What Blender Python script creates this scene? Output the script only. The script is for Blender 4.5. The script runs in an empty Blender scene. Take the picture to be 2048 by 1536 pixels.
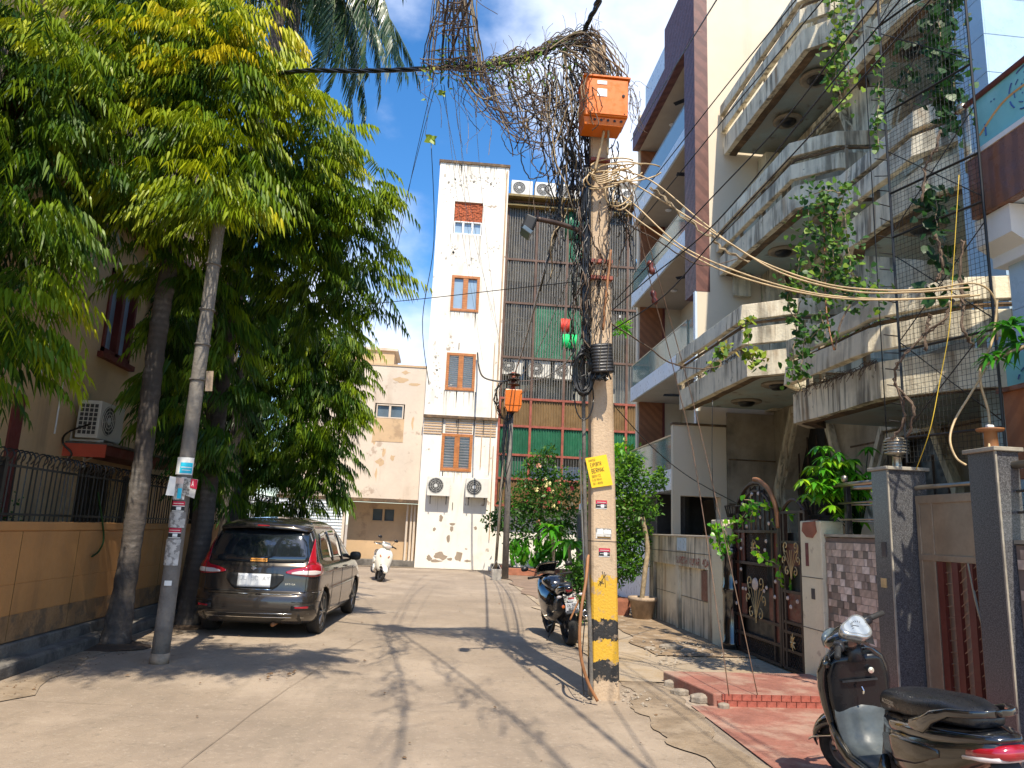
import bpy, bmesh, math, random
import numpy as np
from mathutils import Vector, Matrix, Euler
random.seed(7); rng=np.random.default_rng(7)
scene=bpy.context.scene; col=scene.collection
PI=math.pi
# ---------------- camera ----------------
CX,CY,FL=1024.0,768.0,1475.0; HC=1.62
def _n(v): v=np.array(v,float); return v/np.linalg.norm(v)
_v1=_n([880-CX,-(1055-CY),-FL]); _v2=np.array([310,7390,-FL],float); _v2-=_v2.dot(_v1)*_v1; _v2=_n(_v2)
RW=np.array([np.cross(_v1,_v2),_v1,_v2])
cam_d=bpy.data.cameras.new('camera'); cam=bpy.data.objects.new('camera',cam_d); col.objects.link(cam)
cam_d.sensor_width=36; cam_d.lens=FL/2048*36; cam_d.clip_start=.05; cam_d.clip_end=2000
cam.matrix_world=Matrix.Translation((0,0,HC))@Matrix(RW.tolist()).to_4x4()
scene.camera=cam
def _ray(u,v): return RW@np.array([u-CX,-(v-CY),-FL])
def PZ(u,v,z=0):
    d=_ray(u,v); return Vector((np.array([0,0,HC])+d*(z-HC)/d[2]).tolist())
def PX(u,v,x):
    d=_ray(u,v); return Vector((np.array([0,0,HC])+d*x/d[0]).tolist())
def PY(u,v,y):
    d=_ray(u,v); return Vector((np.array([0,0,HC])+d*y/d[1]).tolist())
# ---------------- light ----------------
SUN_EL=math.radians(57); SUN_AZ=math.radians(6)    # sun behind the camera, a little to the right
SD=Vector((math.sin(SUN_AZ)*math.cos(SUN_EL),-math.cos(SUN_AZ)*math.cos(SUN_EL),math.sin(SUN_EL)))
def from_shadow(u,v,z):    # a point at height z whose shadow falls where (u,v) shows the ground
    g=PZ(u,v,0); return g+SD*(z/SD.z)
sl=bpy.data.lights.new('sun','SUN'); sl.energy=5.0; sl.angle=math.radians(.53); sl.color=(1,.90,.74)
so=bpy.data.objects.new('sun',sl); col.objects.link(so); so.rotation_euler=(-SD).to_track_quat('-Z','Y').to_euler(); so.location=(0,-20,40)
w=bpy.data.worlds.new('World'); scene.world=w; w.use_nodes=True
nt=w.node_tree; N=nt.nodes; L=nt.links; N.clear()
out=N.new('ShaderNodeOutputWorld'); bg=N.new('ShaderNodeBackground'); L.new(bg.outputs[0],out.inputs[0])
sky=N.new('ShaderNodeTexSky'); sky.sky_type='NISHITA'; sky.sun_disc=False; sky.sun_elevation=SUN_EL
sky.sun_rotation=math.atan2(SD.x,SD.y); sky.air_density=1.0; sky.dust_density=.5; sky.ozone_density=3.5
bg.inputs[1].default_value=.13
def wn(t,**k):
    n=N.new(t)
    for a,b in k.items(): setattr(n,a,b)
    return n
tc=wn('ShaderNodeTexCoord')
mp=wn('ShaderNodeMapping'); mp.inputs['Scale'].default_value=(1,1,1.7); mp.inputs['Location'].default_value=(2.1,.3,.4); L.new(tc.outputs['Generated'],mp.inputs[0])
nz=wn('ShaderNodeTexNoise'); nz.inputs['Scale'].default_value=3.4; nz.inputs['Detail'].default_value=9; nz.inputs['Roughness'].default_value=.52; L.new(mp.outputs[0],nz.inputs['Vector'])
def lobe(d,lo,hi,amt):
    dp=wn('ShaderNodeVectorMath',operation='DOT_PRODUCT'); dp.inputs[1].default_value=tuple(_n(d)); L.new(tc.outputs['Generated'],dp.inputs[0])
    mr=wn('ShaderNodeMapRange',interpolation_type='SMOOTHSTEP'); mr.inputs[1].default_value=lo; mr.inputs[2].default_value=hi; mr.inputs[3].default_value=0; mr.inputs[4].default_value=amt; L.new(dp.outputs['Value'],mr.inputs[0]); return mr
l1=lobe(_ray(1290,90),.965,.998,.20); l2=lobe(_ray(800,640),.978,.9985,.24); l3=lobe(_ray(2000,-500),.8,.99,.1)
a1=wn('ShaderNodeMath',operation='ADD'); L.new(l1.outputs[0],a1.inputs[0]); L.new(l2.outputs[0],a1.inputs[1])
a3=wn('ShaderNodeMath',operation='ADD'); L.new(a1.outputs[0],a3.inputs[0]); L.new(l3.outputs[0],a3.inputs[1])
a2=wn('ShaderNodeMath',operation='ADD'); L.new(a3.outputs[0],a2.inputs[0]); L.new(nz.outputs[0],a2.inputs[1])
cm=wn('ShaderNodeMapRange',interpolation_type='SMOOTHSTEP'); cm.inputs[1].default_value=.56; cm.inputs[2].default_value=.80; cm.inputs[4].default_value=.85; L.new(a2.outputs[0],cm.inputs[0])
hs=wn('ShaderNodeHueSaturation'); hs.inputs['Saturation'].default_value=1.28; hs.inputs['Value'].default_value=1.38; L.new(sky.outputs[0],hs.inputs['Color'])
mx=wn('ShaderNodeMix',data_type='RGBA'); L.new(cm.outputs[0],mx.inputs[0]); L.new(hs.outputs[0],mx.inputs[6]); mx.inputs[7].default_value=(6.6,7.2,8.6,1)
L.new(mx.outputs[2],bg.inputs[0])
scene.view_settings.view_transform='Standard'; scene.view_settings.look='None'; scene.view_settings.exposure=.50; scene.view_settings.gamma=1
scene.view_settings.use_curve_mapping=False
scene.cycles.max_bounces=6; scene.cycles.transparent_max_bounces=12
# ---------------- materials ----------------
def sRGB(r,g,b): return tuple(((c/255)/12.92 if c/255<=.04045 else ((c/255+.055)/1.055)**2.4) for c in (r,g,b))
MATS={}
def mat(name,c,rough=.65,metal=0,var=.12,vs=2.5,bump=0,bs=25,streak=None,patch=None,spec=.5,coat=0,trans=0,alpha=1,emit=None,tl=0,attr=None,grid=None,dust=None,brick=None,wave=None):
    m=bpy.data.materials.new(name); m.use_nodes=True; nt=m.node_tree; N=nt.nodes; L=nt.links
    b=N['Principled BSDF']; o=N['Material Output']
    b.inputs['Roughness'].default_value=rough; b.inputs['Metallic'].default_value=metal; b.inputs['Specular IOR Level'].default_value=spec
    b.inputs['Coat Weight'].default_value=coat; b.inputs['Coat Roughness'].default_value=.05
    b.inputs['Transmission Weight'].default_value=trans; b.inputs['Alpha'].default_value=alpha
    tc=N.new('ShaderNodeTexCoord'); co=tc.outputs['Object']
    def noise(sc,det=7,sx=(1,1,1),ro=.55,loc=(0,0,0)):
        n=N.new('ShaderNodeTexNoise'); n.inputs['Scale'].default_value=sc; n.inputs['Detail'].default_value=det; n.inputs['Roughness'].default_value=ro
        mp=N.new('ShaderNodeMapping'); mp.inputs['Scale'].default_value=sx; mp.inputs['Location'].default_value=loc; L.new(co,mp.inputs[0]); L.new(mp.outputs[0],n.inputs['Vector'])
        return n.outputs['Fac']
    def ramp(f,lo,hi,a=0,bb=1):
        r=N.new('ShaderNodeMapRange'); r.interpolation_type='SMOOTHSTEP'; r.inputs[1].default_value=lo; r.inputs[2].default_value=hi; r.inputs[3].default_value=a; r.inputs[4].default_value=bb; L.new(f,r.inputs[0]); return r.outputs[0]
    def mixc(f,A,B,mode='MIX'):
        x=N.new('ShaderNodeMix'); x.data_type='RGBA'; x.blend_type=mode
        if isinstance(f,(int,float)): x.inputs[0].default_value=f
        else: L.new(f,x.inputs[0])
        for i,q in ((6,A),(7,B)):
            if isinstance(q,tuple): x.inputs[i].default_value=(*q[:3],1)
            else: L.new(q,x.inputs[i])
        return x.outputs[2]
    n1=noise(vs)
    c0=tuple(max(0,x*(1-var)) for x in c); c1=tuple(min(1,x*(1+var)) for x in c)
    cc=mixc(ramp(n1,.3,.7),c0,c1)
    if attr:   # colour follows a per-face attribute
        at=N.new('ShaderNodeAttribute'); at.attribute_name='tint'
        r=N.new('ShaderNodeValToRGB'); r.color_ramp.elements.remove(r.color_ramp.elements[0])
        e=r.color_ramp.elements[0]; e.position=attr[0][0]; e.color=(*attr[0][1],1)
        for p,q in attr[1:]:
            e=r.color_ramp.elements.new(p); e.color=(*q,1)
        L.new(at.outputs['Fac'],r.inputs[0]); cc=mixc(.25,r.outputs[0],mixc(1,r.outputs[0],cc,'MULTIPLY'))
        cc=r.outputs[0]
    if var>0:
        n2=noise(vs*9,5); cc=mixc(ramp(n2,.35,.75,0,min(.6,var*1.6)),cc,tuple(x*.6 for x in c)) if not attr else cc
    for pt in (patch or []):   # (colour, scale, threshold, softness, amount)
        pc,ps,th,sf,am=pt[:5]; sx=pt[5] if len(pt)>5 else (1,1,1)
        f=ramp(noise(ps,9,sx,.62,(3.3*ps,1.7,.9)),th-sf,th+sf,0,am); cc=mixc(f,cc,pc)
    for st in (streak or []):
        pc,ps,th,sf,am=st; f=ramp(noise(ps,6,(1,1,.06),.6,(7,ps,0)),th-sf,th+sf,0,am)
        f2=ramp(noise(1.3,4,(1,1,1),.5,(1,ps,5)),.35,.65); mm=N.new('ShaderNodeMath'); mm.operation='MULTIPLY'; L.new(f,mm.inputs[0]); L.new(f2,mm.inputs[1]); cc=mixc(mm.outputs[0],cc,pc)
    if wave:   # (direction, scale, colour, amount)
        wv=N.new('ShaderNodeTexWave'); wv.bands_direction=wave[0]; wv.inputs['Scale'].default_value=wave[1]; wv.inputs['Distortion'].default_value=2.5; wv.inputs['Detail'].default_value=3; L.new(co,wv.inputs[0]); cc=mixc(ramp(wv.outputs['Fac'],.35,.8,0,wave[3]),cc,wave[2])
    L.new(cc,b.inputs['Base Color'])
    if bump:
        nb=noise(bs,8); bp=N.new('ShaderNodeBump'); bp.inputs['Strength'].default_value=min(1,bump); bp.inputs['Distance'].default_value=.02; L.new(nb,bp.inputs['Height']); L.new(bp.outputs[0],b.inputs['Normal'])
    if rough>.15 and metal==0 and not trans:
        L.new(ramp(noise(vs*4,4),.3,.7,max(0,rough-.12),min(1,rough+.12)),b.inputs['Roughness'])
    if emit: b.inputs['Emission Color'].default_value=(*emit,1); b.inputs['Emission Strength'].default_value=1
    if tl:
        t=N.new('ShaderNodeBsdfTranslucent'); L.new(mixc(1,cc,(1.0,1.0,.55),'MULTIPLY'),t.inputs[0]); ms=N.new('ShaderNodeMixShader'); ms.inputs[0].default_value=tl
        L.new(b.outputs[0],ms.inputs[1]); L.new(t.outputs[0],ms.inputs[2]); L.new(ms.outputs[0],o.inputs[0])
    MATS[name]=m; return m
# ---------------- objects ----------------
ORI={}
def tag(o,label=None,cat=None,group=None,kind=None):
    if label: o['label']=label
    if cat: o['category']=cat
    if group: o['group']=group
    if kind: o['kind']=kind
    return o
def thing(name,label,cat,loc=(0,0,0),group=None):
    o=bpy.data.objects.new(name,None); col.objects.link(o); o.location=loc; o.empty_display_size=.2
    ORI[o.name]=Vector(loc); return tag(o,label,cat,group)
def linkobj(name,me,parent=None,loc=None,rot=None,scale=None):
    o=bpy.data.objects.new(name,me); col.objects.link(o)
    if parent: o.parent=parent; ORI[o.name]=ORI.get(parent.name,Vector()) 
    if loc is not None: o.location=Vector(loc)-(ORI.get(parent.name,Vector()) if parent else Vector())
    if rot is not None: o.rotation_euler=rot
    if scale is not None: o.scale=scale
    return o
class MB:
    def __init__(s): s.v=[]; s.f=[]; s.t=None
    def add(s,vs,fs,t=None):
        k=len(s.v); s.v.extend([tuple(p) for p in vs]); s.f.extend([tuple(i+k for i in f) for f in fs])
        if t is not None:
            if s.t is None: s.t=[0]*(len(s.f)-len(fs))
            s.t.extend([t]*len(fs))
        return s
    def box(s,c,d,rz=0,M=None,t=None):
        x,y,z=d[0]/2,d[1]/2,d[2]/2
        vs=[Vector((a*x,b*y,e*z)) for a in (-1,1) for b in (-1,1) for e in (-1,1)]
        R=M if M is not None else Matrix.Rotation(rz,3,'Z')
        vs=[R@p+Vector(c) for p in vs]
        return s.add(vs,[(0,1,3,2),(4,6,7,5),(0,4,5,1),(2,3,7,6),(0,2,6,4),(1,5,7,3)],t)
    def b2(s,x0,x1,y0,y1,z0,z1,t=None): return s.box(((x0+x1)/2,(y0+y1)/2,(z0+z1)/2),(abs(x1-x0),abs(y1-y0),abs(z1-z0)),t=t)
    def tube(s,pts,r,n=6,cap=True,t=None):
        pts=[Vector(p) for p in pts]; m=len(pts)
        rr=r if isinstance(r,(list,tuple)) else [r]*m
        rings=[]; up=None
        for i,p in enumerate(pts):
            d=(pts[min(i+1,m-1)]-pts[max(i-1,0)])
            if d.length<1e-9: d=Vector((0,0,1))
            d.normalize()
            if up is None: up=Vector((0,0,1)) if abs(d.z)<.9 else Vector((1,0,0))
            a=d.cross(up); 
            if a.length<1e-6: a=d.orthogonal()
            a.normalize(); b=d.cross(a); up=a.cross(d) if False else up
            bb=a.cross(d)
            rings.append([p+(a*math.cos(2*PI*k/n)+bb*math.sin(2*PI*k/n))*rr[i] for k in range(n)])
            up=bb if abs(bb.dot(d))<.5 else up
        vs=[q for R in rings for q in R]; fs=[]
        for i in range(m-1):
            for k in range(n):
                k2=(k+1)%n; fs.append((i*n+k,i*n+k2,(i+1)*n+k2,(i+1)*n+k))
        if cap: fs.append(tuple(range(n-1,-1,-1))); fs.append(tuple((m-1)*n+k for k in range(n)))
        return s.add(vs,fs,t)
    def cyl(s,a,b,r0,r1=None,n=12,t=None): return s.tube([a,b],[r0,r0 if r1 is None else r1],n,True,t)
    def lathe(s,prof,c=(0,0,0),n=20,axis='z',close=False,a0=0,a1=2*PI):
        vs=[];fs=[];full=abs(a1-a0-2*PI)<1e-6; m=n if full else n+1
        for r,h in prof:
            for k in range(m):
                a=a0+(a1-a0)*k/n; x,y=r*math.cos(a),r*math.sin(a)
                p=(x,y,h) if axis=='z' else ((h,x,y) if axis=='x' else (x,h,y))
                vs.append(Vector(p)+Vector(c))
        q=len(prof); 
        for i in range(q-1 if not close else q):
            for k in range(n if full else n):
                k2=(k+1)%m; i2=(i+1)%q
                fs.append((i*m+k,i*m+k2,i2*m+k2,i2*m+k))
        return s.add(vs,fs)
    def loft(s,rings,cap=True,close=True):
        n=len(rings[0]); vs=[p for R in rings for p in R]; fs=[]
        for i in range(len(rings)-1):
            for k in range(n if close else n-1):
                k2=(k+1)%n; fs.append((i*n+k,i*n+k2,(i+1)*n+k2,(i+1)*n+k))
        if cap and close: fs.append(tuple(range(n-1,-1,-1))); fs.append(tuple((len(rings)-1)*n+k for k in range(n)))
        return s.add(vs,fs)
    def prism(s,poly,e):   # poly: list of 3D points, extruded by vector e
        n=len(poly); e=Vector(e); vs=[Vector(p) for p in poly]+[Vector(p)+e for p in poly]
        fs=[tuple(range(n-1,-1,-1)),tuple(range(n,2*n))]+[(k,(k+1)%n,n+(k+1)%n,n+k) for k in range(n)]
        return s.add(vs,fs)
    def quad(s,a,b,c,d,t=None): return s.add([a,b,c,d],[(0,1,2,3)],t)
    def build(s,name,m,parent=None,smooth=False,kind=None,bev=0,sub=0,label=None,fix=True,solid=0):
        me=bpy.data.meshes.new(name)
        off=ORI.get(parent.name,Vector()) if parent else Vector()
        vv=[(p[0]-off.x,p[1]-off.y,p[2]-off.z) for p in s.v] if off.length else s.v
        me.from_pydata([tuple(p) for p in vv],[],s.f)
        if s.t is not None:
            at=me.attributes.new('tint','FLOAT','FACE'); at.data.foreach_set('value',s.t)
        if fix:
            bm=bmesh.new(); bm.from_mesh(me); bmesh.ops.recalc_face_normals(bm,faces=bm.faces); bm.to_mesh(me); bm.free()
        if smooth: me.polygons.foreach_set('use_smooth',[True]*len(me.polygons))
        me.materials.append(MATS[m] if isinstance(m,str) else m)
        o=linkobj(name,me,parent)
        if solid: q=o.modifiers.new('s','SOLIDIFY'); q.thickness=solid; q.offset=0
        if bev: q=o.modifiers.new('b','BEVEL'); q.width=bev; q.segments=2; q.limit_method='ANGLE'; q.angle_limit=.7
        if sub: q=o.modifiers.new('u','SUBSURF'); q.levels=sub; q.render_levels=sub
        if kind: o['kind']=kind
        if label: o['label']=label
        return o
def meshof(mb,name,m,smooth=False):
    o=mb.build(name,m,None,smooth); me=o.data; bpy.data.objects.remove(o); return me
def npmesh(name,V,F,m,parent=None,tint=None,kind=None,smooth=False):
    # V (n,3), F (k,3) or (k,4)
    me=bpy.data.meshes.new(name)
    off=np.array(ORI.get(parent.name,Vector())) if parent else np.zeros(3)
    V=np.asarray(V,np.float32)-off.astype(np.float32); F=np.asarray(F,np.int32); k,c=F.shape
    me.vertices.add(len(V)); me.vertices.foreach_set('co',V.ravel())
    me.loops.add(k*c); me.loops.foreach_set('vertex_index',F.ravel())
    me.polygons.add(k); me.polygons.foreach_set('loop_start',np.arange(0,k*c,c,dtype=np.int32)); me.polygons.foreach_set('loop_total',np.full(k,c,np.int32))
    if smooth: me.polygons.foreach_set('use_smooth',np.ones(k,bool))
    me.update(calc_edges=True)
    if tint is not None:
        at=me.attributes.new('tint','FLOAT','FACE'); at.data.foreach_set('value',np.asarray(tint,np.float32))
    me.materials.append(MATS[m]); o=linkobj(name,me,parent)
    if kind: o['kind']=kind
    return o
def wall_grid(mb,fn,A0,A1,B0,B1,holes,dep):
    # flat wall face with rectangular openings and reveals. fn(a,b,d) -> point, d = depth inwards
    As=sorted({A0,A1,*[h[0] for h in holes],*[h[1] for h in holes]}); Bs=sorted({B0,B1,*[h[2] for h in holes],*[h[3] for h in holes]})
    for i in range(len(As)-1):
        for j in range(len(Bs)-1):
            a,b=(As[i]+As[i+1])/2,(Bs[j]+Bs[j+1])/2
            if any(h[0]<a<h[1] and h[2]<b<h[3] for h in holes): continue
            mb.quad(fn(As[i],Bs[j],0),fn(As[i+1],Bs[j],0),fn(As[i+1],Bs[j+1],0),fn(As[i],Bs[j+1],0))
    for h in holes:
        a0,a1,b0,b1=h
        for p,q in (((a0,b0),(a1,b0)),((a1,b0),(a1,b1)),((a1,b1),(a0,b1)),((a0,b1),(a0,b0))):
            mb.quad(fn(*p,0),fn(*q,0),fn(*q,dep),fn(*p,dep))
def superring(c,hx,hy,n=24,e=2.5,M=None):
    R=[]
    for k in range(n):
        a=2*PI*k/n; ca,sa=math.cos(a),math.sin(a)
        p=Vector((hx*math.copysign(abs(ca)**(2/e),ca),hy*math.copysign(abs(sa)**(2/e),sa),0))
        R.append((M@p if M is not None else p)+Vector(c))
    return R
def lerp(tab,z):
    if z<=tab[0][0]: return tab[0][1]
    for (a,b),(c,d) in zip(tab,tab[1:]):
        if z<=c: return b+(d-b)*(z-a)/(c-a)
    return tab[-1][1]
def smoothpath(pts,k=6):
    pts=[Vector(p) for p in pts]; o=[]
    for i in range(len(pts)-1):
        p0=pts[max(i-1,0)];p1=pts[i];p2=pts[i+1];p3=pts[min(i+2,len(pts)-1)]
        for j in range(k):
            t=j/k; o.append(.5*((2*p1)+(p2-p0)*t+(2*p0-5*p1+4*p2-p3)*t*t+(3*p1-p0-3*p2+p3)*t**3))
    o.append(pts[-1]); return o
# simple stroke font for lettering painted or printed on signs (6 wide, 8 tall)
FONT={'A':[[(0,0),(2,6),(4,0)],[(1,2),(3,2)]],'B':[[(0,0),(0,6),(3,6),(4,5),(3,3),(0,3)],[(3,3),(4,1.5),(3,0),(0,0)]],'C':[[(4,5),(3,6),(1,6),(0,5),(0,1),(1,0),(3,0),(4,1)]],'D':[[(0,0),(0,6),(3,6),(4,4.5),(4,1.5),(3,0),(0,0)]],
'E':[[(4,6),(0,6),(0,0),(4,0)],[(0,3),(3,3)]],'F':[[(4,6),(0,6),(0,0)],[(0,3),(3,3)]],'G':[[(4,5),(3,6),(1,6),(0,5),(0,1),(1,0),(3,0),(4,1),(4,3),(2.5,3)]],'H':[[(0,0),(0,6)],[(4,0),(4,6)],[(0,3),(4,3)]],'I':[[(2,0),(2,6)]],
'K':[[(0,0),(0,6)],[(4,6),(0,3),(4,0)]],'L':[[(0,6),(0,0),(4,0)]],'M':[[(0,0),(0,6),(2,3),(4,6),(4,0)]],'N':[[(0,0),(0,6),(4,0),(4,6)]],'O':[[(1,0),(3,0),(4,1),(4,5),(3,6),(1,6),(0,5),(0,1),(1,0)]],'P':[[(0,0),(0,6),(3,6),(4,5),(4,4),(3,3),(0,3)]],
'R':[[(0,0),(0,6),(3,6),(4,5),(4,4),(3,3),(0,3)],[(2,3),(4,0)]],'S':[[(4,5),(3,6),(1,6),(0,5),(0,4),(4,2),(4,1),(3,0),(1,0),(0,1)]],'T':[[(0,6),(4,6)],[(2,6),(2,0)]],'U':[[(0,6),(0,1),(1,0),(3,0),(4,1),(4,6)]],'V':[[(0,6),(2,0),(4,6)]],'W':[[(0,6),(1,0),(2,4),(3,0),(4,6)]],
'X':[[(0,0),(4,6)],[(0,6),(4,0)]],'Y':[[(0,6),(2,3),(4,6)],[(2,3),(2,0)]],'Z':[[(0,6),(4,6),(0,0),(4,0)]],'1':[[(1,5),(2,6),(2,0)]],'2':[[(0,5),(1,6),(3,6),(4,5),(0,0),(4,0)]],'4':[[(3,0),(3,6),(0,2),(4,2)]],'8':[[(1,3),(0,4),(0,5),(1,6),(3,6),(4,5),(4,4),(3,3),(1,3),(0,2),(0,1),(1,0),(3,0),(4,1),(4,2),(3,3)]],'0':[[(1,0),(3,0),(4,1),(4,5),(3,6),(1,6),(0,5),(0,1),(1,0)]],
'5':[[(4,6),(0,6),(0,3.5),(3,3.5),(4,2.5),(4,1),(3,0),(0,0)]],'6':[[(4,6),(1,6),(0,5),(0,1),(1,0),(3,0),(4,1),(4,3),(0,3)]],'9':[[(0,0),(3,0),(4,1),(4,5),(3,6),(1,6),(0,5),(0,3),(4,3)]],'-':[[(0,3),(4,3)]],'.':[[(2,0),(2,.6)]],' ':[],'|':[[(0,0),(0,6)]]}
def letter_mb(mb,text,fn,h,wd=None,th=.12,adv=1.4):
    # fn(a,b)->point on the surface; letters h tall, strokes as thin ribbons
    s=h/6; x=0
    for ch in text:
        for st in FONT.get(ch,[]):
            for (x0,y0),(x1,y1) in zip(st,st[1:]):
                d=math.hypot(x1-x0,y1-y0) or 1; nx,ny=-(y1-y0)/d*th*h/s/2,(x1-x0)/d*th*h/s/2
                mb.quad(fn((x+x0-nx)*s,(y0-ny)*s),fn((x+x1-nx)*s,(y1-ny)*s),fn((x+x1+nx)*s,(y1+ny)*s),fn((x+x0+nx)*s,(y0+ny)*s))
        x+=4*adv+.2
    return x*s
mat('road',(.290,.228,.168),.85,var=.14,vs=.7,bump=.45,bs=60,patch=[((.29,.225,.16),1.1,.58,.10,.5),((.43,.345,.26),.5,.56,.08,.5),((.23,.185,.135),5,.60,.08,.45,(1,.12,1)),((.19,.155,.115),13,.62,.05,.5),((.14,.115,.09),1.7,.69,.05,.55),((.40,.33,.25),24,.60,.05,.4)])
mat('pave',(.37,.295,.21),.85,var=.12,vs=1.2,bump=.4,bs=30,patch=[((.33,.24,.14),1.4,.55,.06,.7),((.24,.18,.12),4,.62,.05,.5)])
mat('dirt',(.27,.19,.115),.95,var=.3,vs=3,bump=.9,bs=25,patch=[((.4,.34,.27),5,.6,.05,.7)])
mat('redfloor',(.28,.115,.082),.75,var=.18,vs=3,bump=.3,bs=30,patch=[((.40,.28,.21),2.2,.54,.10,.65),((.16,.07,.05),7,.64,.04,.5)])
mat('redbrick',(.33,.09,.06),.8,var=.3,vs=8,bump=.4)
mat('kerbstone',(.16,.145,.125),.9,var=.25,vs=3,bump=.6,bs=25,patch=[((.06,.055,.05),3,.55,.08,.7)])
mat('ochredirty',(.30,.17,.075),.85,var=.3,vs=3,bump=.3,bs=30,patch=[((.13,.09,.055),5,.52,.07,.75),((.46,.24,.085),3,.6,.05,.6)])
mat('verge',(.235,.175,.115),.95,var=.2,vs=3,bump=.6,bs=40,patch=[((.33,.26,.185),2.5,.5,.1,.7),((.15,.11,.075),8,.6,.05,.6)])
mat('ochre',(.49,.24,.080),.75,var=.10,vs=1.5,bump=.15,bs=50,streak=[((.22,.12,.05),2.5,.58,.10,.55)],patch=[((.3,.16,.07),3,.68,.05,.35)])
mat('ochrehouse',(.64,.44,.24),.8,var=.08,vs=1.2,bump=.15,bs=40,streak=[((.25,.18,.11),2.2,.57,.1,.5)])
mat('maroon',(.16,.035,.03),.6,var=.15)
mat('redband',(.62,.09,.045),.6,var=.08)
mat('white',(.79,.745,.66),.8,var=.04,vs=1,bump=.1,bs=30,streak=[((.42,.36,.29),1.8,.62,.08,.45)],patch=[((.30,.22,.15),2.2,.67,.02,.8),((.55,.47,.36),.9,.6,.08,.35)])
mat('whiteplain',(.74,.74,.72),.55,var=.04)
mat('tileblue',(.40,.53,.64),.35,var=.05,vs=2,streak=[((.32,.38,.42),2,.62,.08,.4)])
mat('mutedframe',(.12,.07,.05),.7,var=.25)
mat('whiteblue',(.62,.72,.80),.35,var=.04,vs=2,streak=[((.45,.5,.52),2,.62,.08,.4)])
mat('pink',(.63,.53,.42),.8,var=.06,vs=1,bump=.15,streak=[((.36,.24,.16),1.6,.60,.10,.5)],patch=[((.34,.24,.17),1.7,.63,.03,.65)])
mat('tan',(.55,.38,.22),.8,var=.08,vs=1,patch=[((.3,.2,.12),1.7,.6,.06,.6)])
mat('mould',(.10,.09,.08),.9,var=.3)
mat('cream',(.68,.58,.44),.8,var=.03,vs=.8,streak=[((.5,.40,.3),1.4,.66,.06,.4)])
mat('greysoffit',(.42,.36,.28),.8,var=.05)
mat('tealsoffit',(.38,.46,.44),.8,var=.15,vs=1.5,patch=[((.42,.40,.33),1.2,.52,.08,.7),((.16,.12,.08),2.1,.62,.05,.7)])
mat('cladding',(.16,.065,.05),.5,var=.15,vs=6,wave=('DIAGONAL',1.6,(.08,.03,.025),.6))
mat('woodclad',(.34,.13,.055),.5,var=.2,vs=2,wave=('DIAGONAL',2.5,(.2,.07,.03),.5))
mat('brownpanel',(.23,.10,.055),.3,var=.15,vs=2,wave=('Y',2,(.1,.045,.03),.5))
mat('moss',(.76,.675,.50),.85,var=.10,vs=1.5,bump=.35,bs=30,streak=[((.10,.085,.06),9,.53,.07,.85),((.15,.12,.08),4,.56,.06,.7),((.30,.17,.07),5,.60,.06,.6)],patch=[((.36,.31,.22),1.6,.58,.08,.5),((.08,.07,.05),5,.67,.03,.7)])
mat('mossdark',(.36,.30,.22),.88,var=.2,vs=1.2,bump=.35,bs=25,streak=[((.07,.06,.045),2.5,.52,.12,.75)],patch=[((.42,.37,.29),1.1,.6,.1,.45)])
mat('mossedge',(.20,.125,.065),.9,var=.4,vs=6,bump=.8,bs=30,patch=[((.07,.05,.035),4,.5,.08,.7)])
mat('dark',(.012,.011,.010),.6,var=.2)
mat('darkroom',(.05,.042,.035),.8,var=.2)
mat('brick',(.42,.10,.035),.85,var=.3,vs=9,bump=.3)
mat('mortar',(.30,.24,.18),.9)
mat('woodframe',(.46,.17,.045),.5,var=.2,vs=6,wave=('Z',3,(.3,.10,.03),.4))
mat('rustframe',(.30,.075,.045),.6,var=.25,vs=5)
mat('glassdark',(.10,.13,.15),.08,spec=.8,var=.1)
mat('glassblue',(.28,.38,.48),.06,spec=.8,var=.05)
mat('louvre',(.62,.66,.68),.25,spec=.7,var=.08)
mat('greenglass',(.16,.30,.27),.05,var=.0,spec=.8,alpha=.72)
mat('blueglass',(.36,.50,.56),.08,var=.0,spec=.8,alpha=.85)
mat('tealglass',(.22,.56,.60),.12,var=.06,spec=.7,patch=[((.35,.70,.72),1.5,.55,.12,.6)])
mat('tealrail',(.03,.09,.30),.3)
mat('orangestreak',(.62,.38,.18),.4)
mat('greenpoly',(.05,.22,.12),.35,var=.25,vs=1.2,alpha=.6)
mat('greensheet',(.02,.125,.06),.4,var=.2,vs=1.3,streak=[((.02,.07,.04),3,.55,.1,.6)])
mat('greencloth',(.0,.55,.14),.6,var=.1)
mat('brownsheet',(.19,.115,.045),.5,var=.18,vs=1.5,streak=[((.14,.07,.03),4,.55,.08,.6)])
mat('greysheet',(.16,.16,.145),.6,var=.2,vs=1)
mat('polysheet',(.085,.075,.06),.35,var=.25,vs=1.2,alpha=.42,streak=[((.07,.06,.05),2,.55,.1,.5)])
mat('bars',(.20,.19,.17),.6,var=.2,metal=.2)
mat('slab',(.34,.34,.30),.8,var=.2)
mat('acbody',(.68,.66,.60),.45,var=.05,vs=3,streak=[((.4,.33,.24),4,.64,.06,.5)])
mat('acgrille',(.07,.07,.07),.5,metal=.3,var=.1)
mat('achub',(.6,.6,.58),.5)
mat('yellowledge',(.20,.14,.04),.6,var=.25,vs=3)
mat('blackmetal',(.018,.017,.016),.45,metal=.3,var=.3,vs=8)
mat('blackcable',(.012,.012,.012),.35,var=.2)
mat('rubber',(.018,.017,.016),.75,var=.2,vs=12,bump=.2,bs=60)
mat('tancable',(.50,.36,.19),.5,var=.2,vs=9)
mat('rustpipe',(.30,.13,.05),.6,var=.25)
mat('brownvine',(.125,.085,.058),.9,var=.35,vs=20,bump=.4,bs=60)
mat('vinepale',(.30,.23,.14),.9,var=.3,vs=20,bump=.4)
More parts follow.
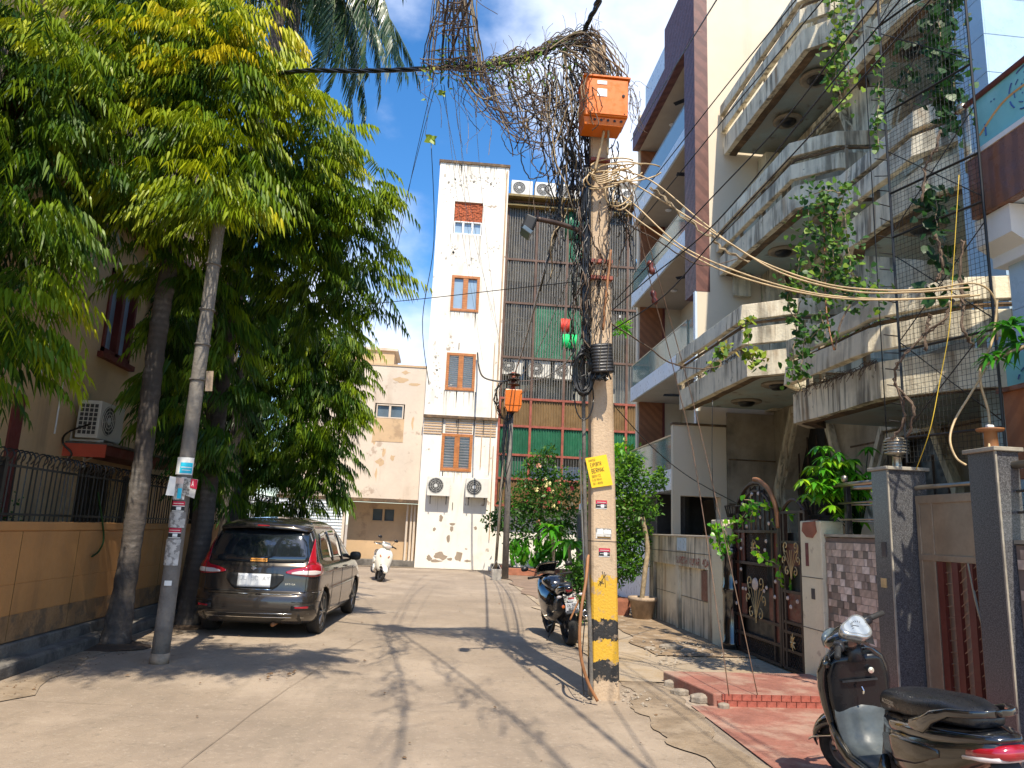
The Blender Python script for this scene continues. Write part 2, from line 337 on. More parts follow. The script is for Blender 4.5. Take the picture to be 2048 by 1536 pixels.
mat('polecon',(.49,.36,.235),.85,var=.10,vs=2.2,bump=.35,bs=45,streak=[((.25,.17,.10),4,.60,.08,.45)],patch=[((.30,.22,.14),6,.66,.04,.4)])
mat('poleyellow',(.60,.35,.03),.8,var=.15,vs=6,bump=.3,patch=[((.36,.25,.14),3.6,.56,.03,.9),((.02,.02,.02),6,.70,.02,.8)])
mat('poleblack',(.022,.022,.022),.8,var=.3,vs=6,patch=[((.30,.21,.12),4.2,.60,.03,.8)])
mat('lampcon',(.20,.18,.155),.85,var=.2,vs=4,bump=.5,bs=30,patch=[((.12,.11,.10),5,.55,.06,.5)])
mat('orangebox',(.68,.155,.006),.4,var=.06,vs=4,spec=.5,patch=[((.35,.07,.01),3,.68,.05,.5)])
mat('stickerwhite',(.8,.8,.76),.6,var=.05)
mat('paper',(.52,.50,.46),.8,var=.15,vs=14,patch=[((.16,.15,.14),18,.52,.03,.75),((.72,.71,.68),7,.6,.03,.6)])
mat('signyellow',(.80,.52,.01),.6,var=.05,vs=5)
mat('inkdark',(.16,.09,.02),.7,var=.1)
mat('inkblack',(.02,.02,.02),.7)
mat('stickred',(.48,.01,.045),.5)
mat('stickcyan',(.02,.55,.75),.5)
mat('redpaint',(.40,.07,.05),.8,var=.2,patch=[((.45,.4,.32),14,.52,.04,.8)])
mat('trunk',(.125,.10,.085),.9,var=.3,vs=3,bump=.8,bs=22,patch=[((.22,.19,.16),4,.6,.06,.6)])
mat('palmtrunk',(.085,.070,.06),.9,var=.3,vs=2,bump=.7,bs=20,wave=('Z',3.3,(.045,.04,.034),.35),patch=[((.20,.18,.16),2.3,.6,.06,.6)])
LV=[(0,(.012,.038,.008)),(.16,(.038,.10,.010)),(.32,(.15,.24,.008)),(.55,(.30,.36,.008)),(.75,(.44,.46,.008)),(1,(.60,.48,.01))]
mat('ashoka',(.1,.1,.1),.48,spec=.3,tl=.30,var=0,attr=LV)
mat('palmleaf',(.1,.1,.1),.4,tl=.15,var=0,attr=[(0,(.012,.035,.014)),(.5,(.035,.085,.025)),(1,(.16,.19,.06))])
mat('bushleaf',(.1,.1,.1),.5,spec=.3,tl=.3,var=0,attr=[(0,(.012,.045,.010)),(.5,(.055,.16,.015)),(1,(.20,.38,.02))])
mat('vineleaf',(.1,.1,.1),.5,spec=.3,tl=.3,var=0,attr=[(0,(.010,.04,.012)),(.4,(.035,.11,.018)),(.7,(.11,.22,.02)),(.92,(.28,.36,.03)),(1,(.42,.32,.08))])
mat('brightleaf',(.1,.1,.1),.35,tl=.35,var=0,attr=[(0,(.02,.14,.01)),(.5,(.09,.36,.015)),(1,(.36,.58,.02))])
mat('flower',(.1,.1,.1),.6,tl=.2,var=0,attr=[(0,(.6,.02,.05)),(.5,(.75,.35,.22)),(1,(.80,.70,.30))])
mat('soil',(.07,.045,.028),.95,var=.3,bump=.8)
mat('pot',(.36,.27,.19),.85,var=.2,vs=5,bump=.3,patch=[((.2,.15,.1),4,.55,.06,.6)])
mat('terracotta',(.36,.14,.08),.85,var=.2,vs=5)
mat('granite',(.085,.085,.088),.28,var=.4,vs=60,patch=[((.17,.17,.175),95,.54,.06,.8),((.035,.035,.038),130,.56,.05,.8),((.12,.115,.11),1.4,.58,.15,.4)])
mat('granitetrim',(.33,.30,.24),.5,var=.2,vs=8)
for i,c in enumerate([(.58,.46,.38),(.42,.32,.255),(.25,.19,.155),(.70,.61,.54),(.30,.235,.20),(.15,.12,.10)]): mat('tile%d'%i,c,.45,var=.2,vs=14)
mat('grout',(.20,.15,.12),.9,var=.2)
mat('steel',(.42,.37,.29),.35,metal=.85,var=.15,vs=3)
mat('gatebrown',(.33,.26,.18),.45,metal=.3,var=.15,vs=3)
mat('gatered',(.12,.028,.02),.4,var=.15)
mat('gateglass',(.58,.38,.24),.35,var=.12,vs=1)
mat('ornatebrown',(.055,.032,.022),.5,metal=.3,var=.35,vs=7)
mat('ornatered',(.15,.035,.018),.45,var=.4,vs=5)
mat('gold',(.62,.45,.22),.45,metal=.4,var=.2,vs=9)
mat('medal',(.62,.50,.44),.5,var=.15)
mat('carpaint',(.052,.044,.038),.26,metal=.55,spec=.6,coat=.9,var=.03)
mat('carblack',(.012,.012,.012),.45,var=.1)
mat('carglass',(.012,.016,.02),.03,spec=.9,var=0,coat=1)
mat('chrome',(.75,.75,.74),.12,metal=1,var=0)
mat('redlens',(.34,.006,.016),.12,spec=.7,coat=1,var=0)
mat('clearlens',(.62,.55,.52),.10,spec=.7,coat=1,var=0)
mat('plate',(.72,.74,.76),.5,var=.03)
mat('plateink',(.45,.48,.51),.6)
mat('orangetext',(.75,.30,.02),.5)
mat('alloy',(.22,.22,.22),.3,metal=.9,var=.1)
mat('glossblack',(.010,.010,.011),.10,spec=.6,coat=1,var=0)
mat('satinblack',(.020,.020,.022),.38,var=.15,vs=10)
mat('seatvinyl',(.010,.011,.014),.36,var=.1,vs=20,bump=.04,bs=120)
mat('floorgrey',(.085,.10,.105),.45,var=.2,vs=6,patch=[((.2,.19,.16),5,.66,.04,.5)])
mat('olivepaint',(.045,.040,.030),.25,metal=.6,coat=.9,var=.04)
mat('dial',(.33,.37,.41),.2,coat=1,var=0)
mat('dialrim',(.50,.50,.48),.25,metal=.7,var=0)
mat('bluelight',(.02,.06,.25),.15,coat=1,var=0)
mat('scooterwhite',(.72,.70,.62),.25,coat=.8,var=.03)
mat('amber',(.70,.15,.02),.2,coat=1,var=0)
mat('net',(.03,.03,.028),.6,metal=.3,var=0)
mat('netpale',(.22,.20,.17),.6,metal=.3,var=0)
mat('yellowwire',(.62,.42,.03),.5,var=.1)
mat('tin',(.5,.47,.42),.5,metal=.3,var=.2,vs=6)
mat('litter',(.17,.10,.05),.9,var=.4)
mat('rubble',(.32,.27,.21),.9,var=.3,vs=6,bump=.6)
mat('blueitem',(.05,.20,.42),.6)
mat('reditem',(.60,.05,.03),.6)

def pole_paint():
    m=mat('polepaint',(.49,.36,.235),.85,var=.10,vs=2.2,bump=.35,bs=45); nt=m.node_tree; N=nt.nodes; L=nt.links; b=N['Principled BSDF']
    g=N.new('ShaderNodeTexCoord'); sp=N.new('ShaderNodeSeparateXYZ'); L.new(g.outputs['Object'],sp.inputs[0])
    n=N.new('ShaderNodeTexNoise'); n.inputs['Scale'].default_value=7; n.inputs['Detail'].default_value=8; n.inputs['Roughness'].default_value=.7; L.new(g.outputs['Object'],n.inputs['Vector'])
    a=N.new('ShaderNodeMath'); a.operation='MULTIPLY_ADD'; L.new(n.outputs[0],a.inputs[0]); a.inputs[1].default_value=.34; L.new(sp.outputs[2],a.inputs[2])
    r=N.new('ShaderNodeValToRGB'); r.color_ramp.interpolation='CONSTANT'; e=r.color_ramp.elements; con=(.47,.35,.23,1); ye=(.58,.34,.03,1); bk=(.02,.02,.02,1)
    mr=N.new('ShaderNodeMath'); mr.operation='DIVIDE'; L.new(a.outputs[0],mr.inputs[0]); mr.inputs[1].default_value=1.6; L.new(mr.outputs[0],r.inputs[0])
    e[0].position=0; e[0].color=con; e[1].position=.999; e[1].color=con
    for z,c in ((.13,con),(.17,bk),(.375,ye),(.575,bk),(.79,ye),(1.18,con)):
        q=e.new((z+.17)/1.6); q.color=c
    n2=N.new('ShaderNodeTexNoise'); n2.inputs['Scale'].default_value=9; n2.inputs['Detail'].default_value=9; n2.inputs['Roughness'].default_value=.7; L.new(g.outputs['Object'],n2.inputs['Vector'])
    q=N.new('ShaderNodeMapRange'); q.inputs[1].default_value=.55; q.inputs[2].default_value=.60; q.inputs[4].default_value=.75; L.new(n2.outputs[0],q.inputs[0])
    x=N.new('ShaderNodeMix'); x.data_type='RGBA'; L.new(q.outputs[0],x.inputs[0]); L.new(r.outputs[0],x.inputs[6]); x.inputs[7].default_value=(.34,.25,.165,1); L.new(x.outputs[2],b.inputs['Base Color'])
pole_paint()

mat('guywire',(.13,.075,.045),.6,var=.3,vs=9)
mat('glossinner',(.012,.012,.013),.22,spec=.4,var=0)
mat('brownpave',(.24,.165,.115),.85,var=.2,vs=2,bump=.3)

mat('stainsoft',(.50,.46,.39),.9,var=.2)
mat('jointline',(.21,.165,.12),.9,var=.3)
mat('postcream',(.76,.69,.49),.8,var=.07,vs=2,bump=.3,bs=30,streak=[((.3,.24,.16),4,.58,.08,.6)],patch=[((.35,.28,.2),5,.64,.04,.6)])
# ================= SETTING =================
def struct(o): o['kind']='structure'; return o
mb=MB(); mb.quad((-900,-300,-.03),(900,-300,-.03),(900,1500,-.03),(-900,1500,-.03)); struct(mb.build('ground','pave'))
# road, a gently uneven sheet
def sheet(name,m,x0,x1,y0,y1,z,nx,ny,amp,edge=0):
    V=[];F=[]
    for j in range(ny+1):
        for i in range(nx+1):
            a,b=i/nx,j/ny; x=x0+(x1-x0)*a; y=y0+(y1-y0)*b
            if edge and (i in(0,nx)): x+=math.sin(y*2.1+i)*edge+math.sin(y*5.3)*edge*.4
            V.append((x,y,z+amp*(math.sin(x*1.3+y*.7)*math.sin(y*.9))))
    for j in range(ny):
        for i in range(nx):
            k=j*(nx+1)+i; F.append((k,k+1,k+nx+2,k+nx+1))
    m_=MB(); m_.add(V,F); return struct(m_.build(name,m,None,True))
sheet('road','road',-4.6,2.75,-12,31.2,.0,24,120,.004)
sheet('footpath','pave',2.1,4.62,8.6,16.6,.016,10,40,.004,.10)
sheet('footpath','dirt',3.1,4.62,10.4,16.4,.03,10,30,.006,.12)
sheet('footpath','pave',2.3,8,16,24,.012,8,20,.003,.0)
sheet('driveway','brownpave',2.35,4.9,18.5,27.6,.022,10,20,.003,.12)
mb=MB()   # thin cracks and the joint running along the road
def crack(pts,w):
    pts=smoothpath(pts,5); pts=[p+Vector((random.uniform(-.015,.015),random.uniform(-.015,.015),0)) for p in pts]
    for a,b in zip(pts,pts[1:]):
        d=(b-a); n=Vector((-d.y,d.x,0)).normalized()*w*random.uniform(.4,1.2); mb.quad(a-n,b-n,b+n,a+n)
for pp,ww in (([(-1.65,4.2,.009),(-1.55,6,.009),(-1.35,8.4,.009),(-1.0,11.2,.009)],.0035),([(2.2,5,.009),(2.15,7.2,.009)],.003),([(-4,7.2,.009),(-1.5,7.0,.009),(1,7.15,.009),(2.2,7.1,.009)],.002),([(-3,17.5,.009),(0,17.2,.009),(2.2,17.4,.009)],.008),([(2.4,10.2,.026),(3.0,9.7,.026),(3.6,10.1,.026)],.006)): crack(pp,ww)
struct(mb.build('road_joint','jointline'))
for (px_,py_,pr_) in ((-3.98,10.05,.46),(-3.72,11.95,.42),(-4.1,14.8,.5)):
    n=18; MB().add([(px_+math.cos(q*2*PI/n)*pr_*random.uniform(.8,1.15),py_+math.sin(q*2*PI/n)*pr_*random.uniform(.8,1.15),.011) for q in range(n)]+[(px_,py_,.05)],[(q,(q+1)%n,n) for q in range(n)]).build('soil_patch','soil')['kind']='structure'
# dirt margins on the left below the wall
mb=MB(); mb.b2(-4.6,-4.12,2,26,-.02,.14); struct(mb.build('drain_kerb','kerbstone',bev=.03))
mb=MB(); mb.b2(-4.6,3,30.6,31.4,-.02,.26); struct(mb.build('far_kerb','kerbstone',bev=.02))
def verge(name,m,x0,x1,y0,y1,z,seed,amp=.12,n=70):
    r=random.Random(seed); V=[];F=[]; a=[r.uniform(0,6) for _ in range(6)]
    for j in range(n+1):
        y=y0+(y1-y0)*j/n; e=lambda k:amp*(math.sin(y*1.7+a[k])+.5*math.sin(y*4.9+a[k+1])+.35*math.sin(y*11+a[k+2]))+r.uniform(-.02,.02)
        xa,xb=x0+e(0),x1+e(3); V+=[(xa,y,z),(xa+(xb-xa)*.35,y,z+.006),(xa+(xb-xa)*.7,y,z+.006),(xb,y,z)]
    for j in range(n):
        for i in range(3): k=j*4+i; F.append((k,k+1,k+5,k+4))
    struct(MB().add(V,F).build(name,m,None,True))
verge('dust_verge','verge',-4.14,-3.72,2,27,.009,1); verge('dust_verge','verge',2.02,2.5,2.5,8.6,.010,2,.09); verge('dust_verge','verge',-4.4,2.3,30.2,30.62,.012,3,.0)
# red entrance platform and red paving
mb=MB(); mb.prism([(2.78,7.5,-.01),(4.42,7.5,-.01),(4.42,8.72,-.01),(2.62,8.66,-.01)],(0,0,.135)); struct(mb.build('entrance_step','redfloor',bev=.015))
stepm=MB(); stepm.b2(-.047,.047,-.012,.012,-.028,.028); bm_=meshof(stepm,'brick','redbrick')
for r in range(2):
    for i in range(16):
        linkobj('brick',bm_,bpy.data.objects['entrance_step'],(2.86+i*.101+(r*.05),7.492,.035+r*.062))
mb=MB(); mb.quad((2.42,2.0,.012),(4.42,2.0,.012),(4.42,7.5,.012),(2.55,7.5,.012)); struct(mb.build('entrance_paving','redfloor'))
# ---- litter and rubble ----
def scatter_bits(name,m,n,boxr,size,z,label=None,flat=.25,seed=1):
    r=random.Random(seed); mb=MB()
    for _ in range(n):
        x=r.uniform(boxr[0],boxr[1]);y=r.uniform(boxr[2],boxr[3]);s=size*r.uniform(.4,1.4);a=r.uniform(0,6.3)
        pts=[(x+math.cos(a+q*2*PI/5)*s*r.uniform(.5,1),y+math.sin(a+q*2*PI/5)*s*r.uniform(.4,1),z+r.uniform(0,s*flat)) for q in range(5)]
        mb.add(pts+[(x,y,z+s*flat*1.2)],[(i,(i+1)%5,5) for i in range(5)])
    return tag(mb.build(name,m,fix=False),label,'litter',kind='stuff')
scatter_bits('leaf_litter','litter',90,(-3.9,2.2,5,20),.022,.012,'brown dry leaves and crumbs scattered over the beige concrete road',.4,3)
scatter_bits('grit','rubble',1500,(-4.1,2.5,3.2,14),.0065,.010,'fine grit scattered over the concrete road',.7,21)
scatter_bits('grit','litter',500,(-4.15,-3.6,4,20),.012,.014,'dark crumbs of leaf and dirt along the foot of the ochre wall',.5,22)
scatter_bits('dry_leaves','litter',12,(-1.75,-1.45,8.2,8.7),.03,.012,'small heap of dry leaves on the road ahead of the parked car',.6,4)
scatter_bits('rubble','rubble',70,(1.45,2.3,7.4,8.1),.020,.012,'grey crumbled concrete around the foot of the big pole',.8,5)
scatter_bits('rubble','rubble',120,(2.9,4.2,9.6,11.6),.03,.03,'broken concrete chips in front of the ornate gate',.7,6)
mb=MB()
for i,(x,y,s) in enumerate([(3.45,11.0,.16),(3.62,10.75,.12),(3.1,10.9,.09),(2.66,8.45,.10),(2.72,7.7,.13),(2.6,8.0,.09),(2.85,7.42,.07)]):
    R=[]
    for k in range(7):
        a=2*PI*k/7; R.append(Vector((x+math.cos(a)*s*random.uniform(.8,1.2),y+math.sin(a)*s*.7*random.uniform(.8,1.2),0)))
    mb.loft([[Vector((p.x,p.y,.0)) for p in R],[Vector((p.x,p.y,.03+s*.25)) for p in R],[Vector((x+(p.x-x)*.5,y+(p.y-y)*.5,.03+s*.4)) for p in R]])
tag(mb.build('rubble','rubble',bev=.01),'lumps of broken kerb beside the red entrance step','rubble',kind='stuff')
# ================= LEFT: boundary wall with railing =================
t=thing('boundary_wall','ochre rendered boundary wall with spiked black railing on the left','wall',(-4.5,10,0))
mb=MB()
seg=[(-4.62,-4.35)]
MB().b2(-4.62,-4.349,0,28,.28,.55).build('splashed_base','ochredirty',t,bev=.004); mb.b2(-4.62,-4.35,0,28,.556,.86); mb.b2(-4.62,-4.35,0,28,.867,1.40); mb.b2(-4.62,-4.355,0,28,.5,.9); mb.b2(-4.62,-4.358,0,28,.3,1.45)
mb.b2(-4.63,-4.34,0,28,1.41,1.50); mb.build('wall_panel','ochre',t,bev=.004)
mb=MB()
for y in (8.35,9.6,11,12.4,14,16,18): mb.b2(-4.352,-4.347,y-.004,y+.004,.3,1.4)
mb.build('render_joint','inkdark',t)
mb=MB(); mb.b2(-4.60,-4.30,0,28,-.02,.27); mb.build('plinth','kerbstone',t,bev=.015)
rod=MB(); rod.tube([(0,0,0),(0,0,.62)],.009,4); rod.tube(smoothpath([(0,0,.62),(.02,0,.70),(.09,0,.73),(.13,0,.66),(.09,0,.60)],3),.008,4)
rm=meshof(rod,'bar','blackmetal')
for i in range(150): linkobj('bar',rm,t,(-4.48,5.0+i*.105,1.5),rot=(0,random.uniform(-.02,.02),random.uniform(-.25,.25)))
mb=MB(); mb.b2(-4.495,-4.465,4,26,1.56,1.585); mb.b2(-4.495,-4.465,4,26,2.06,2.085)
for y in range(5,26,3): mb.b2(-4.51,-4.45,y,y+.06,1.5,2.15)
mb.build('rail','blackmetal',t)
# loose green hose over the wall
tag(MB().tube(smoothpath([PX(200,1030,-4.32),PX(205,1070,-4.31),PX(198,1100,-4.31),PX(185,1112,-4.30)],6),.014,6).build('hose','palmleaf',smooth=True) if False else MB().tube(smoothpath([PX(196,985,-4.34),PX(205,1045,-4.32),PX(207,1080,-4.31),PX(198,1102,-4.31),PX(184,1113,-4.30)],6),.012,6).build('hose','bushleaf',smooth=True),'thin dark green hose hanging over the ochre wall','hose')
# ================= LEFT HOUSE =================
t=thing('yellow_house','yellow ochre house behind the railed wall on the left','house',(-6,12,0))
XH=-5.55
hw=(12.0,13.05,4.15,5.55)
mb=MB(); wall_grid(mb,lambda a,b,d:(XH-d,a,b),2,19.5,0,9,[hw,(11.9,13.6,0,2.35)],.25); mb.b2(XH-.3,XH-6,19.2,19.5,0,9); mb.b2(XH-6,XH-.3,2,19.5,8.9,9); mb.build('wall','ochrehouse',t)
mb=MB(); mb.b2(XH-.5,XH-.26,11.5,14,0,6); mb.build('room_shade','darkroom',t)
fr=MB(); y0,y1,z0,z1=hw
for a,b,c,d in ((y0,y0+.08,z0,z1),(y1-.08,y1,z0,z1),(y0,y1,z0,z0+.08),(y0,y1,z1-.08,z1),((y0+y1)/2-.05,(y0+y1)/2+.05,z0,z1)): fr.b2(XH-.12,XH+.03,a,b,c,d)
fr=fr.build('window','maroon',t); MB().b2(XH-.1,XH-.08,y0+.08,y1-.08,z0+.08,z1-.08).build('pane','glassblue',fr)
MB().b2(XH,XH+.1,y0-.08,y1+.08,z0-.1,z0-.01).build('sill','maroon',t)
MB().b2(XH,XH+.03,9.9,10.15,1.4,3.1).build('corner_band','maroon',t)
MB().b2(XH+.001,XH+.6,11.35,14.4,2.46,2.60).build('awning','maroon',t)
MB().b2(XH+.001,XH+.602,11.33,11.348,2.42,2.61).build('awning_edge','redband',t)
mb=MB(); mb.b2(XH+.001,XH+.66,11.37,14.3,2.605,2.64); mb.build('awning_top','kerbstone',t)
for a,b in (((XH+.02,10.4,3.3),(XH+.02,10.4,5.2)),((XH+.02,11.0,2.7),(XH+.02,11.0,3.6))): MB().tube([a,b],.012,6).build('conduit','whiteplain',t)
# upper-storey ledges
MB().b2(XH,XH+.5,2,19.5,6.3,6.42).build('ledge','maroon',t)
# ---- AC helper (fan faces -Y in local space; size w,h,d) ----
def ac_unit(label,loc,rz=0,w=.80,h=.56,d=.30,group=None,side='grille',name='air_conditioner'):
    t=thing(name,label,'air conditioner',(0,0,0),group)
    mb=MB(); mb.b2(-w/2,w/2,0,d,0,h); mb.build('casing','acbody',t,bev=.012)
    cx=-w*.14; r=h*.40
    MB().lathe([(0,0.002),(r,0.002)],(cx,-.004,h*.52),24,'y').build('fan_opening','acgrille',t)
    mb=MB()
    for k in range(1,5): mb.lathe([(r*k/4.2-.004,0),(r*k/4.2+.004,0),(r*k/4.2+.004,.008),(r*k/4.2-.004,.008)],(cx,-.014,h*.52),20,'y',close=True)
    for k in range(8): a=k*PI/4+.2; mb.tube([(cx+math.cos(a)*r*.18,-.012,h*.52+math.sin(a)*r*.18),(cx+math.cos(a)*r,-.012,h*.52+math.sin(a)*r)],.003,4)
    mb.build('fan_guard','acbody',t)
    MB().lathe([(0,-.022),(r*.2,-.02),(r*.2,0)],(cx,0,h*.52),14,'y').build('fan_hub','achub',t)
    mb=MB(); mb.b2(-w/2-.004,-w/2-.001,.03,d-.03,.05,h-.05); g=mb.build('side_coil','acgrille',t)
    mb=MB()
    for k in range(5): y=.03+(d-.06)*k/4; mb.b2(-w/2-.014,-w/2-.005,y-.006,y+.006,.05,h-.05)
    for k in range(8): z=.05+(h-.1)*k/7; mb.b2(-w/2-.014,-w/2-.005,.03,d-.03,z-.006,z+.006)
    mb.build('side_grille','acbody',t)
    t.location=loc; t.rotation_euler=(0,0,rz); return t
ac=ac_unit('white air conditioner on brackets above the red awning','x' and (-5.1,11.75,2.70),PI/2,.82,.56,.32)
br=thing('bracket','pale metal bracket under the air conditioner above the red awning','bracket',(-5.4,11.75,2.6))
for y in (11.5,12.0):
    m_=MB(); m_.box((-5.32,y,2.675),(.5,.03,.03)); m_.tube([(-5.12,y,2.66),(-5.53,y,2.40)],.014,4); m_.box((-5.535,y,2.55),(.02,.04,.5)); m_.build('bracket_arm','acbody',br)
MB().tube(smoothpath([(-5.2,11.3,2.9),(-5.45,11.2,2.75),(-5.52,11.25,2.6),(-5.4,11.3,2.45),(-5.5,11.3,2.3)],5),.015,6).build('pipe','blackcable',br)
# ================= TOWER (white) =================
YT=30.4
t=thing('white_tower_house','tall narrow white plastered house at the end of the street','house',(.6,31,0))
W0=(-.19,1.06,14.2,15.72);W1=(-.12,1.09,10.7,12.3);W2=(-.14,1.09,7.26,8.87);W3=(-.14,1.13,3.90,5.44)
XL,XR=-.93,2.14
mb=MB(); wall_grid(mb,lambda a,b,d:(a,YT+d,b),XL,XR,0,17.55,[W0,W1,W2,W3],.30)
mb.quad((XL,YT,0),(XL,YT+9,0),(XL,YT+9,17.55),(XL,YT,17.55)); mb.quad((XR,YT,0),(XR,YT+9,0),(XR,YT+9,17.55),(XR,YT,17.55)); mb.quad((XL,YT,17.55),(XR,YT,17.55),(XR,YT+9,17.55),(XL,YT+9,17.55))
mb.build('wall','white',t)
MB().b2(XL-.05,XR+.04,YT-.06,YT+.3,17.5,17.62).build('coping','mossedge',t)
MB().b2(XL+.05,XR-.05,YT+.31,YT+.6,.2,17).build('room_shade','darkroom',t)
MB().b2(XL-.02,XR,YT-.16,YT,6.06,6.17).build('ledge','mossedge',t)
mb=MB()
for k in range(6):
    z=5.97-k*.11
    for a,b in ((XL+.02,-.16),(-.02,1.1),(1.22,XR-.06)): mb.b2(a,b,YT-.035,YT-.002,z-.022,z+.022) if not(a==-.02 and z<5.5) else None
mb.build('louvre_band','tan',t)
mb=MB()
for x in (-.14,1.16,.5,1.55): mb.b2(x-.02,x+.02,YT-.04,YT-.001,5.45,6.06)
mb.build('louvre_post','mould',t)
# brick infill of the top window
bk=MB(); nb=0
for r in range(12):
    for i in range(7):
        x0=W0[0]+.02+i*.19+(r%2)*.08-.06; x1=min(x0+.17,W0[1]-.02); x0=max(x0,W0[0]+.02)
        if x1-x0>.04: bk.b2(x0,x1,YT+.06+random.uniform(0,.03),YT+.2,14.84+r*.074,14.84+r*.074+.062)
bf=MB().b2(W0[0],W0[1],YT+.12,YT+.2,14.82,W0[3]).build('brick_infill','mortar',t); bk.build('brick','brick',bf,kind='stuff')
def window(parent,W,y,fm,pm_,fw=.10,nb=2,slats=0,prot=.04,name='window'):
    x0,x1,z0,z1=W; m_=MB()
    for a,b,c,d in ((x0,x0+fw,z0,z1),(x1-fw,x1,z0,z1),(x0+fw,x1-fw,z0,z0+fw),(x0+fw,x1-fw,z1-fw,z1)): m_.b2(a,b,y-prot,y+.12,c,d)
    for k in range(1,nb): xm=x0+(x1-x0)*k/nb; m_.b2(xm-fw*.9,xm+fw*.9,y-prot+.01,y+.11,z0+fw,z1-fw)
    o=m_.build(name,fm,parent,bev=.008)
    MB().b2(x0+fw,x1-fw,y+.06,y+.075,z0+fw,z1-fw).build('pane',pm_,o)
    if slats:
        s=MB()
        for k in range(slats): z=z0+fw+.03+(z1-z0-2*fw-.06)*k/(slats-1); s.box(((x0+x1)/2,y+.02,z),(x1-x0-2*fw,.004,(z1-z0-2*fw)/slats*.7),M=Matrix.Rotation(.7,3,'X'))
        s.build('slat','louvre',o,kind='stuff')
    return o
window(t,(W0[0]+.02,W0[1]-.02,14.2,14.8),YT+.05,'whiteplain','glassblue',.05,3)
window(t,W1,YT+.0,'woodframe','glassblue',.12,2); window(t,W2,YT,'woodframe','glassdark',.12,2,16); window(t,W3,YT,'woodframe','glassdark',.12,2,12)
mb=MB(); rs=random.Random(11)
for (u,v,su,sv,k) in ((945,360,30,10,50),(900,372,10,16,16),(985,368,14,12,14),(905,500,7,12,16),(985,498,6,8,8),(945,520,14,9,10),(872,720,7,25,10),(870,785,14,12,10)):
    for _ in range(k*3):
        p=PY(rs.gauss(u,su),rs.gauss(v,sv),YT-.003)
        if p.x<XL+.05 or p.x>XR-.1 or p.z>17.45: continue
        a=abs(rs.gauss(0,.032))+.008; b=a*rs.uniform(.4,1.6); mb.add([(p.x+math.cos(q*2*PI/7)*a*rs.uniform(.4,1.1),p.y,p.z+math.sin(q*2*PI/7)*b*rs.uniform(.4,1.1)) for q in range(7)],[tuple(range(7))])
for W_ in (W0,W1,W2,W3):   # rain streaks below the sills
    for _ in range(16):
        x=rs.uniform(W_[0]-.1,W_[1]+.1); l=rs.uniform(.2,1.1)*(1.6 if min(abs(x-W_[0]),abs(x-W_[1]))<.12 else .7); wd=rs.uniform(.008,.03); mb.add([(x-wd,YT-.0035,W_[2]-.02),(x+wd,YT-.0035,W_[2]-.02),(x+wd*.3,YT-.0035,W_[2]-l),(x-wd*.2,YT-.0035,W_[2]-l*.9)],[(0,1,2,3)])
for _ in range(30):
    x=rs.uniform(XL+.05,XR-.1); l=rs.uniform(.15,.8); wd=rs.uniform(.01,.04); mb.add([(x-wd,YT-.0035,17.48),(x+wd,YT-.0035,17.48),(x+wd*.3,YT-.0035,17.48-l),(x-wd*.2,YT-.0035,17.48-l*.9)],[(0,1,2,3)])
mb.build('mould_stain','stainsoft',t,kind='stuff')
for (u,v) in ((918,692),(905,1012),(913,847)): 
    p=PY(u,v,YT-.02); MB().box(p,(.03,.04,.28)).build('vent_slot','mould',t)
for x,z0,z1 in ((2.05,6.2,17.3),(1.86,3.9,9.4),(1.5,4.1,5.4),(2.0,1.2,5.0)): MB().tube([(x,YT-.06,z0),(x,YT-.06,z1)],.032 if z1>10 else .018,6).build('pipe','tan',t)
mb=MB()   # flaked plaster patches at the foot
for (u,v,a,b) in ((880,1112,.34,.14),(918,1113,.22,.18),(858,1116,.15,.10),(900,1118,.16,.05),(872,1122,.3,.05),(935,1122,.2,.05),(882,1037,.11,.13),(905,1048,.15,.05),(903,1058,.10,.1),(897,1077,.11,.14),(951,1056,.09,.06),(868,1059,.08,.08)):
    p=PY(u,v,YT-.004); n=11; MB().add([(p.x+math.cos(q*2*PI/n)*a*random.uniform(.55,1.1)*.9,p.y,p.z+math.sin(q*2*PI/n)*b*random.uniform(.5,1.1)*1.3) for q in range(n)],[tuple(range(n))]).build('flaked_plaster','mortar',t)
ac_unit('left one of two grey air conditioners low on the white tower',(-.14,YT-.42,2.86),0,.92,.78,.34,'air conditioners low on the white tower')
ac_unit('right one of two grey air conditioners low on the white tower',(1.40,YT-.42,2.86),0,.92,.78,.34,'air conditioners low on the white tower')
for x,s in ((-.14,'left'),(1.40,'right')):
    m_=MB(); [m_.box((x+q,YT-.22,2.83),(.04,.44,.05)) for q in (-.32,.32)]; [m_.tube([(x+q,YT-.4,2.82),(x+q,YT-.02,2.55)],.015,4) for q in (-.32,.32)]
    tag(m_.build('bracket','blackmetal'),'black bracket under the %s air conditioner on the white tower'%s,'bracket')
# ================= PINK HOUSE =================
YP=30.7
t=thing('pink_house','low pinkish plastered house with peeling paint left of the white tower','house',(-2.5,31,0))
PW=(-2.98,-1.75,5.55,6.6)
mb=MB(); wall_grid(mb,lambda a,b,d:(a,YP+d,b),-6.5,XL,2.62,8.2,[PW],.25); mb.quad((-6.5,YP,8.2),(XL,YP,8.2),(XL,YP+8,8.2),(-6.5,YP+8,8.2)); mb.build('wall','pink',t)
MB().b2(-6.5,XL,YP-.03,YP+.35,8.2,8.28).build('coping','tan',t)
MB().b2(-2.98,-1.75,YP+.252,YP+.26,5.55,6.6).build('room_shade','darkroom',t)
window(t,(-2.92,-1.8,5.98,6.56),YP+.04,'pink','glassdark',.05,2)
MB().b2(-3.0,-1.74,YP-.012,YP+.02,5.0,5.97).build('patch','tan',t)
MB().b2(-6.5,XL-.01,YP-.55,YP,2.52,2.66).build('ledge','mossedge',t,bev=.01)
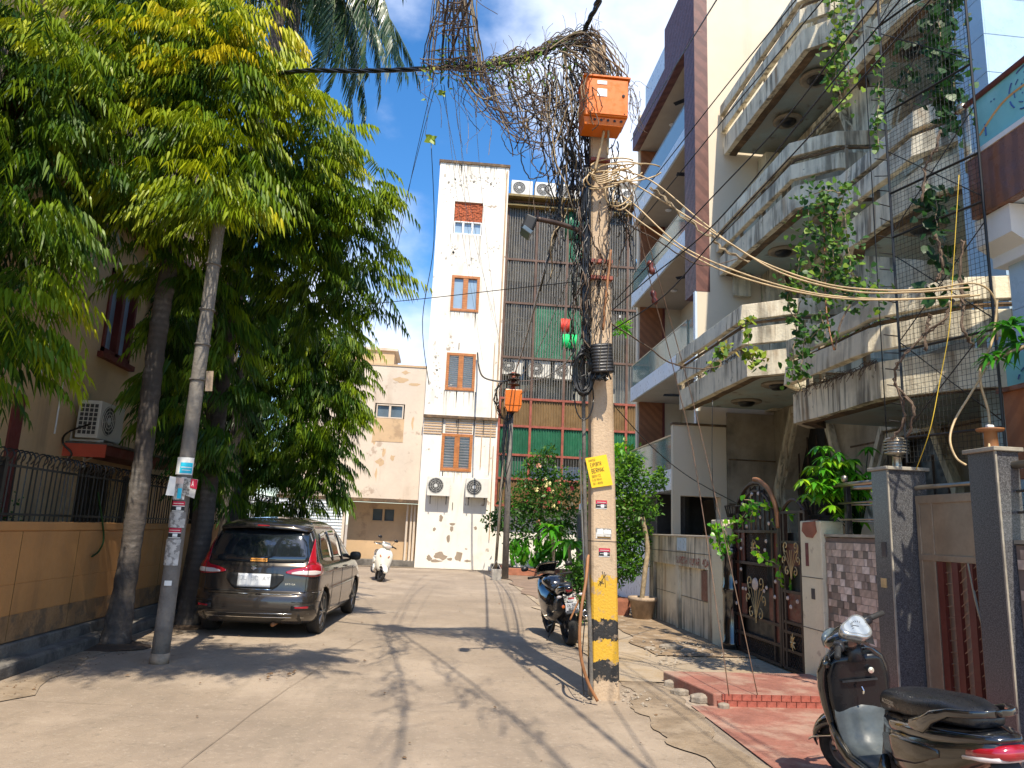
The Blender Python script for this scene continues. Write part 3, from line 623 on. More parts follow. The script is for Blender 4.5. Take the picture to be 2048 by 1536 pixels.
mb=MB(); wall_grid(mb,lambda a,b,d:(a,YP+.45+d,b),-3.75,XL,0,2.52,[(-2.83,-1.86,1.75,2.32)],.2); mb.build('lower_wall','tan',t)
window(t,(-2.83,-1.86,1.75,2.32),YP+.5,'tan','glassdark',.05,2)
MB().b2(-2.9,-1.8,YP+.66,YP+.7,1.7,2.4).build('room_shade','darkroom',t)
for x in (-1.35,-1.18,-1.05): MB().tube([(x,YP-.05,.25),(x,YP-.05,2.5)],.045,6).build('pipe','pink',t)
mb=MB()
for (u,v,a,b) in ((785,915,.16,.16),(760,925,.25,.2),(747,880,.14,.25),(752,950,.08,.3),(768,905,.1,.3),(800,760,.5,.14),(830,770,.35,.1),(812,745,.25,.1),(825,845,.1,.35)):
    p=PY(u,v,YP-.003); n=11; MB().add([(p.x+math.cos(q*2*PI/n)*a*random.uniform(.4,1.1)*.8,p.y,p.z+math.sin(q*2*PI/n)*b*random.uniform(.4,1.1)) for q in range(n)],[tuple(range(n))]).build('flaked_plaster','tan',t)
t=thing('roof_room','small tan roof room stepping above the pink house','roof room',(-4,34,8.3))
MB().b2(-7,-2.55,33.5,36,8.3,9.5).build('wall','tan',t); MB().b2(-7.1,-2.4,33.4,36,9.5,9.62).build('roof_slab','pink',t)
t=thing('white_garage','pale grey shuttered garage wall left of the pink house','garage',(-5,30,0))
MB().b2(-9,-3.76,30.2,30.5,0,2.5).build('shutter','whiteplain',t); 
mb=MB(); [mb.b2(-9,-3.78,30.17,30.2,.1+k*.12,.13+k*.12) for k in range(20)]; mb.build('shutter_rib','whiteblue',t,kind='stuff')
MB().b2(-3.86,-3.76,30.1,30.5,0,2.5).build('post','pink',t)
# ================= GRILLE BUILDING =================
YG=30.9
t=thing('screened_building','four storey building behind corrugated sheets and vertical grille right of the tower','building',(5,32,0))
x0,x1=2.16,8.6
MB().b2(x0,x1,YG+1.1,YG+1.3,0,16.2).build('back_wall','slab',t)
for i,z in enumerate((7.15,9.9,12.9,15.9)): MB().b2(x0,x1,YG+.15,YG+1.1,z-.45,z).build('floor_slab','slab',t)
mb=MB()
for x in (2.9,4.6,6.3): 
    for z in (8.2,11,13.8): MB().b2(x,x+1.0,YG+1.02,YG+1.09,z,z+1.4).build('window','glassdark',t)
mb=MB()
for x in (2.75,4.1,5.6,7.2): MB().b2(x-.18,x+.18,YG+.7,YG+1.09,7.2,15.6).build('pier','slab',t)
# frames
mb=MB()
for x in (x0+.06,3.55,4.95,6.3,7.7,x1): mb.b2(x-.05,x+.05,YG-.05,YG+.05,2.6,7.1)
for z in (7.15,5.97,4.75,3.75,2.62): mb.b2(x0,x1,YG-.055,YG+.045,z-.045,z+.045)
mb.build('frame','rustframe',t)
mb=MB()
for x in (x0+.06,3.55,4.95,6.3,7.7,x1): mb.b2(x-.05,x+.05,YG-.05,YG+.05,7.2,16.2)
for z in (16.15,13.4,11.4,8.95): mb.b2(x0,x1,YG-.055,YG+.045,z-.045,z+.045)
mb.build('frame','mutedframe',t)
for a,b in ((2.25,3.49),(3.61,4.89),(5.01,6.24),(6.36,7.64),(7.76,8.5)):
    for c,d in ((9.0,11.34),(11.46,13.34),(13.46,16.08)): MB().b2(a,b,YG+.03,YG+.036,c,d).build('clear_sheet','greenpoly' if a in (3.61,5.01) and c<11 or a==5.01 and c>13 else 'polysheet',t)
mb=MB()
n=58
for i in range(n):
    x=x0+.05+(x1-x0-.1)*i/(n-1); mb.b2(x-.012,x+.012,YG-.02,YG+.02,7.2,16.1)
mb.build('grille_bar','bars',t,kind='stuff')
def corr(name,m,xa,xb,za,zb,y,p=.11,amp=.035,parent=None,kind=None):
    V=[];F=[];k=int((xb-xa)/p*4)
    for i in range(k+1):
        x=xa+(xb-xa)*i/k; yy=y+amp*(0,1,1,0)[i%4]; V+=[(x,yy,za),(x,yy,zb)]
    for i in range(k): F.append((2*i,2*i+2,2*i+3,2*i+1))
    return MB().add(V,F).build(name,m,parent)
for a,b in ((2.3,3.5),(3.6,4.9),(5.0,6.25),(6.35,7.65),(7.75,8.55)):
    corr('brown_sheet','brownsheet',a,b,6.02,7.1,YG,parent=t); corr('green_sheet','greensheet',a,b,4.8,5.92,YG,parent=t)
    corr('brown_sheet','brownsheet',a,b,2.67,3.7,YG,parent=t)
for a,b,z0_,z1_ in ((4.97,6.25,9.0,11.35),(4.97,6.25,11.45,13.35),(2.3,3.5,3.8,4.7),(6.35,7.6,3.8,4.7)): MB().b2(a,b,YG+.08,YG+.1,z0_,z1_).build('shade_net','greensheet',t)
mb=MB(); mb.b2(3.6,8.5,YG+.5,YG+.55,3.8,4.4); mb.build('inner_wall','whiteblue',t)
mb=MB()
for i in range(56): 
    x=2.3+i*.113; mb.b2(x-.008,x+.008,YG-.02,YG,3.78,4.72)
mb.build('grille_bar','bars',t,kind='stuff')
MB().b2(x0,x1,YG-.5,YG+.4,16.2,16.30).build('roof_edge','yellowledge',t)
MB().b2(x0,x1,YG-.3,YG+.5,15.85,15.93).build('roof_edge','yellowledge',t)
MB().b2(x0,x1,YG+.41,YG+2.2,16.1,16.25).build('roof_slab','slab',t)
MB().b2(x0,x1,YG+.6,YG+.8,0,2.62).build('lower_wall','white',t)
MB().b2(4.4,5.3,YG+.55,YG+.6,1.0,2.1).build('meter_cabinet','tin',t)
for i,(u) in enumerate((1045,1092,1140,1215,1262)):
    p=PY(u,360,YG-.3); ac_unit('%s white air conditioner in the rooftop row of the screened building'%('leftmost','second','middle','fourth','rightmost')[i],(p.x,YG-.3,16.33),0,.95,.72,.34,'air conditioners on the roof edge')
for i,(u,v) in enumerate(((1023,738),(1079,744),(1130,748),(1245,640))):
    p=PY(u,v,YG+.1); ac_unit(('leftmost of the air conditioners behind the grille','second air conditioner behind the grille above the brown sheets','third air conditioner behind the grille above the brown sheets','air conditioner behind the grille right of the big pole')[i],(p.x,YG+.05,p.z-.25),0,.95,.74,.3,'air conditioners behind the grille')
# things seen through the grille
p=PY(1040,640,YG+.5); tt=thing('ladder','pale ladder standing behind the grille','ladder',(p.x,YG+.5,8.7))
for dx in(-.22,.22): MB().tube([(p.x+dx,YG+.5,8.7),(p.x+dx*.8,YG+.7,11.3)],.03,5).build('rail','whiteplain',tt)
for k in range(7): MB().tube([(p.x-.2,YG+.5+k*.025,8.95+k*.33),(p.x+.2,YG+.5+k*.025,8.95+k*.33)],.022,5).build('rung','whiteplain',tt)
def hangcloth(name,label,cat,m,u0,v0,u1,v1,y):
    a=PY(u0,v0,y);b=PY(u1,v1,y); V=[];F=[];nx=10
    for i in range(nx+1):
        x=a.x+(b.x-a.x)*i/nx; yy=y+.05*math.sin(i*1.7); V+=[(x,yy,a.z),(x+.03*math.sin(i),yy-.03,(a.z+b.z)/2),(x,yy+.02,b.z+.05*math.sin(i*2.3))]
    for i in range(nx): F+=[(3*i,3*i+3,3*i+4,3*i+1),(3*i+1,3*i+4,3*i+5,3*i+2)]
    tag(MB().add(V,F).build(name,m,None,True,solid=.01),label,cat)
hangcloth('green_cloth','bright green cloth hung inside the grille','cloth','greencloth',1126,668,1153,697,YG-.06)
hangcloth('red_cloth','red cloth hung above the bright green cloth','cloth','reditem',1122,637,1139,664,YG-.06)
hangcloth('green_net','dark green net hung high behind the grille','net','greensheet',1132,420,1170,480,YG-.06)
hangcloth('blue_item','small blue board behind the grille right of the pole','board','blueitem',1272,518,1284,530,YG-.06)
# planter with low brown edge in front
t=thing('planter_bed','low terracotta edged planter bed at the end of the street','planter',(3.8,28.4,0))
MB().b2(2.45,5.2,27.9,28.05,0,.26).build('edge','terracotta',t,bev=.02); MB().b2(2.45,2.6,28.05,30.2,0,.26).build('edge','terracotta',t); MB().b2(2.6,5.2,28.05,30.2,0,.2).build('soil','soil',t)
t=thing('gate_pillar','dark grey stone gate pillar with a lamp behind the flowering bush','pillar',(5.15,27,0))
MB().b2(5.0,5.42,27,27.3,0,2.3).build('shaft','granite',t); MB().b2(4.96,5.46,26.96,27.34,2.3,2.36).build('cap','granitetrim',t); MB().lathe([(.0,2.7),(.14,2.68),(.16,2.5),(.12,2.38),(.05,2.36)],(5.2,27.15,0),12).build('lamp','stickerwhite',t,True)
# ================= FAR WHITE BUILDING =================
t=thing('distant_white_building','pale upper storeys behind the screened building','building',(9,40,0))
MB().b2(8.2,16,38,44,0,23).build('wall','whiteplain',t); MB().b2(7.9,16.2,37.4,38,20.9,21.3).build('slab_edge','whiteplain',t)
mb=MB(); mb.b2(8.6,9.5,37.95,37.99,17.6,20.0); mb.b2(9.9,11.5,37.95,37.99,17.6,20.0); mb.build('window','glassdark',t)
MB().b2(7.6,8.2,38.0,38.3,17,21).build('pier','whiteplain',t)
# ================= CREAM BUILDING WITH GLASS BALCONIES =================
XC=5.45; YN,YF=15.5,21.35
t=thing('cream_apartment_building','cream apartment block with glass fronted balconies and brown cladding','building',(7,18,0))
mb=MB(); mb.quad((XC+.02,YN,2.5),(12,YN,2.5),(12,YN,19),(XC+.02,YN,19)); mb.quad((6.0,YN,0),(12,YN,0),(12,YN,2.5),(6.0,YN,2.5)); mb.quad((12,YN,0),(12,YF,0),(12,YF,19),(12,YN,19)); mb.build('end_wall','cream',t)
MB().b2(XC-.006,XC+.32,YN-.006,YN+.75,7.1,19).build('clad_pier','cladding',t)
MB().b2(XC-.03,XC+.30,YN+.003,YN+.12,3.5,7.1).build('white_pier','whiteblue',t)
MB().b2(7.0,7.2,YN+.02,YF+.1,0,15).build('back_wall','cream',t)
MB().b2(XC+.2,7.2,YF-.05,YF+.15,0,15).build('side_wall','cream',t)
for z0,z1 in ((4.15,5.55),(5.96,8.5),(8.92,11.15),(11.6,13.7)):
    MB().b2(XC+.25,XC+.95,YF-.10,YF-.051,z0,z1).build('clad_panel','woodclad',t); MB().b2(XC+.95,XC+1.02,YF-.12,YF-.051,z0,z1).build('door_edge','maroon',t)
    MB().b2(6.9,6.99,17.2,19.6,z0,z0+2.1).build('balcony_door','glassdark',t)
fl=[(5.55,5.96,6.62),(8.50,8.90,9.55),(11.17,11.58,12.25)]
for i,(zb,zt,zg) in enumerate(fl):
    MB().b2(XC,7.1,YN+.02,YF,zb,zt).build('floor_slab','whiteblue',t)
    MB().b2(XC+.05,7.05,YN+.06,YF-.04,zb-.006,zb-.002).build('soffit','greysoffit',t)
    L_=(YF-YN-.85)/3
    for k in range(3): MB().b2(XC+.04,XC+.055,YN+.78+L_*k,YN+.77+L_*(k+1),zt+.005,zg).build('glass_panel','greenglass' if i<2 else 'blueglass',t)
    MB().b2(XC+.03,XC+.07,YN+.76,YF,zg,zg+.03).build('handrail','steel',t)
    if i==0: MB().b2(XC+.07,XC+.1,YN+.1,YN+.78,zt,zg).build('glass_panel','greenglass',t)
# roof fascia
mb=MB(); mb.b2(XC-.01,XC+.2,17.9,YF,13.72,14.34); mb.b2(XC-.012,XC+.2,YN-.01,17.9,13.72,15.55); mb.build('roof_fascia','cladding',t)
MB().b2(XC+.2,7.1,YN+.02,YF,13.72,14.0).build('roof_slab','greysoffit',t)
MB().b2(XC+.35,XC+.5,YN+1,YF-.2,14,15.9).build('roof_parapet','whiteblue',t)
for (yy,z) in ((19.6,13.7),(19.8,5.53),(19.5,8.48),(20,11.15)): MB().lathe([(0,-.03),(.09,-.02),(.1,0)],(6.2,yy,z),14).build('ceiling_light','whiteplain',t)
# ground and first floor deck, green glass
XD=4.9
for k in range(4): MB().b2(XD+.04,XD+.055,YN+.15+k*1.35,YN+1.48+k*1.35,3.08,3.80).build('glass_panel','greenglass',t)
MB().b2(XD+.02,XD+.08,YN+.1,YF,3.80,3.83).build('handrail','steel',t)
mb=MB(); mb.b2(XD,7,YN+.1,YF,2.62,3.07); mb.build('floor_slab','whiteblue',t)
mb=MB(); wall_grid(mb,lambda a,b,d:(a,YN-.02+d,b),XD,6.08,0,4.02,[(5.06,5.95,1.66,2.5)],.3); mb.quad((XD,YN-.02,0),(XD,YN+.12,0),(XD,YN+.12,4.02),(XD,YN-.02,4.02)); mb.build('porch_wall','cream',t)
MB().b2(XD-.02,6.1,YN-.05,YN+.15,4.02,4.07).build('porch_coping','mossedge',t)
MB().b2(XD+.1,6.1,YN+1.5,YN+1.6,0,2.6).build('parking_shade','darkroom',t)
MB().b2(XD,5.45,YN-.026,YN-.022,1.5,1.66).build('blue_panel','glassblue',t)
mb=MB(); mb.b2(XD,XD+.1,YN+.2,YF,0,1.62); mb.build('low_wall','whiteblue',t)
# side wall below the deck seen through the plants
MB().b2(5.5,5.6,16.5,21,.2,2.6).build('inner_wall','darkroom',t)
# ceiling fans
def fan(label,loc,rz):
    t=thing('ceiling_fan',label,'fan',loc,'ceiling fans under the glass balconies'); x,y,z=loc
    MB().tube([(x,y,z),(x,y,z-.28)],.015,6).build('rod','blackmetal',t); MB().lathe([(0,z-.24),(.10,z-.26),(.12,z-.31),(.05,z-.36),(0,z-.36)],(x,y,0),14).build('motor','blackmetal',t)
    for k in range(3):
        a=rz+k*2*PI/3; m=MB(); m.box((x+math.cos(a)*.38,y+math.sin(a)*.38,z-.31),(.52,.13,.01),M=Matrix.Rotation(a,3,'Z')@Matrix.Rotation(.2,3,'X')); m.build('blade','blackmetal',t)
fan('dark ceiling fan under the lowest glass balcony slab overhead',(6.2,17.3,8.49),.4); fan('dark ceiling fan under the middle balcony ceiling',(6.2,17.2,11.16),1.0); fan('dark ceiling fan under the brown edged roof',(6.2,17.6,13.70),.2); fan('dark ceiling fan on the lowest balcony ceiling',(6.2,18.3,5.54),.9)
# ================= MOSSY CONCRETE BUILDING =================
t=thing('weathered_concrete_building','stained concrete house with stepped angular balconies overgrown by creepers','building',(7,11,0))
ORW=7.15
mb=MB(); wall_grid(mb,lambda a,b,d:(ORW+d,a,b),7.6,15.45,0,4.5,[],.4)
mb=MB()
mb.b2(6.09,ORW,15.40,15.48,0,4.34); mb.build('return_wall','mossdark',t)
# main wall with a hexagonal opening
hexp=[(14.6,.9),(15.0,2.7),(14.3,4.02),(13.3,4.02),(12.75,2.7),(13.1,.9)]
def hexwall(xw,ya,yb,za,zb,hexes,name,m,dep=.35):
    bm=bmesh.new(); 
    o=[bm.verts.new((xw,y,z)) for y,z in ((ya,za),(yb,za),(yb,zb),(ya,zb))]
    eds=[bm.edges.new((o[i],o[(i+1)%4])) for i in range(4)]
    for hx in hexes:
        hv=[bm.verts.new((xw,y,z)) for y,z in hx]; eds+=[bm.edges.new((hv[i],hv[(i+1)%len(hv)])) for i in range(len(hv))]
    bmesh.ops.triangle_fill(bm,edges=eds,use_beauty=True)
    # remove faces inside the holes
    def inside(p,poly):
        c=False;n=len(poly)
        for i in range(n):
            (x1,y1),(x2,y2)=poly[i],poly[(i+1)%n]
            if (y1>p[1])!=(y2>p[1]) and p[0]<(x2-x1)*(p[1]-y1)/(y2-y1)+x1: c=not c
        return c
    kill=[f for f in bm.faces if any(inside((f.calc_center_median().y,f.calc_center_median().z),hx) for hx in hexes)]
    bmesh.ops.delete(bm,geom=kill,context='FACES_ONLY')
    bm.verts.index_update(); mb=MB(); mb.add([v.co.copy() for v in bm.verts],[tuple(v.index for v in f.verts) for f in bm.faces]); bm.free()
    for hx in hexes:
        n=len(hx)
        for i in range(n):
            (y1,z1),(y2,z2)=hx[i],hx[(i+1)%n]; mb.quad((xw,y1,z1),(xw,y2,z2),(xw+dep,y2,z2),(xw+dep,y1,z1))
    w_=mb.build(name,m,t)
    for hx in hexes:   # stepped trim round the opening
        cy=sum(p[0] for p in hx)/len(hx); cz=sum(p[1] for p in hx)/len(hx); tr=MB(); n=len(hx)
        for s0,s1,pr in ((1.02,1.10,.07),(1.13,1.22,.13)):
            for i in range(n):
                q=[]
                for (y,z) in (hx[i],hx[(i+1)%n]):
                    q.append(((cy+(y-cy)*s0),(cz+(z-cz)*s0))); q.append(((cy+(y-cy)*s1),(cz+(z-cz)*s1)))
                a0,b0,a1,b1=q
                tr.prism([(xw,a0[0],a0[1]),(xw,a1[0],a1[1]),(xw,b1[0],b1[1]),(xw,b0[0],b0[1])],(-pr,0,0))
        tr.build('window_trim','moss',w_)
        MB().add([(xw+dep*.8,y,z) for y,z in hx],[tuple(range(n))]).build('pane','carblack',w_)
        g=MB()
        for k in range(1,6):
            yy=min(p[0] for p in hx)+(max(p[0] for p in hx)-min(p[0] for p in hx))*k/6; g.tube([(xw+.15,yy,min(p[1] for p in hx)+.3),(xw+.15,yy,max(p[1] for p in hx)-.3)],.02,4)
        g.build('window_bar','ornatebrown',w_)
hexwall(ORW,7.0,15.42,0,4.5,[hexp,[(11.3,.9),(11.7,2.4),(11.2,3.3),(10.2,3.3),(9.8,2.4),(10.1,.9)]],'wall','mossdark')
hexwall(7.5,6.8,15.42,4.5,7.6,[[(13.9,4.9),(14.3,6.0),(13.7,7.1),(12.9,7.1),(12.4,6.0),(12.7,4.9)]],'wall','moss')
hexwall(7.5,6.8,15.42,7.6,10.5,[[(13.9,8.0),(14.4,8.9),(13.6,10.1),(12.8,10.1),(12.3,8.9),(12.6,8.0)],[(10.6,7.9),(10.9,8.8),(10.3,9.9),(9.7,9.9),(9.1,8.8),(9.4,7.9)]],'wall','moss')
hexwall(7.6,6.8,15.42,10.5,14,[[(13.9,11.0),(14.4,12),(13.6,13.1),(12.8,13.1),(12.3,12),(12.6,11)]],'wall','moss')
for z in (1.35,2.35,3.3): MB().b2(6.1,ORW-.003,15.385,15.397,z,z+.03).build('wall_groove','mossedge',t)
for z in (2.35,3.3): MB().b2(ORW-.012,ORW-.004,7.2,12.4,z,z+.03).build('wall_groove','mossedge',t)
MB().b2(6.95,7.3,15.0,15.46,4.4,10.4).build('corner_pier','moss',t)
# balconies: path = plan of the outer edge (far -> near)
def extrude_path(path,z0,z1,th,lean=0):
    mb=MB(); n=len(path); P=[Vector((x,y,0)) for x,y in path]
    nor=[]
    for i in range(n):
        d=Vector((0,0,0))
        if i>0: d+=(P[i]-P[i-1]).normalized()
        if i<n-1: d+=(P[i+1]-P[i]).normalized()
        d.normalize(); q=Vector((d.y,-d.x,0)); 
        nor.append(-q if q.x<0 else q)   # towards the building (+x)
    R=[]
    for i in range(n):
        a=P[i]; b=P[i]+nor[i]*th
        R.append([Vector((a.x-lean,a.y,z0)),Vector((a.x+lean*0,a.y,z1)),Vector((b.x,b.y,z1)),Vector((b.x-lean,b.y,z0))])
    mb.loft(R); return mb
def jit(o,amp):
    for v in o.data.vertices: v.co+=Vector((random.uniform(-amp,amp),random.uniform(-amp,amp),random.uniform(-amp,amp)))
def subd_path(path,step=.35):
    o=[]
    for (a,b),(c,d) in zip(path,path[1:]):
        n=max(1,int(math.hypot(c-a,d-b)/step)); o+=[(a+(c-a)*k/n,b+(d-b)*k/n) for k in range(n)]
    return o+[path[-1]]
def balcony(path,z,H,back,boards,slab_to,crumb=.006):
    p2=subd_path(path)
    fz=z+boards[0][1]
    poly=[(x,y,z) for x,y in path]+[(slab_to,path[-1][1],z),(slab_to,path[0][1],z)]
    fa=extrude_path(p2,z,z+boards[0][1],.12).build('fascia','moss',t); jit(fa,crumb)
    MB().prism([(x+(.12 if i<len(path) else 0),y,zz+.10) for i,(x,y,zz) in enumerate(poly)],(0,0,.16)).build('balcony_slab','tealsoffit',t)
    ed=extrude_path([(x+.13,y) for x,y in p2],z+.005,z+.1,.16).build('slab_rim','mossedge',t); jit(ed,.012)
    for a,b,off in boards[1:]:
        o=extrude_path([(x+off,y) for x,y in p2],z+a,z+b,.11,.02).build('parapet_board','moss',t,bev=.008); jit(o,crumb)
    for k in range(0,len(p2),3):
        x,y=p2[k]; MB().b2(x+.05,x+.11,y-.03,y+.03,z+boards[0][1],z+boards[-1][1]-.03).build('parapet_post','mossdark',t)
    pr=[Vector((x+.055,y,z+boards[-1][1]-.13)) for x,y in p2]
    q=[Vector((x+.03,y,z+boards[-1][0]-.045)) for x,y in p2]; MB().tube(q,.025,6).build('rail_pipe','mossedge',t)
B1=[(0,.42,0),(.54,.83,-.05),(.97,1.25,-.07)]
balcony([(5,15.35),(5,11.75),(5.62,11.22),(6.6,11.0)],4.33,1.25,0,B1,7.15)
balcony([(5.95,15.38),(5.95,11.75),(6.55,11.2),(7.5,11.0)],7.45,1.25,0,B1,7.5)
balcony([(6.1,15.40),(6.1,11.5),(6.75,10.9),(7.6,10.6)],10.45,1.25,0,B1,7.6)
B2=[(0,.42,0),(.54,.82,-.10),(.93,1.2,-.06)]
balcony([(5.3,10.35),(4.9,9.95),(4.9,7.84),(5.45,7.0),(6.2,6.7)],3.27,1.2,0,B2,7.15,.012)
balcony([(6.1,10.5),(5.9,10.1),(5.9,8.25),(6.45,7.4),(7.4,7.0)],6.02,1.15,0,B2,7.5,.012)
balcony([(6.3,10.4),(6.05,10.1),(6.05,8.5),(6.6,7.6),(7.5,7.2)],8.95,1.2,0,B2,7.6,.012)
balcony([(6.4,10.4),(6.15,10.1),(6.15,8.5),(6.7,7.6),(7.6,7.2)],11.8,1.2,0,B2,7.6,.012)
# ceiling roses with dark bowls
for (x,y,z) in ((6.1,14.4,4.41),(5.95,12.6,4.41),(6.75,13.9,7.53),(6.85,12.2,7.53),(6.9,13.8,10.46),(6.75,12.3,10.46),(6.7,9.4,9.03),(6.6,9.3,6.1)):
    m=MB(); m.lathe([(.02,z+.02),(.30,z+.02),(.31,z-.01),(.26,z-.035),(.2,z-.02),(.02,z-.02)],(x,y,0),24); o=m.build('ceiling_rose','mossdark',t,True)
    MB().lathe([(.0,z-.10),(.12,z-.09),(.17,z-.04),(.17,z-.02)],(x,y,0),16).build('bowl','carblack',o,True)
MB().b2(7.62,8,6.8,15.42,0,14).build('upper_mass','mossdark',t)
# vent panel on the return wall (old air conditioner box)
MB().b2(6.25,6.65,15.30,15.39,7.0,8.2).build('louvre_panel','moss',t)
# ================= LOW WALL, PILLARS AND TILED WALL ALONG THE RIGHT =================
t=thing('low_boundary_wall','stained cream boundary wall with recessed bays right of the potted tree','wall',(4.5,13.4,0))
mb=MB()
XW=4.35
mb.b2(XW,XW+.22,11.72,15.35,1.12,1.64)
mb.b2(XW+.06,XW+.22,11.72,15.35,.02,1.12)
for y0_,y1_ in ((11.72,11.95),(13.45,13.62),(15.05,15.35)): mb.b2(XW+.001,XW+.06,y0_,y1_,.02,1.12)
mb.build('wall_panel','moss',t,bev=.006)
MB().b2(XW-.02,XW+.25,11.72,15.35,1.64,1.67).build('coping','cream',t,bev=.006)
MB().b2(XW-.006,XW+.002,11.72,15.35,1.36,1.368).build('wall_joint','mould',t); MB().b2(XW+.052,XW+.061,11.95,15.05,.60,.606).build('wall_joint','mould',t)
MB().b2(XW+.02,XW+.1,11.98,12.3,.62,1.1).build('wall_hatch','ornatered',t)
mb=MB(); letter_mb(mb,'SURESH KUMAR 40A',lambda a,b:(XW-.005,13.55-a,1.17+b-(a*.0)),.11,th=.16); mb.build('painted_lettering','redpaint',t,fix=False)
nb_=[(.0,.16),(.18,.34),(.36,.52)]
for i,(a,b) in enumerate(nb_): tag(MB().b2(XW-.008,XW-.003,13.5-b,13.5-a,1.39,1.62).build('notice_sheet','whiteblue'),('far','middle','near')[i]+' one of three pale blank notice sheets on the low wall','notice',group='notice sheets on the low wall')
t=thing('cream_gate_post','rough cream gate post left of the ornate gate','gate post',(4.5,11.45,0))
MB().b2(4.33,4.62,11.25,11.71,0,1.92).build('post','postcream',t,bev=.015)
t=thing('white_gate_post','broken topped white gate post right of the ornate gate','gate post',(4.55,8.55,0))
o=MB().b2(4.38,4.66,8.32,8.82,0,1.88).build('post','postcream',t,bev=.012)
mb=MB(); mb.loft([[Vector((4.372,8.40+q[0],1.70+q[1])) for q in ((0,.05),(.1,-.02),(.25,-.01),(.36,.06),(.33,.16),(.03,.17))],[Vector((4.42,8.42+q[0]*.9,1.72+q[1])) for q in ((0,.05),(.1,-.02),(.25,-.01),(.36,.06),(.33,.17),(.03,.18))]]); mb.build('exposed_brick','terracotta',t)
MB().b2(4.374,4.39,8.62,8.69,1.35,1.62).build('slot','maroon',t); MB().b2(4.374,4.39,8.50,8.58,.98,1.10).build('slot','mould',t)
for z in (1.22,.64): MB().b2(4.376,4.39,8.32,8.82,z,z+.008).build('joint','mould',t)
MB().b2(4.66,5.3,8.7,8.8,0,1.88).build('return_wall','cream',t,bev=.01)
def tilewall(label,y0,y1,z0,z1,x,seed):
    t=thing('tiled_wall',label,'wall',(x+.1,(y0+y1)/2,0)); MB().b2(x+.012,x+.2,y0,y1,z0,z1-.01).build('wall_panel','grout',t)
    ms={}
    r=random.Random(seed); hh=.078; rows=int((z1-z0)/hh); cnt=0
    for m in range(6):
        for wd in (.055,.095,.135):
            q=MB(); q.b2(-.012,.0,-wd/2+.002,wd/2-.002,-hh/2+.002,hh/2-.002); ms[(m,wd)]=meshof(q,'tile','tile%d'%m)
    for k in range(rows):
        y=y0+.003
        while y<y1-.04:
            wd=r.choice((.055,.095,.135)); 
            if y+wd>y1: break
            if cnt<298: linkobj('tile',ms[(r.choice((0,0,1,1,2,3,4,5)),wd)],t,(x+.012+r.uniform(-.004,.003),y+wd/2,z0+hh*(k+.5)))
            cnt+=1; y+=wd
    MB().b2(x-.005,x+.22,y0,y1,z1,z1+.03).build('coping','granitetrim',t)
    return t
tilewall('boundary wall faced with small brown and pink stone tiles left of the granite pillar',7.27,8.31,.0,1.70,4.42,5)
tilewall('boundary wall faced with small brown and pink stone tiles at the right edge of the photo',4.3,5.59,.0,1.68,4.55,9)
# granite gate pillars
def pillar(label,x0,x1,y0,y1,z1,trimx=True):
    t=thing('granite_gate_pillar',label,'pillar',((x0+x1)/2,(y0+y1)/2,0),'granite gate pillars')
    MB().b2(x0,x1,y0,y1,0,z1).build('shaft','granite',t); MB().b2(x0-.03,x1+.03,y0-.03,y1+.03,z1,z1+.035).build('cap','granitetrim',t,bev=.006)
    MB().b2(x0-.008,x0+.008,y0-.008,y0+.008,0,z1-.001).build('corner_trim','granitetrim',t)
    return t
p1=pillar('granite gate pillar carrying a ringed metal lamp',4.40,4.80,6.99,7.27,2.37)
MB().b2(4.392,4.401,7.08,7.15,1.52,1.66).build('socket_box','mould',p1); MB().b2(4.391,4.401,7.10,7.19,1.22,1.31).build('bell_plate','gold',p1)
MB().b2(4.395,4.402,6.995,7.265,1.08,1.38).build('rust_stain','rustpipe',p1) if False else None
p2=pillar('granite gate pillar at the right edge with a broken lamp stub',4.46,4.66,5.60,5.92,2.42)
MB().b2(4.30,4.6,6.9,6.99,1.98,2.02).build('lintel_notch','granitetrim',p1) if False else None
t=thing('gate_lamp','ringed metal lamp on the left granite pillar','lamp',(4.58,7.1,2.41))
MB().lathe([(.05,2.405),(.045,2.43),(.04,2.52),(.05,2.53),(.115,2.545),(.115,2.56),(.03,2.57)],(4.58,7.1,0),20).build('base','steel',t,True)
MB().lathe([(.085,2.56),(.09,2.6),(.085,2.68)],(4.58,7.1,0),20).build('shade','dial',t,True)
for k in range(4): MB().lathe([(.105,2.575+k*.03),(.118,2.575+k*.03),(.118,2.587+k*.03),(.105,2.587+k*.03)],(4.58,7.1,0),20,close=True).build('ring','steel',t,True)
MB().lathe([(0,2.72),(.06,2.715),(.10,2.70),(.11,2.685),(0,2.68)],(4.58,7.1,0),20).build('lid','steel',t,True)
t=thing('lamp_stub','rusty lamp stub with a white cap on the right granite pillar','lamp',(4.56,5.76,2.455))
MB().lathe([(.055,2.455),(.05,2.6),(.10,2.605),(.11,2.625),(.0,2.63)],(4.56,5.76,0),16).build('stem','rustpipe',t,True); MB().b2(4.53,4.59,5.74,5.78,2.63,2.66).build('cap','whiteplain',t,bev=.01)
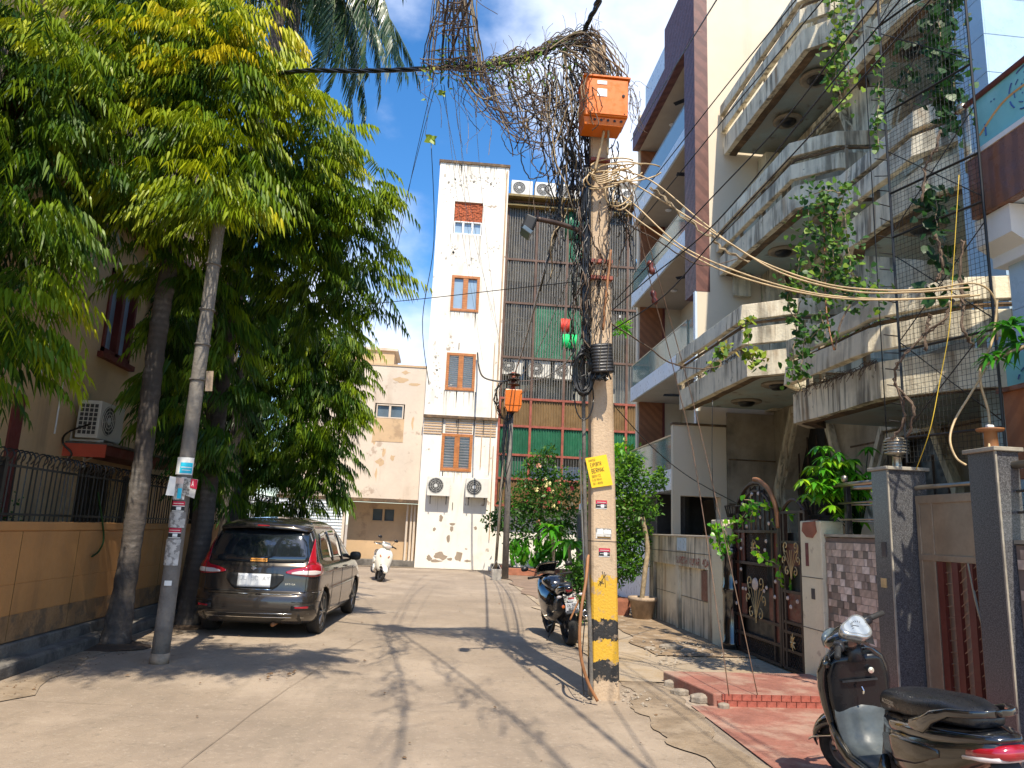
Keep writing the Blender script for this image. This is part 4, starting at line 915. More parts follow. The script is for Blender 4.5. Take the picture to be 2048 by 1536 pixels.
# steel gate between the pillars
t=thing('steel_gate','brown steel gate with slatted panels between the granite pillars','gate',(4.62,6.4,0))
XG=4.66; gy0,gy1=5.94,6.97
mb=MB()
for a,b in ((gy1-.05,gy1),(gy1-.24,gy1-.20),(gy0,gy0+.06)): mb.b2(XG,XG+.05,a,b,.05,2.12)
for a,b in ((.05,.13),(1.50,1.56),(2.04,2.12)): mb.b2(XG-.002,XG+.048,gy0,gy1,a,b)
mb.build('frame','gatebrown',t,bev=.005)
MB().b2(XG+.01,XG+.03,gy1-.20,gy1-.05,.13,2.04).build('side_panel','gatebrown',t)
MB().b2(XG+.01,XG+.03,gy0+.06,gy1-.24,1.56,2.04).build('top_panel','gatebrown',t)
MB().b2(XG+.08,XG+.09,gy0+.06,gy1-.24,.13,1.5).build('backing','gateglass',t)
for k,y in enumerate((6.66,6.46,6.27)): MB().b2(XG-.005,XG+.03,y-.04,y+.04,.13,1.50).build('upright_slat','gatered',t)
for k in range(14):
    z=.2+k*.1; MB().tube([(XG+.02,6.62,z),(XG+.02,6.50,z+.03)],.0035,5).build('rung','gatebrown',t)
for k in range(14):
    z=.12+k*.10; MB().tube([(XG+.01,6.42,z),(XG+.01,6.10,z+.24)],.0035,5).build('rung','gatebrown',t)
MB().tube(smoothpath([(XG,6.28,1.5),(XG,6.2,1.1),(XG,6.02,.6),(XG,5.95,.2)],5),.012,6).build('curved_bar','steel',t); 
for y in (6.16,6.06,5.98): MB().b2(XG,XG+.02,y-.012,y+.012,.13,1.5).build('slat','gatebrown',t)
MB().tube([(XG+.02,5.86,2.2),(XG+.02,6.97,2.2)],.022,8).build('top_rail','steel',t)
# steel railings
t=thing('pipe_railing','bent steel pipe railing left of the granite pillar','railing',(4.45,7.7,1.7))
MB().b2(4.44,4.50,7.84,7.90,1.55,2.28).build('post','blackmetal',t,bev=.008); MB().lathe([(0,.05),(.035,.03),(.035,-.02),(0,-.04)],(4.44,7.86,2.33),12).build('knob','steel',t,True)
MB().tube([(4.46,7.27,2.27),(4.42,8.12,2.27),(4.6,8.1,2.25),(4.62,7.3,2.23)],.026,8).build('pipe','steel',t,True)
for z in (2.07,1.89,1.70): MB().tube([(4.46,7.28,z),(4.44,8.0,z),(4.58,7.95,z-.01),(4.60,7.3,z-.03)],.011,6).build('pipe','steel',t,True)
t=thing('pipe_railing','steel pipe handrail running out of the photo from the right granite pillar','railing',(4.5,5,2.3))
MB().tube([(4.62,5.6,2.31),(4.62,4.0,2.31)],.035,10).build('pipe','steel',t,True); MB().b2(4.68,4.74,5.12,5.18,1.7,2.28).build('post','blackmetal',t)
for z in (2.1,1.93): MB().tube([(4.62,5.6,z),(4.62,4.0,z)],.012,6).build('pipe','steel',t,True)
# ================= ORNATE GATE =================
t=thing('ornate_iron_gate','dark brown wrought iron gate with arched top and gold scrollwork','gate',(4.5,10,0))
XO=4.5
def yz(y,z,x=XO): return (x,y,z)
def arc(y0,y1,zs,H,n=14): return [(XO,(y0+y1)/2+(y1-y0)/2*math.cos(PI-PI*k/n),zs+H*math.sin(PI*k/n)) for k in range(n+1)]
A0,A1=9.62,11.15
fr=MB()
for y in (A0,A1): fr.b2(XO-.03,XO+.03,y-.03,y+.03,.06,1.8)
for z in (.06,.30,.55,1.30,1.75): fr.b2(XO-.028,XO+.028,A0,A1,z-.02,z+.02)
for y in (9.82,10.95): fr.b2(XO-.022,XO+.022,y-.015,y+.015,.06,1.8)
fr.tube(arc(A0,A1,1.75,.70),.032,6); fr.tube(arc(A0+.12,A1-.12,1.75,.58),.02,6)
fr.build('leaf_frame','ornatebrown',t)
mb=MB()   # narrow leaf
for y in (8.9,9.03,9.47,9.56): mb.b2(XO-.026,XO+.026,y-.022,y+.022,.06,2.0)
for z in (.06,.28,.5,.62,1.0,1.3,1.62,2.0): mb.b2(XO-.024,XO+.024,8.9,9.56,z-.018,z+.018)
mb.tube([(XO,8.9+.66*k/10,2.0+.16*math.sin(PI*k/10)) for k in range(11)],.022,6)
mb.build('leaf_frame','ornatebrown',t)
lat=MB()
def lattice(y0,y1,z0,z1,s):
    c=y0+z0-(y1-y0)
    k=-int((z1-z0)/s)-1
    for i in range(k,int((y1-y0)/s)+1):
        for sg in (1,-1):
            pts=[]
            for tpar in (0,1):
                pass
            ya=y0+i*s; seg=[]
            # line z=z0+(y-ya)*sg' clipped
            if sg==1: a=(max(y0,ya),z0+max(0,y0-ya)); L=min(y1-a[0],z1-a[1])
            else: a=(max(y0,ya),z1-max(0,y0-ya)); L=min(y1-a[0],a[1]-z0)
            if L>.01: lat.tube([(XO,a[0],a[1]),(XO,a[0]+L,a[1]+L*sg)],.006,4)
lattice(9.84,10.93,.08,.28,.07); lattice(10.05,10.72,1.32,1.73,.06) ; lattice(10.05,10.72,.95,1.3,.06); lattice(9.05,9.45,.3,.6,.07); lattice(9.05,9.45,.08,.27,.07)
lat.build('lattice','ornatebrown',t,kind='stuff')
for k in range(9):
    y=A0+.15+k*.155; zt=1.75+.70*math.sin(math.acos(max(-1,min(1,(y-(A0+A1)/2)/((A1-A0)/2))))); MB().tube([(XO,y,1.77),(XO,y,zt-.05)],.011,5).build('upright_bar','ornatebrown',t)
for (a,b,c,d) in ((9.64,9.80,.32,1.28),(10.97,11.13,.1,1.28),(9.05,9.45,.64,.98),(9.84,10.0,.57,1.0),(10.75,10.93,.57,1.0),(9.05,9.45,1.32,1.6),(9.64,9.9,1.32,1.73),(10.8,11.13,1.32,1.73)): MB().b2(XO+.0,XO+.012,a,b,c,d).build('red_panel','ornatered',t)
MB().b2(XO+.03,XO+.04,8.9,11.15,.06,2.35).build('backing_sheet','carblack',t) if False else MB().b2(XO+.05,XO+.06,8.92,11.13,.08,1.74).build('backing_sheet','carblack',t)
MB().prism([(XO+.05,y,z) for _,y,z in arc(A0+.03,A1-.03,1.75,.66)],(.008,0,0)).build('arch_backing','carblack',t)
def scroll(cy,cz,s,mir=1):
    m=MB(); X_=XO-.04
    def sp(y0,z0,r0,turns,dirn,st):
        P=[]
        for k in range(20):
            q=k/19; a=st+dirn*turns*2*PI*q; r=r0*(1-q*.85); P.append((X_,y0*1.0+mir*r*math.cos(a),z0+r*math.sin(a)))
        return P
    m.tube(sp(cy+mir*.16*s,cz+.34*s,.085*s,1.1,1,-1.6),.008,5); m.tube(sp(cy+mir*.13*s,cz-.03*s,.07*s,1.1,-1,1.6),.008,5); m.tube(sp(cy+mir*.22*s,cz+.14*s,.065*s,1.1,1,-1),.007,5)
    for dy in (.02,.09,.16): m.tube(smoothpath([(X_,cy+mir*.01,cz-.14*s),(X_,cy+mir*dy*s*.35,cz+.03*s),(X_,cy+mir*dy*s*1.5,cz+.28*s)],4),.0042,5)
    return m
for (cy,cz,s) in ((10.35,.66,1.15),(9.25,1.42-.14,.85)):
    for mir in (1,-1):
        m=scroll(cy,cz,s,mir); 
        m.build('gold_scroll','gold',t)
def rosette(y,z,r,m='gold',n=8):
    q=MB(); X_=XO-.045
    for k in range(n):
        a=k*2*PI/n; q.add([(X_,y,z),(X_-.01,y+math.cos(a-.28)*r*.55,z+math.sin(a-.28)*r*.75),(X_,y+math.cos(a)*r,z+math.sin(a)*r*1.4),(X_-.01,y+math.cos(a+.28)*r*.55,z+math.sin(a+.28)*r*.75)],[(0,1,2,3)])
    q.build('rosette',m,t,solid=.008)
rosette(10.38,1.52,.085);rosette(9.25,.40,.075)
MB().lathe([(0,-.03),(.075,-.02),(.09,0)],(XO-.03,10.37,1.02),16,'x').build('medallion','medal',t)
for (y,z) in ((9.95,2.06),(10.2,2.28),(10.42,2.28),(10.75,2.15),(10.9,1.92),(9.88,1.86),(10.15,1.95),(10.62,1.82),(9.98,1.62),(10.02,1.5),(10.83,1.62),(10.84,1.5),(10.0,1.0),(10.08,.95),(10.7,.93),(10.8,.93),(10.86,1.2),(9.75,.9),(9.72,1.1),(9.3,.82),(9.12,.9),(9.38,.92),(11.05,.7),(11.05,1.0)):
    MB().lathe([(0,-.02),(.022,-.015),(.028,0)],(XO-.03,y,z),8,'x').build('boss','medal',t)
MB().tube(smoothpath([(XO-.03,9.60,1.80),(XO-.03,9.66,2.07),(XO-.03,9.86,2.32),(XO-.03,10.15,2.46),(XO-.03,10.35,2.49)],6),.03,6).build('copper_arch','rustpipe',t,True)
t=thing('black_post','round black post beside the ornate gate','post',(4.5,11.0,0))
MB().lathe([(.0,0.02),(.15,.03),(.15,.12),(.13,.16),(.125,.8),(.14,.84),(.14,.92),(.125,.96),(.125,1.35),(.15,1.4),(.15,1.5),(0,1.52)],(4.45,11.2-.0,0),20).build('shaft','glossblack',t,True)
def crown(label,x,y,z,r):
    t=thing('basket',label,'basket',(x,y,z)); 
    for k in range(26): a=k*2*PI/26; MB().tube([(x+math.cos(a)*r*.8,y+math.sin(a)*r*.8,z),(x+math.cos(a)*r,y+math.sin(a)*r,z+.17)],.007,4).build('wire','blackmetal',t)
    MB().lathe([(r-.01,z+.165),(r+.01,z+.165),(r+.01,z+.18),(r-.01,z+.18)],(x,y,0),20,close=True).build('rim','blackmetal',t); MB().lathe([(0,z),(r*.8,z),(r*.8,z+.06)],(x,y,0),20).build('base','blackmetal',t)
crown('black wire basket left of the gate arch',4.5,11.0,1.95,.2); crown('large black wire basket on top of the wall right of the gate',4.75,8.95,1.96,.26)
# ================= NEAR WHITE AND BLUE HOUSE =================
t=thing('white_tiled_house','pale blue white tiled house with brown balcony at the right edge','house',(6,5,0))
XB=5.0
MB().b2(XB,XB+.1,.5,6.32,4.78,5.40).build('balcony_fascia','brownpanel',t,bev=.006)
MB().b2(XB+.1,9,.5,6.30,4.79,4.95).build('balcony_floor','whiteblue',t)
MB().b2(XB-.01,XB+.12,.5,6.33,5.40,5.45).build('balcony_kerb','whiteplain',t)
for k in range(3):
    g=MB().b2(XB+.03,XB+.045,6.2-1.5*(k+1)+.02,6.2-1.5*k,5.47,6.0).build('glass_panel','tealglass',t)
    m=MB(); cy=5.55-1.5*k; cz=5.75
    for q in range(7):
        a0=q*2*PI/7+.2; m.tube([(XB+.025,cy+math.cos(a0+w_*.12)*.20,cz+math.sin(a0+w_*.12)*.20) for w_ in range(5)],.008,4)
        m.tube([(XB+.025,cy+math.cos(a0+.4+w_*.12)*.14,cz+math.sin(a0+.4+w_*.12)*.14) for w_ in range(4)],.005,4)
    for q in range(9): a=q*.7; m.lathe([(0,0),(.009,0)],(XB+.025,cy+math.cos(a)*.06,cz+math.sin(a)*.07),6,'x')
    for q in ((.38,.1),(.42,.1),(-.3,.12)): m.lathe([(0,0),(.01,0)],(XB+.025,cy+q[0],cz+q[1]),6,'x')
    m.tube([(XB+.025,cy+.52,cz-.2),(XB+.025,cy+.52,cz-.08)],.008,4)
    m.build('etched_pattern','tealrail',g); MB().tube(smoothpath([(XB+.027,cy+.6,cz-.15),(XB+.027,cy+.3,cz+.0),(XB+.027,cy,cz+.02),(XB+.027,cy-.4,cz-.02)],4),.012,4).build('etched_stripe','orangestreak',g)
MB().tube([(XB+.02,6.42,6.0),(XB+.02,.5,6.0)],.028,8).build('handrail','maroon',t,True); MB().lathe([(0,.06),(.05,.04),(.05,-.03),(.02,-.05)],(XB+.02,6.35,6.0),12).build('knob','steel',t,True)
MB().tube([(XB+.03,6.33,5.3),(XB+.03,6.33,6.0)],.035,8).build('post','steel',t,True)
mb=MB(); CXB=6.05; CYB=7.2
mb.quad((CXB,CYB,5.0),(9,CYB,5.0),(9,CYB,11),(CXB,CYB,11)); mb.quad((CXB,CYB,0),(CXB,CYB+.55,0),(CXB,CYB+.55,11),(CXB,CYB,11)); mb.quad((CXB,CYB,0),(9,CYB,0),(9,CYB,5),(CXB,CYB,5)); mb.build('wall_backing','grout',t)
# cladding panels with recessed joints
for k in range(20):
    z0_=.1+k*.5; 
    MB().b2(CXB+.008,CXB+1.6,CYB-.02,CYB+.0,z0_,z0_+.49).build('cladding_panel','tileblue',t); MB().b2(CXB-.016,CXB+.006,CYB-.02,CYB+.54,z0_,z0_+.49).build('cladding_panel','tileblue',t)
    MB().b2(CXB+1.61,CXB+3.2,CYB-.02,CYB+.0,z0_,z0_+.49).build('cladding_panel','tileblue',t)
MB().b2(5.2,9,5.75,6.35,4.30,4.78).build('beam','whiteplain',t,bev=.01); MB().prism([(5.05,5.9,4.50),(5.05,5.9,4.775),(5.3,5.9,4.775),(5.3,5.9,4.35)],(0,.45,0)).build('beam_end','whiteplain',t)
for k in range(9): MB().b2(5.28,6.1,5.75,6.25,.1+k*.47,.1+k*.47+.465).build('column_panel','tileblue',t)
MB().b2(5.30,6.08,5.77,6.23,0,4.4).build('column_core','grout',t)
MB().b2(5.0,8,3.6,6.12,2.25,3.02).build('lower_balcony','woodclad',t); MB().b2(4.96,8,3.6,6.16,3.02,3.06).build('lower_coping','brownpanel',t)
g=MB().b2(5.2,5.215,4.9,6.3,2.7,3.42).build('glass_panel','tealglass',t)
m=MB(); 
for q in range(5):
    a0=q*.5+.3; m.tube([(5.19,6.0+math.cos(a0+w_*.1)*.16,3.12+math.sin(a0+w_*.1)*.16) for w_ in range(4)],.008,4)
m.tube([(5.19,6.15,2.75),(5.19,6.15,2.95)],.008,4); m.build('etched_pattern','tealrail',g)
MB().b2(5.1,7,5.4,5.44,3.72,3.78).build('louvre_shelf','whiteplain',t)
for k in range(3): MB().box((5.65,5.1,3.95-k*.17),(1.1,.7,.02),M=Matrix.Rotation(-.12,3,'X')).build('sunshade_slat','mossdark' if k else 'whiteplain',t)
MB().b2(5.26,5.28,5.8,5.83,3.6,4.1).build('meter_bracket','tin',t)
# ================= POLES =================
PB=PY(1207,1398,7.8); PT=PY(1196,262,7.8)
def polept(z): return PB+(PT-PB)*(z/PT.z)
def pole_w(z): return .285-.09*z/6.3
t=thing('utility_pole','square concrete utility pole with yellow and black painted foot','pole',tuple(PB)); POLE=t
def pole_piece(name,m,z0,z1,grow=0,n=4,par=None):
    R=[]
    for k in range(n+1):
        z=z0+(z1-z0)*k/n; c=polept(z); w_=pole_w(z)/2+grow; d=pole_w(z)*.42+grow; b=.02
        R.append([Vector((c.x+x,c.y+d*.0+y,z)) for x,y in ((-w_+b,-d),(w_-b,-d),(w_,-d+b),(w_,d-b),(w_-b,d),(-w_+b,d),(-w_,d-b),(-w_,-d+b))])
    return MB().loft(R).build(name,m,par or t)
zz=lambda v: PY(1207,v,7.7).z
za,zb,zc,zd=zz(1392),zz(1330),zz(1293),zz(1258)
pole_piece('painted_foot','polepaint',-.02,zz(1084),n=8); pole_piece('joint','mould',zz(1084),zz(1082),-.004); pole_piece('shaft','polecon',zz(1082),7.35)
def face(u,v,off=.0):   # a point on the pole's street-facing face
    p=PY(u,v,7.68); c=polept(p.z); return Vector((p.x,c.y-pole_w(p.z)*.42-off,p.z))
# stickers
def sticker(name,lab,u0,v0,u1,v1,parts,fn=face,skew=0):
    a=fn(u0,v0,.003);b=fn(u1,v1,.003); t=thing(name,lab,'sticker',tuple((a+b)/2))
    MB().box(((a.x+b.x)/2,(a.y+b.y)/2,(a.z+b.z)/2),(b.x-a.x,.002,a.z-b.z)).build('backing',parts[0],t)
    for i,(m,x0,x1,z0,z1) in enumerate(parts[1:]):
        W_=b.x-a.x;H_=a.z-b.z; MB().b2(a.x+W_*x0,a.x+W_*x1,a.y-.0035-.001*i,a.y-.0015,a.z-H_*z1,a.z-H_*z0).build('print',m,t)
    return t
for lab,v in (('upper magenta and black sticker on the big pole',1000),('lower magenta and black sticker on the big pole',1096)):
    u=1192 if v==1000 else 1198
    sticker('sticker',lab,u,v,u+22,v+18,['stickerwhite',('stickred',0,1,0,.42),('inkblack',0,1,.46,.9),('stickerwhite',.45,.75,.5,.85),('stickerwhite',.1,.95,.62,.66),('medal',.1,.9,.2,.28)])
sticker('sticker','torn whitish paper on the big pole',1192,1056,1223,1078,['paper',('stickerwhite',.1,.45,.1,.6),('stickerwhite',.5,.95,.15,.5),('inkdark',.1,.95,.8,.95)])
# yellow hand written sign
q=[face(1170,917,.03),face(1212,909,.03),face(1225,970,.03),face(1183,976,.03)]
t2=thing('paper_sign','yellow handwritten sign tied crookedly to the big pole','sign',tuple(q[0]))
MB().prism([q[0],q[1],q[2],q[3]],(0,.01,0)).build('board','signyellow',t2)
ex=(q[1]-q[0]);ez=(q[0]-q[3]); mb=MB()
def sg(a,b): return q[3]+ex*a+ez*b+Vector((0,-.004,0))
def wl(text,a0,b0,h,wdt): letter_mb(mb,text,lambda a,b:sg(a0+a*wdt,b0+b*1.0),h,th=.15)
wl('EXPORTR',.16,.68,.12,.66); wl('BERMAK',.16,.47,.14,.75); wl('SERVICE',.12,.32,.08,.8); wl('D-28 ROHINI',.10,.20,.07,.62); wl('9811 482456',.1,.08,.07,.62); wl('WANTED',.12,.86,.07,.8)
mb.build('lettering','inkdark',t2,fix=False)
# small graffiti on the pole
mb=MB(); P0=face(1208,1165,.003)
for k in range(7):
    a=[(face(1196+random.uniform(0,18),1140+random.uniform(0,40),.003)) for _ in range(2)]; mb.tube(a,.003,3)
mb.build('paint_scribble','inkblack',POLE)
# orange box
bx=thing('junction_box','orange metal distribution box high on the big pole','junction box',tuple(PY(1205,200,7.4)))
a=PY(1152,148,7.35); b=PY(1256,236,7.35); x0,x1,z1,z0=a.x+.10,b.x,a.z-.02,b.z
MB().b2(x0,x1,7.35,7.68,z0,z1).build('casing','orangebox',bx,bev=.008)
MB().b2(x0-.015,x1+.02,7.32,7.70,z1+.002,z1+.02).build('lid','orangebox',bx)
MB().b2(x0+.05,x1-.008,7.335,7.349,z0+.015,z1-.02).build('door','orangebox',bx,bev=.004)
MB().prism([(x0,7.38,z0-.004),(x1-.01,7.38,z0-.004),(x1-.05,7.40,z0-.085),(x0+.02,7.40,z0-.085)],(0,.26,0)).build('cable_tray','orangebox',bx)
for (u0,v0,u1,v1) in ((1195,160,1214,169),(1195,176,1214,193)):
    A=PY(u0,v0,7.33);B=PY(u1,v1,7.33); MB().b2(A.x,B.x,7.330,7.334,B.z,A.z).build('label_plate','stickerwhite',bx)
p=PY(1247,192,7.33); MB().lathe([(0,-.012),(.016,-.01),(.018,0)],(p.x,7.334,p.z),10,'y').build('lock','inkblack',bx)
for (u,v) in ((1250,157),(1249,228)): p=PY(u,v,7.33); MB().lathe([(0,-.006),(.008,0)],(p.x,7.334,p.z),8,'y').build('screw','inkblack',bx)
mb=MB(); [mb.lathe([(0,0),(.016,0)],(x0+.13+k*.075,7.378,z0-.035),10,'y') for k in range(5)]; mb.build('cable_hole','inkblack',bx)
# clamps on the pole
for v in (530,562,330): 
    c=polept(PY(1200,v,7.8).z); w_=pole_w(c.z)/2+.012; MB().b2(c.x-w_,c.x+w_,c.y-.14,c.y+.14,c.z-.02,c.z+.02).build('clamp','rustframe',POLE)
# lamp arm
la=thing('street_lamp','dark street lamp on a bent arm of the big pole, wrapped in creeper','street lamp',tuple(PY(1160,560,7.7)))
MB().tube(smoothpath([PY(1173,640,7.72),PY(1173,520,7.70),PY(1170,480,7.68),PY(1158,462,7.66),PY(1120,448,7.6),PY(1075,438,7.5)],6),.028,8).build('arm','ornatebrown',la,True)
c=PY(1057,452,7.45); MB().box(c,(.13,.22,.17),M=Matrix.Rotation(.35,3,'Y')).build('lamp_head','blackmetal',la,bev=.02); MB().box(c+Vector((-.02,-.02,-.09)),(.12,.2,.05),M=Matrix.Rotation(.6,3,'Y')).build('lens','glassdark',la,bev=.01)
# black plastic joint enclosure (ribbed) + coiled cable
jb=thing('splice_enclosure','ribbed black plastic cable enclosure strapped to the big pole','enclosure',tuple(PY(1203,715,7.55)))
c=PY(1204,716,7.50); R3=Matrix.Rotation(-.10,3,'Y')
for k in range(9):
    cc=c+R3@Vector((0,0,.135-k*.034)); MB().loft([superring(cc+R3@Vector((0,0,dz)),.115*s,.085*s,18,3,R3) for dz,s in ((.0,.93),(.006,1),(-.022,.985),(-.028,.9))]).build('rib','satinblack',jb,True)
for dx in (-.03,.05): MB().tube([c+Vector((dx,-.098,.15)),c+Vector((dx-.02,-.098,-.16))],.003,4).build('strap','steel',jb)
m=MB()
for k in range(26): m.tube([c+Vector((random.uniform(-.08,.09),random.uniform(-.06,.05),-.14)),c+Vector((random.uniform(-.10,.10),random.uniform(-.06,.05),-.24))],.010,5)
m.build('cable_tail','blackcable',jb)
coil=thing('cable_coil','long coil of black cable hanging left of the ribbed enclosure','cable',tuple(PY(1167,745,7.6)))
m=MB(); cu,cv=1167,745
for k in range(22):
    ru=random.uniform(10,21); rv=random.uniform(38,49); ou=random.uniform(-3,3); ov=random.uniform(-4,4); oy=random.uniform(-.06,.06)
    P=[PY(cu+ou+ru*math.cos(a*2*PI/16),cv+ov+rv*math.sin(a*2*PI/16),7.58+oy+.02*math.sin(a)) for a in range(17)]; m.tube(P,.0085,5)
m.tube([PY(1168+19*math.cos(a*2*PI/16),795+45*math.sin(a*2*PI/16),7.6) for a in range(17)],.008,5)
m.tube([PY(1147+ -2*math.sin(a),745-50*math.cos(a),7.6) for a in [k*PI/12 for k in range(13)]],.006,5)
m.build('winding','blackcable',coil,True)
# ================= CABLES =================
def cable(name,label,pts,r,m,group=None,cat='cable',n=6,k=6,wig=0,twist=0):
    P=[PY(*p) if not isinstance(p,Vector) else p for p in pts]; P=smoothpath(P,k)
    if wig: P=[P[0]]+[p+Vector([random.uniform(-wig,wig) for _ in range(3)]) for p in P[1:-1]]+[P[-1]]
    mb=MB()
    if twist:
        s=0; Q=[[] for _ in range(twist)]; P2=[]
        for i in range(len(P)-1):
            for j in range(3): P2.append(P[i].lerp(P[i+1],j/3))
        for i,p in enumerate(P2):
            d=(P2[min(i+1,len(P2)-1)]-P2[max(i-1,0)]).normalized(); a=d.orthogonal().normalized(); a=(Vector((0,0,1))-d*d.z); a.normalize(); b=d.cross(a)
            s+= (P2[i]-P2[i-1]).length if i else 0
            for q in range(twist): an=s*9+q*2*PI/twist; Q[q].append(p+(a*math.cos(an)+b*math.sin(an))*r*.55)
        for q in Q: mb.tube(q,r*.55,6)
    else: mb.tube(P,r,n)
    return tag(mb.build(name,m,None,True),label,cat,group)
cable('overhead_cable','thick twisted black cable from the tree to the top of the big pole',[(480,160,9.8),(600,142,9),(720,142,8.6),(860,137,8.2),(980,128,8),(1080,104,7.9),(1130,78,7.85),(1168,64,7.8)],.030,'blackcable',twist=3)
cable('overhead_cable','thick twisted black cable rising from the pole top out of the photo',[(1168,64,7.8),(1180,36,7.5),(1198,4,7.1),(1225,-60,6.4),from_shadow(1290,1536,6.9),from_shadow(1290,1536,6.9)+Vector((1.0,-9,.6))],.030,'blackcable',twist=3)
S1=from_shadow(800,1500,7.9);S2=from_shadow(1120,1520,7.9)
cable('overhead_cable','left of two creeper covered wires running overhead towards the viewer',[(905,125,8.0),(890,40,7.6),S1,S1+Vector((-.9,-9,.5))],.014,'brownvine')
cable('overhead_cable','right of two creeper covered wires running overhead towards the viewer',[(905,125,8.0),(925,40,7.6),S2,S2+Vector((.9,-9,.5))],.014,'brownvine')
cable('service_cable','thick black cable from the street lamp arm down to the far orange box',[(1128,330,7.85),(1118,420,7.9),(1110,475,8.0),(1095,520,9.5),(1070,610,13),(1045,700,19),(1028,752,25.5)],.022,'blackcable')
cable('service_cable','black cable from the big pole to the far pole beside the thick one',[(1165,480,7.9),(1135,560,10),(1090,670,15),(1060,730,20),(1032,760,25.5)],.010,'blackcable')
for i,(u,v) in enumerate(((1150,520),(1158,560),(1160,600),(1163,640))):
    cable('service_wire','%s thin black wire fanning from the big pole to the far orange box'%('uppermost','second','third','lowest')[i],[(u+8,v,7.8),(u-25,v+90,11),(1075+i*6,740+i*6,18),(1040,790,25.5)],.0045,'blackcable',group='thin wires between the two poles')
cable('service_cable','sagging black cable from the tower window to the far pole top',[(955,705,30.2),(958,735,30.0),(968,755,28.5),(1000,763,26),(1020,760,25.6)],.035,'blackcable')
cable('service_cable','black cable sagging right of the far pole towards the coil',[(1032,762,25.5),(1080,758,18),(1120,735,12),(1150,700,8)],.012,'blackcable')
cable('service_wire','long thin wire crossing in front of the white tower',[(1165,562,7.8),(1000,580,8.5),(860,596,9.4),(740,608,10.5)],.005,'blackcable')
cable('service_wire','curling black wire hanging from the tree top in front of the sky',[(862,280,8.1),(868,480,8.1),(845,640,8.15),(858,770,8.2)],.005,'blackcable')
for i,(a,b) in enumerate((((882,170,8),(1005,700,24)),((888,170,8),(965,720,28)),((905,165,8),(985,640,24)),((915,160,8),(955,640,28)),((870,175,8),(748,660,16)),((865,165,8),(790,520,12)),((945,150,8),(1003,735,25)))):
    cable('drop_wire','%s of the thin drop wires slanting from the creeper covered cable %s'%(['fourth','leftmost','third','second','lower','upper','rightmost'][i],'to the street end' if b[0]>900 else 'to the trees'),[a,((a[0]+b[0])/2-4,(a[1]+b[1])/2+8,(a[2]+b[2])/2),b],.004,'blackcable',group='drop wires %s'%('towards the street end' if b[0]>900 else 'towards the trees'))
# wires climbing to the upper right
RW_=[((1262,282,12),(1340,150,9),(1433,0,6.5)),((1250,430,9),(1430,200,7),(1590,2,5.2)),((1250,482,9),(1450,235,7),(1646,0,5)),((1225,660,7.8),(1330,590,7.2),(1437,470,6.3),(1690,195,5),(1860,0,4)),((1225,620,7.8),(1300,555,7.4),(1437,440,6.3),(1660,170,5),(1800,0,4.2)),((1232,600,8),(1400,420,6.6),(1560,250,5.6),(1700,70,4.6))]
for i,r_ in enumerate(RW_):
  r_=[PY(*p) for p in r_]; r_.append(r_[-1]+(r_[-1]-r_[-2])*2.2); r_.append(r_[-1]+(r_[-1]-r_[-2])*1.5)
  cable('overhead_wire',['black wire passing in front of the brown roof edge','upper black wire crossing the cream wall','second black wire crossing the cream wall','lowest black wire climbing over the stained balconies','black wire just above the lowest one over the stained balconies','middle black wire running over the stained balconies'][i],list(r_),.009 if i==0 else .0065,'blackcable')
# tan cables swagged to the right
TC=[((1215,335,7.7),(1300,360,7.6),(1400,440,7.3),(1500,512,7.0),(1640,565,6.6),(1760,580,6.3),(1860,578,6.1),(1950,567,5.9),(1990,600,5.9),(1995,680,5.95)),
((1230,345,7.7),(1330,405,7.5),(1450,480,7.1),(1560,545,6.8),(1700,582,6.4),(1830,584,6.1),(1940,575,5.9)),
((1225,380,7.7),(1270,410,7.6),(1360,490,7.3),(1480,545,7.0),(1620,585,6.6),(1760,598,6.3),(1900,595,6.0),(1960,590,5.9)),
((1228,400,7.7),(1290,450,7.5),(1400,520,7.2),(1500,560,6.9),(1640,592,6.5),(1780,600,6.2),(1940,590,5.9))]
for i,r_ in enumerate(TC): cable('tan_cable',['topmost','second','third','lowest'][i]+' tan cable swagged from the big pole to the netted frame at right',list(r_),.0085,'tancable',group='tan cables swagged across the street')
cable('tan_cable','twisted tan creeper stem spiralling along the swagged cables',[(1300,375,7.55),(1340,408,7.45),(1375,442,7.35),(1420,475,7.2),(1455,505,7.1),(1500,525,7.0)],.014,'vinepale',wig=.022,twist=2)
lp=thing('cable_loops','loops of spare tan cable tied behind the orange box on the big pole','cable',tuple(PY(1220,350,7.7))); m=MB()
for (cu,cv,ru,rv) in ((1235,345,52,22),(1240,375,30,38),(1200,360,34,18),(1225,330,45,14),(1245,390,20,30),(1265,345,60,18),(1215,352,42,24)):
    P=[PY(cu+ru*math.cos(a*2*PI/18+.3),cv+rv*math.sin(a*2*PI/18),7.62+.05*math.sin(a*1.3)) for a in range(17)]; m.tube(P,.009,5)
for k in range(5): m.tube(smoothpath([PY(1178+k*3,345+k*3,7.6),PY(1200,352+k*4,7.55),PY(1240,335+k*5,7.6)],4),.008,5)
m.build('loop','tancable',lp,True)
cable('conduit_pipe','pale conduit rising past the clamps on the big pole',[(1208,262,7.5),(1200,300,7.55),(1190,340,7.6)],.016,'tancable'); cable('conduit_pipe','short pale conduit under the orange box',[(1217,258,7.5),(1215,310,7.55)],.014,'vinepale')
cable('conduit_pipe','orange pipe strapped on the right face of the big pole',[(1222,500,7.62),(1214,570,7.6),(1206,660,7.62)],.014,'rustpipe',wig=.004)
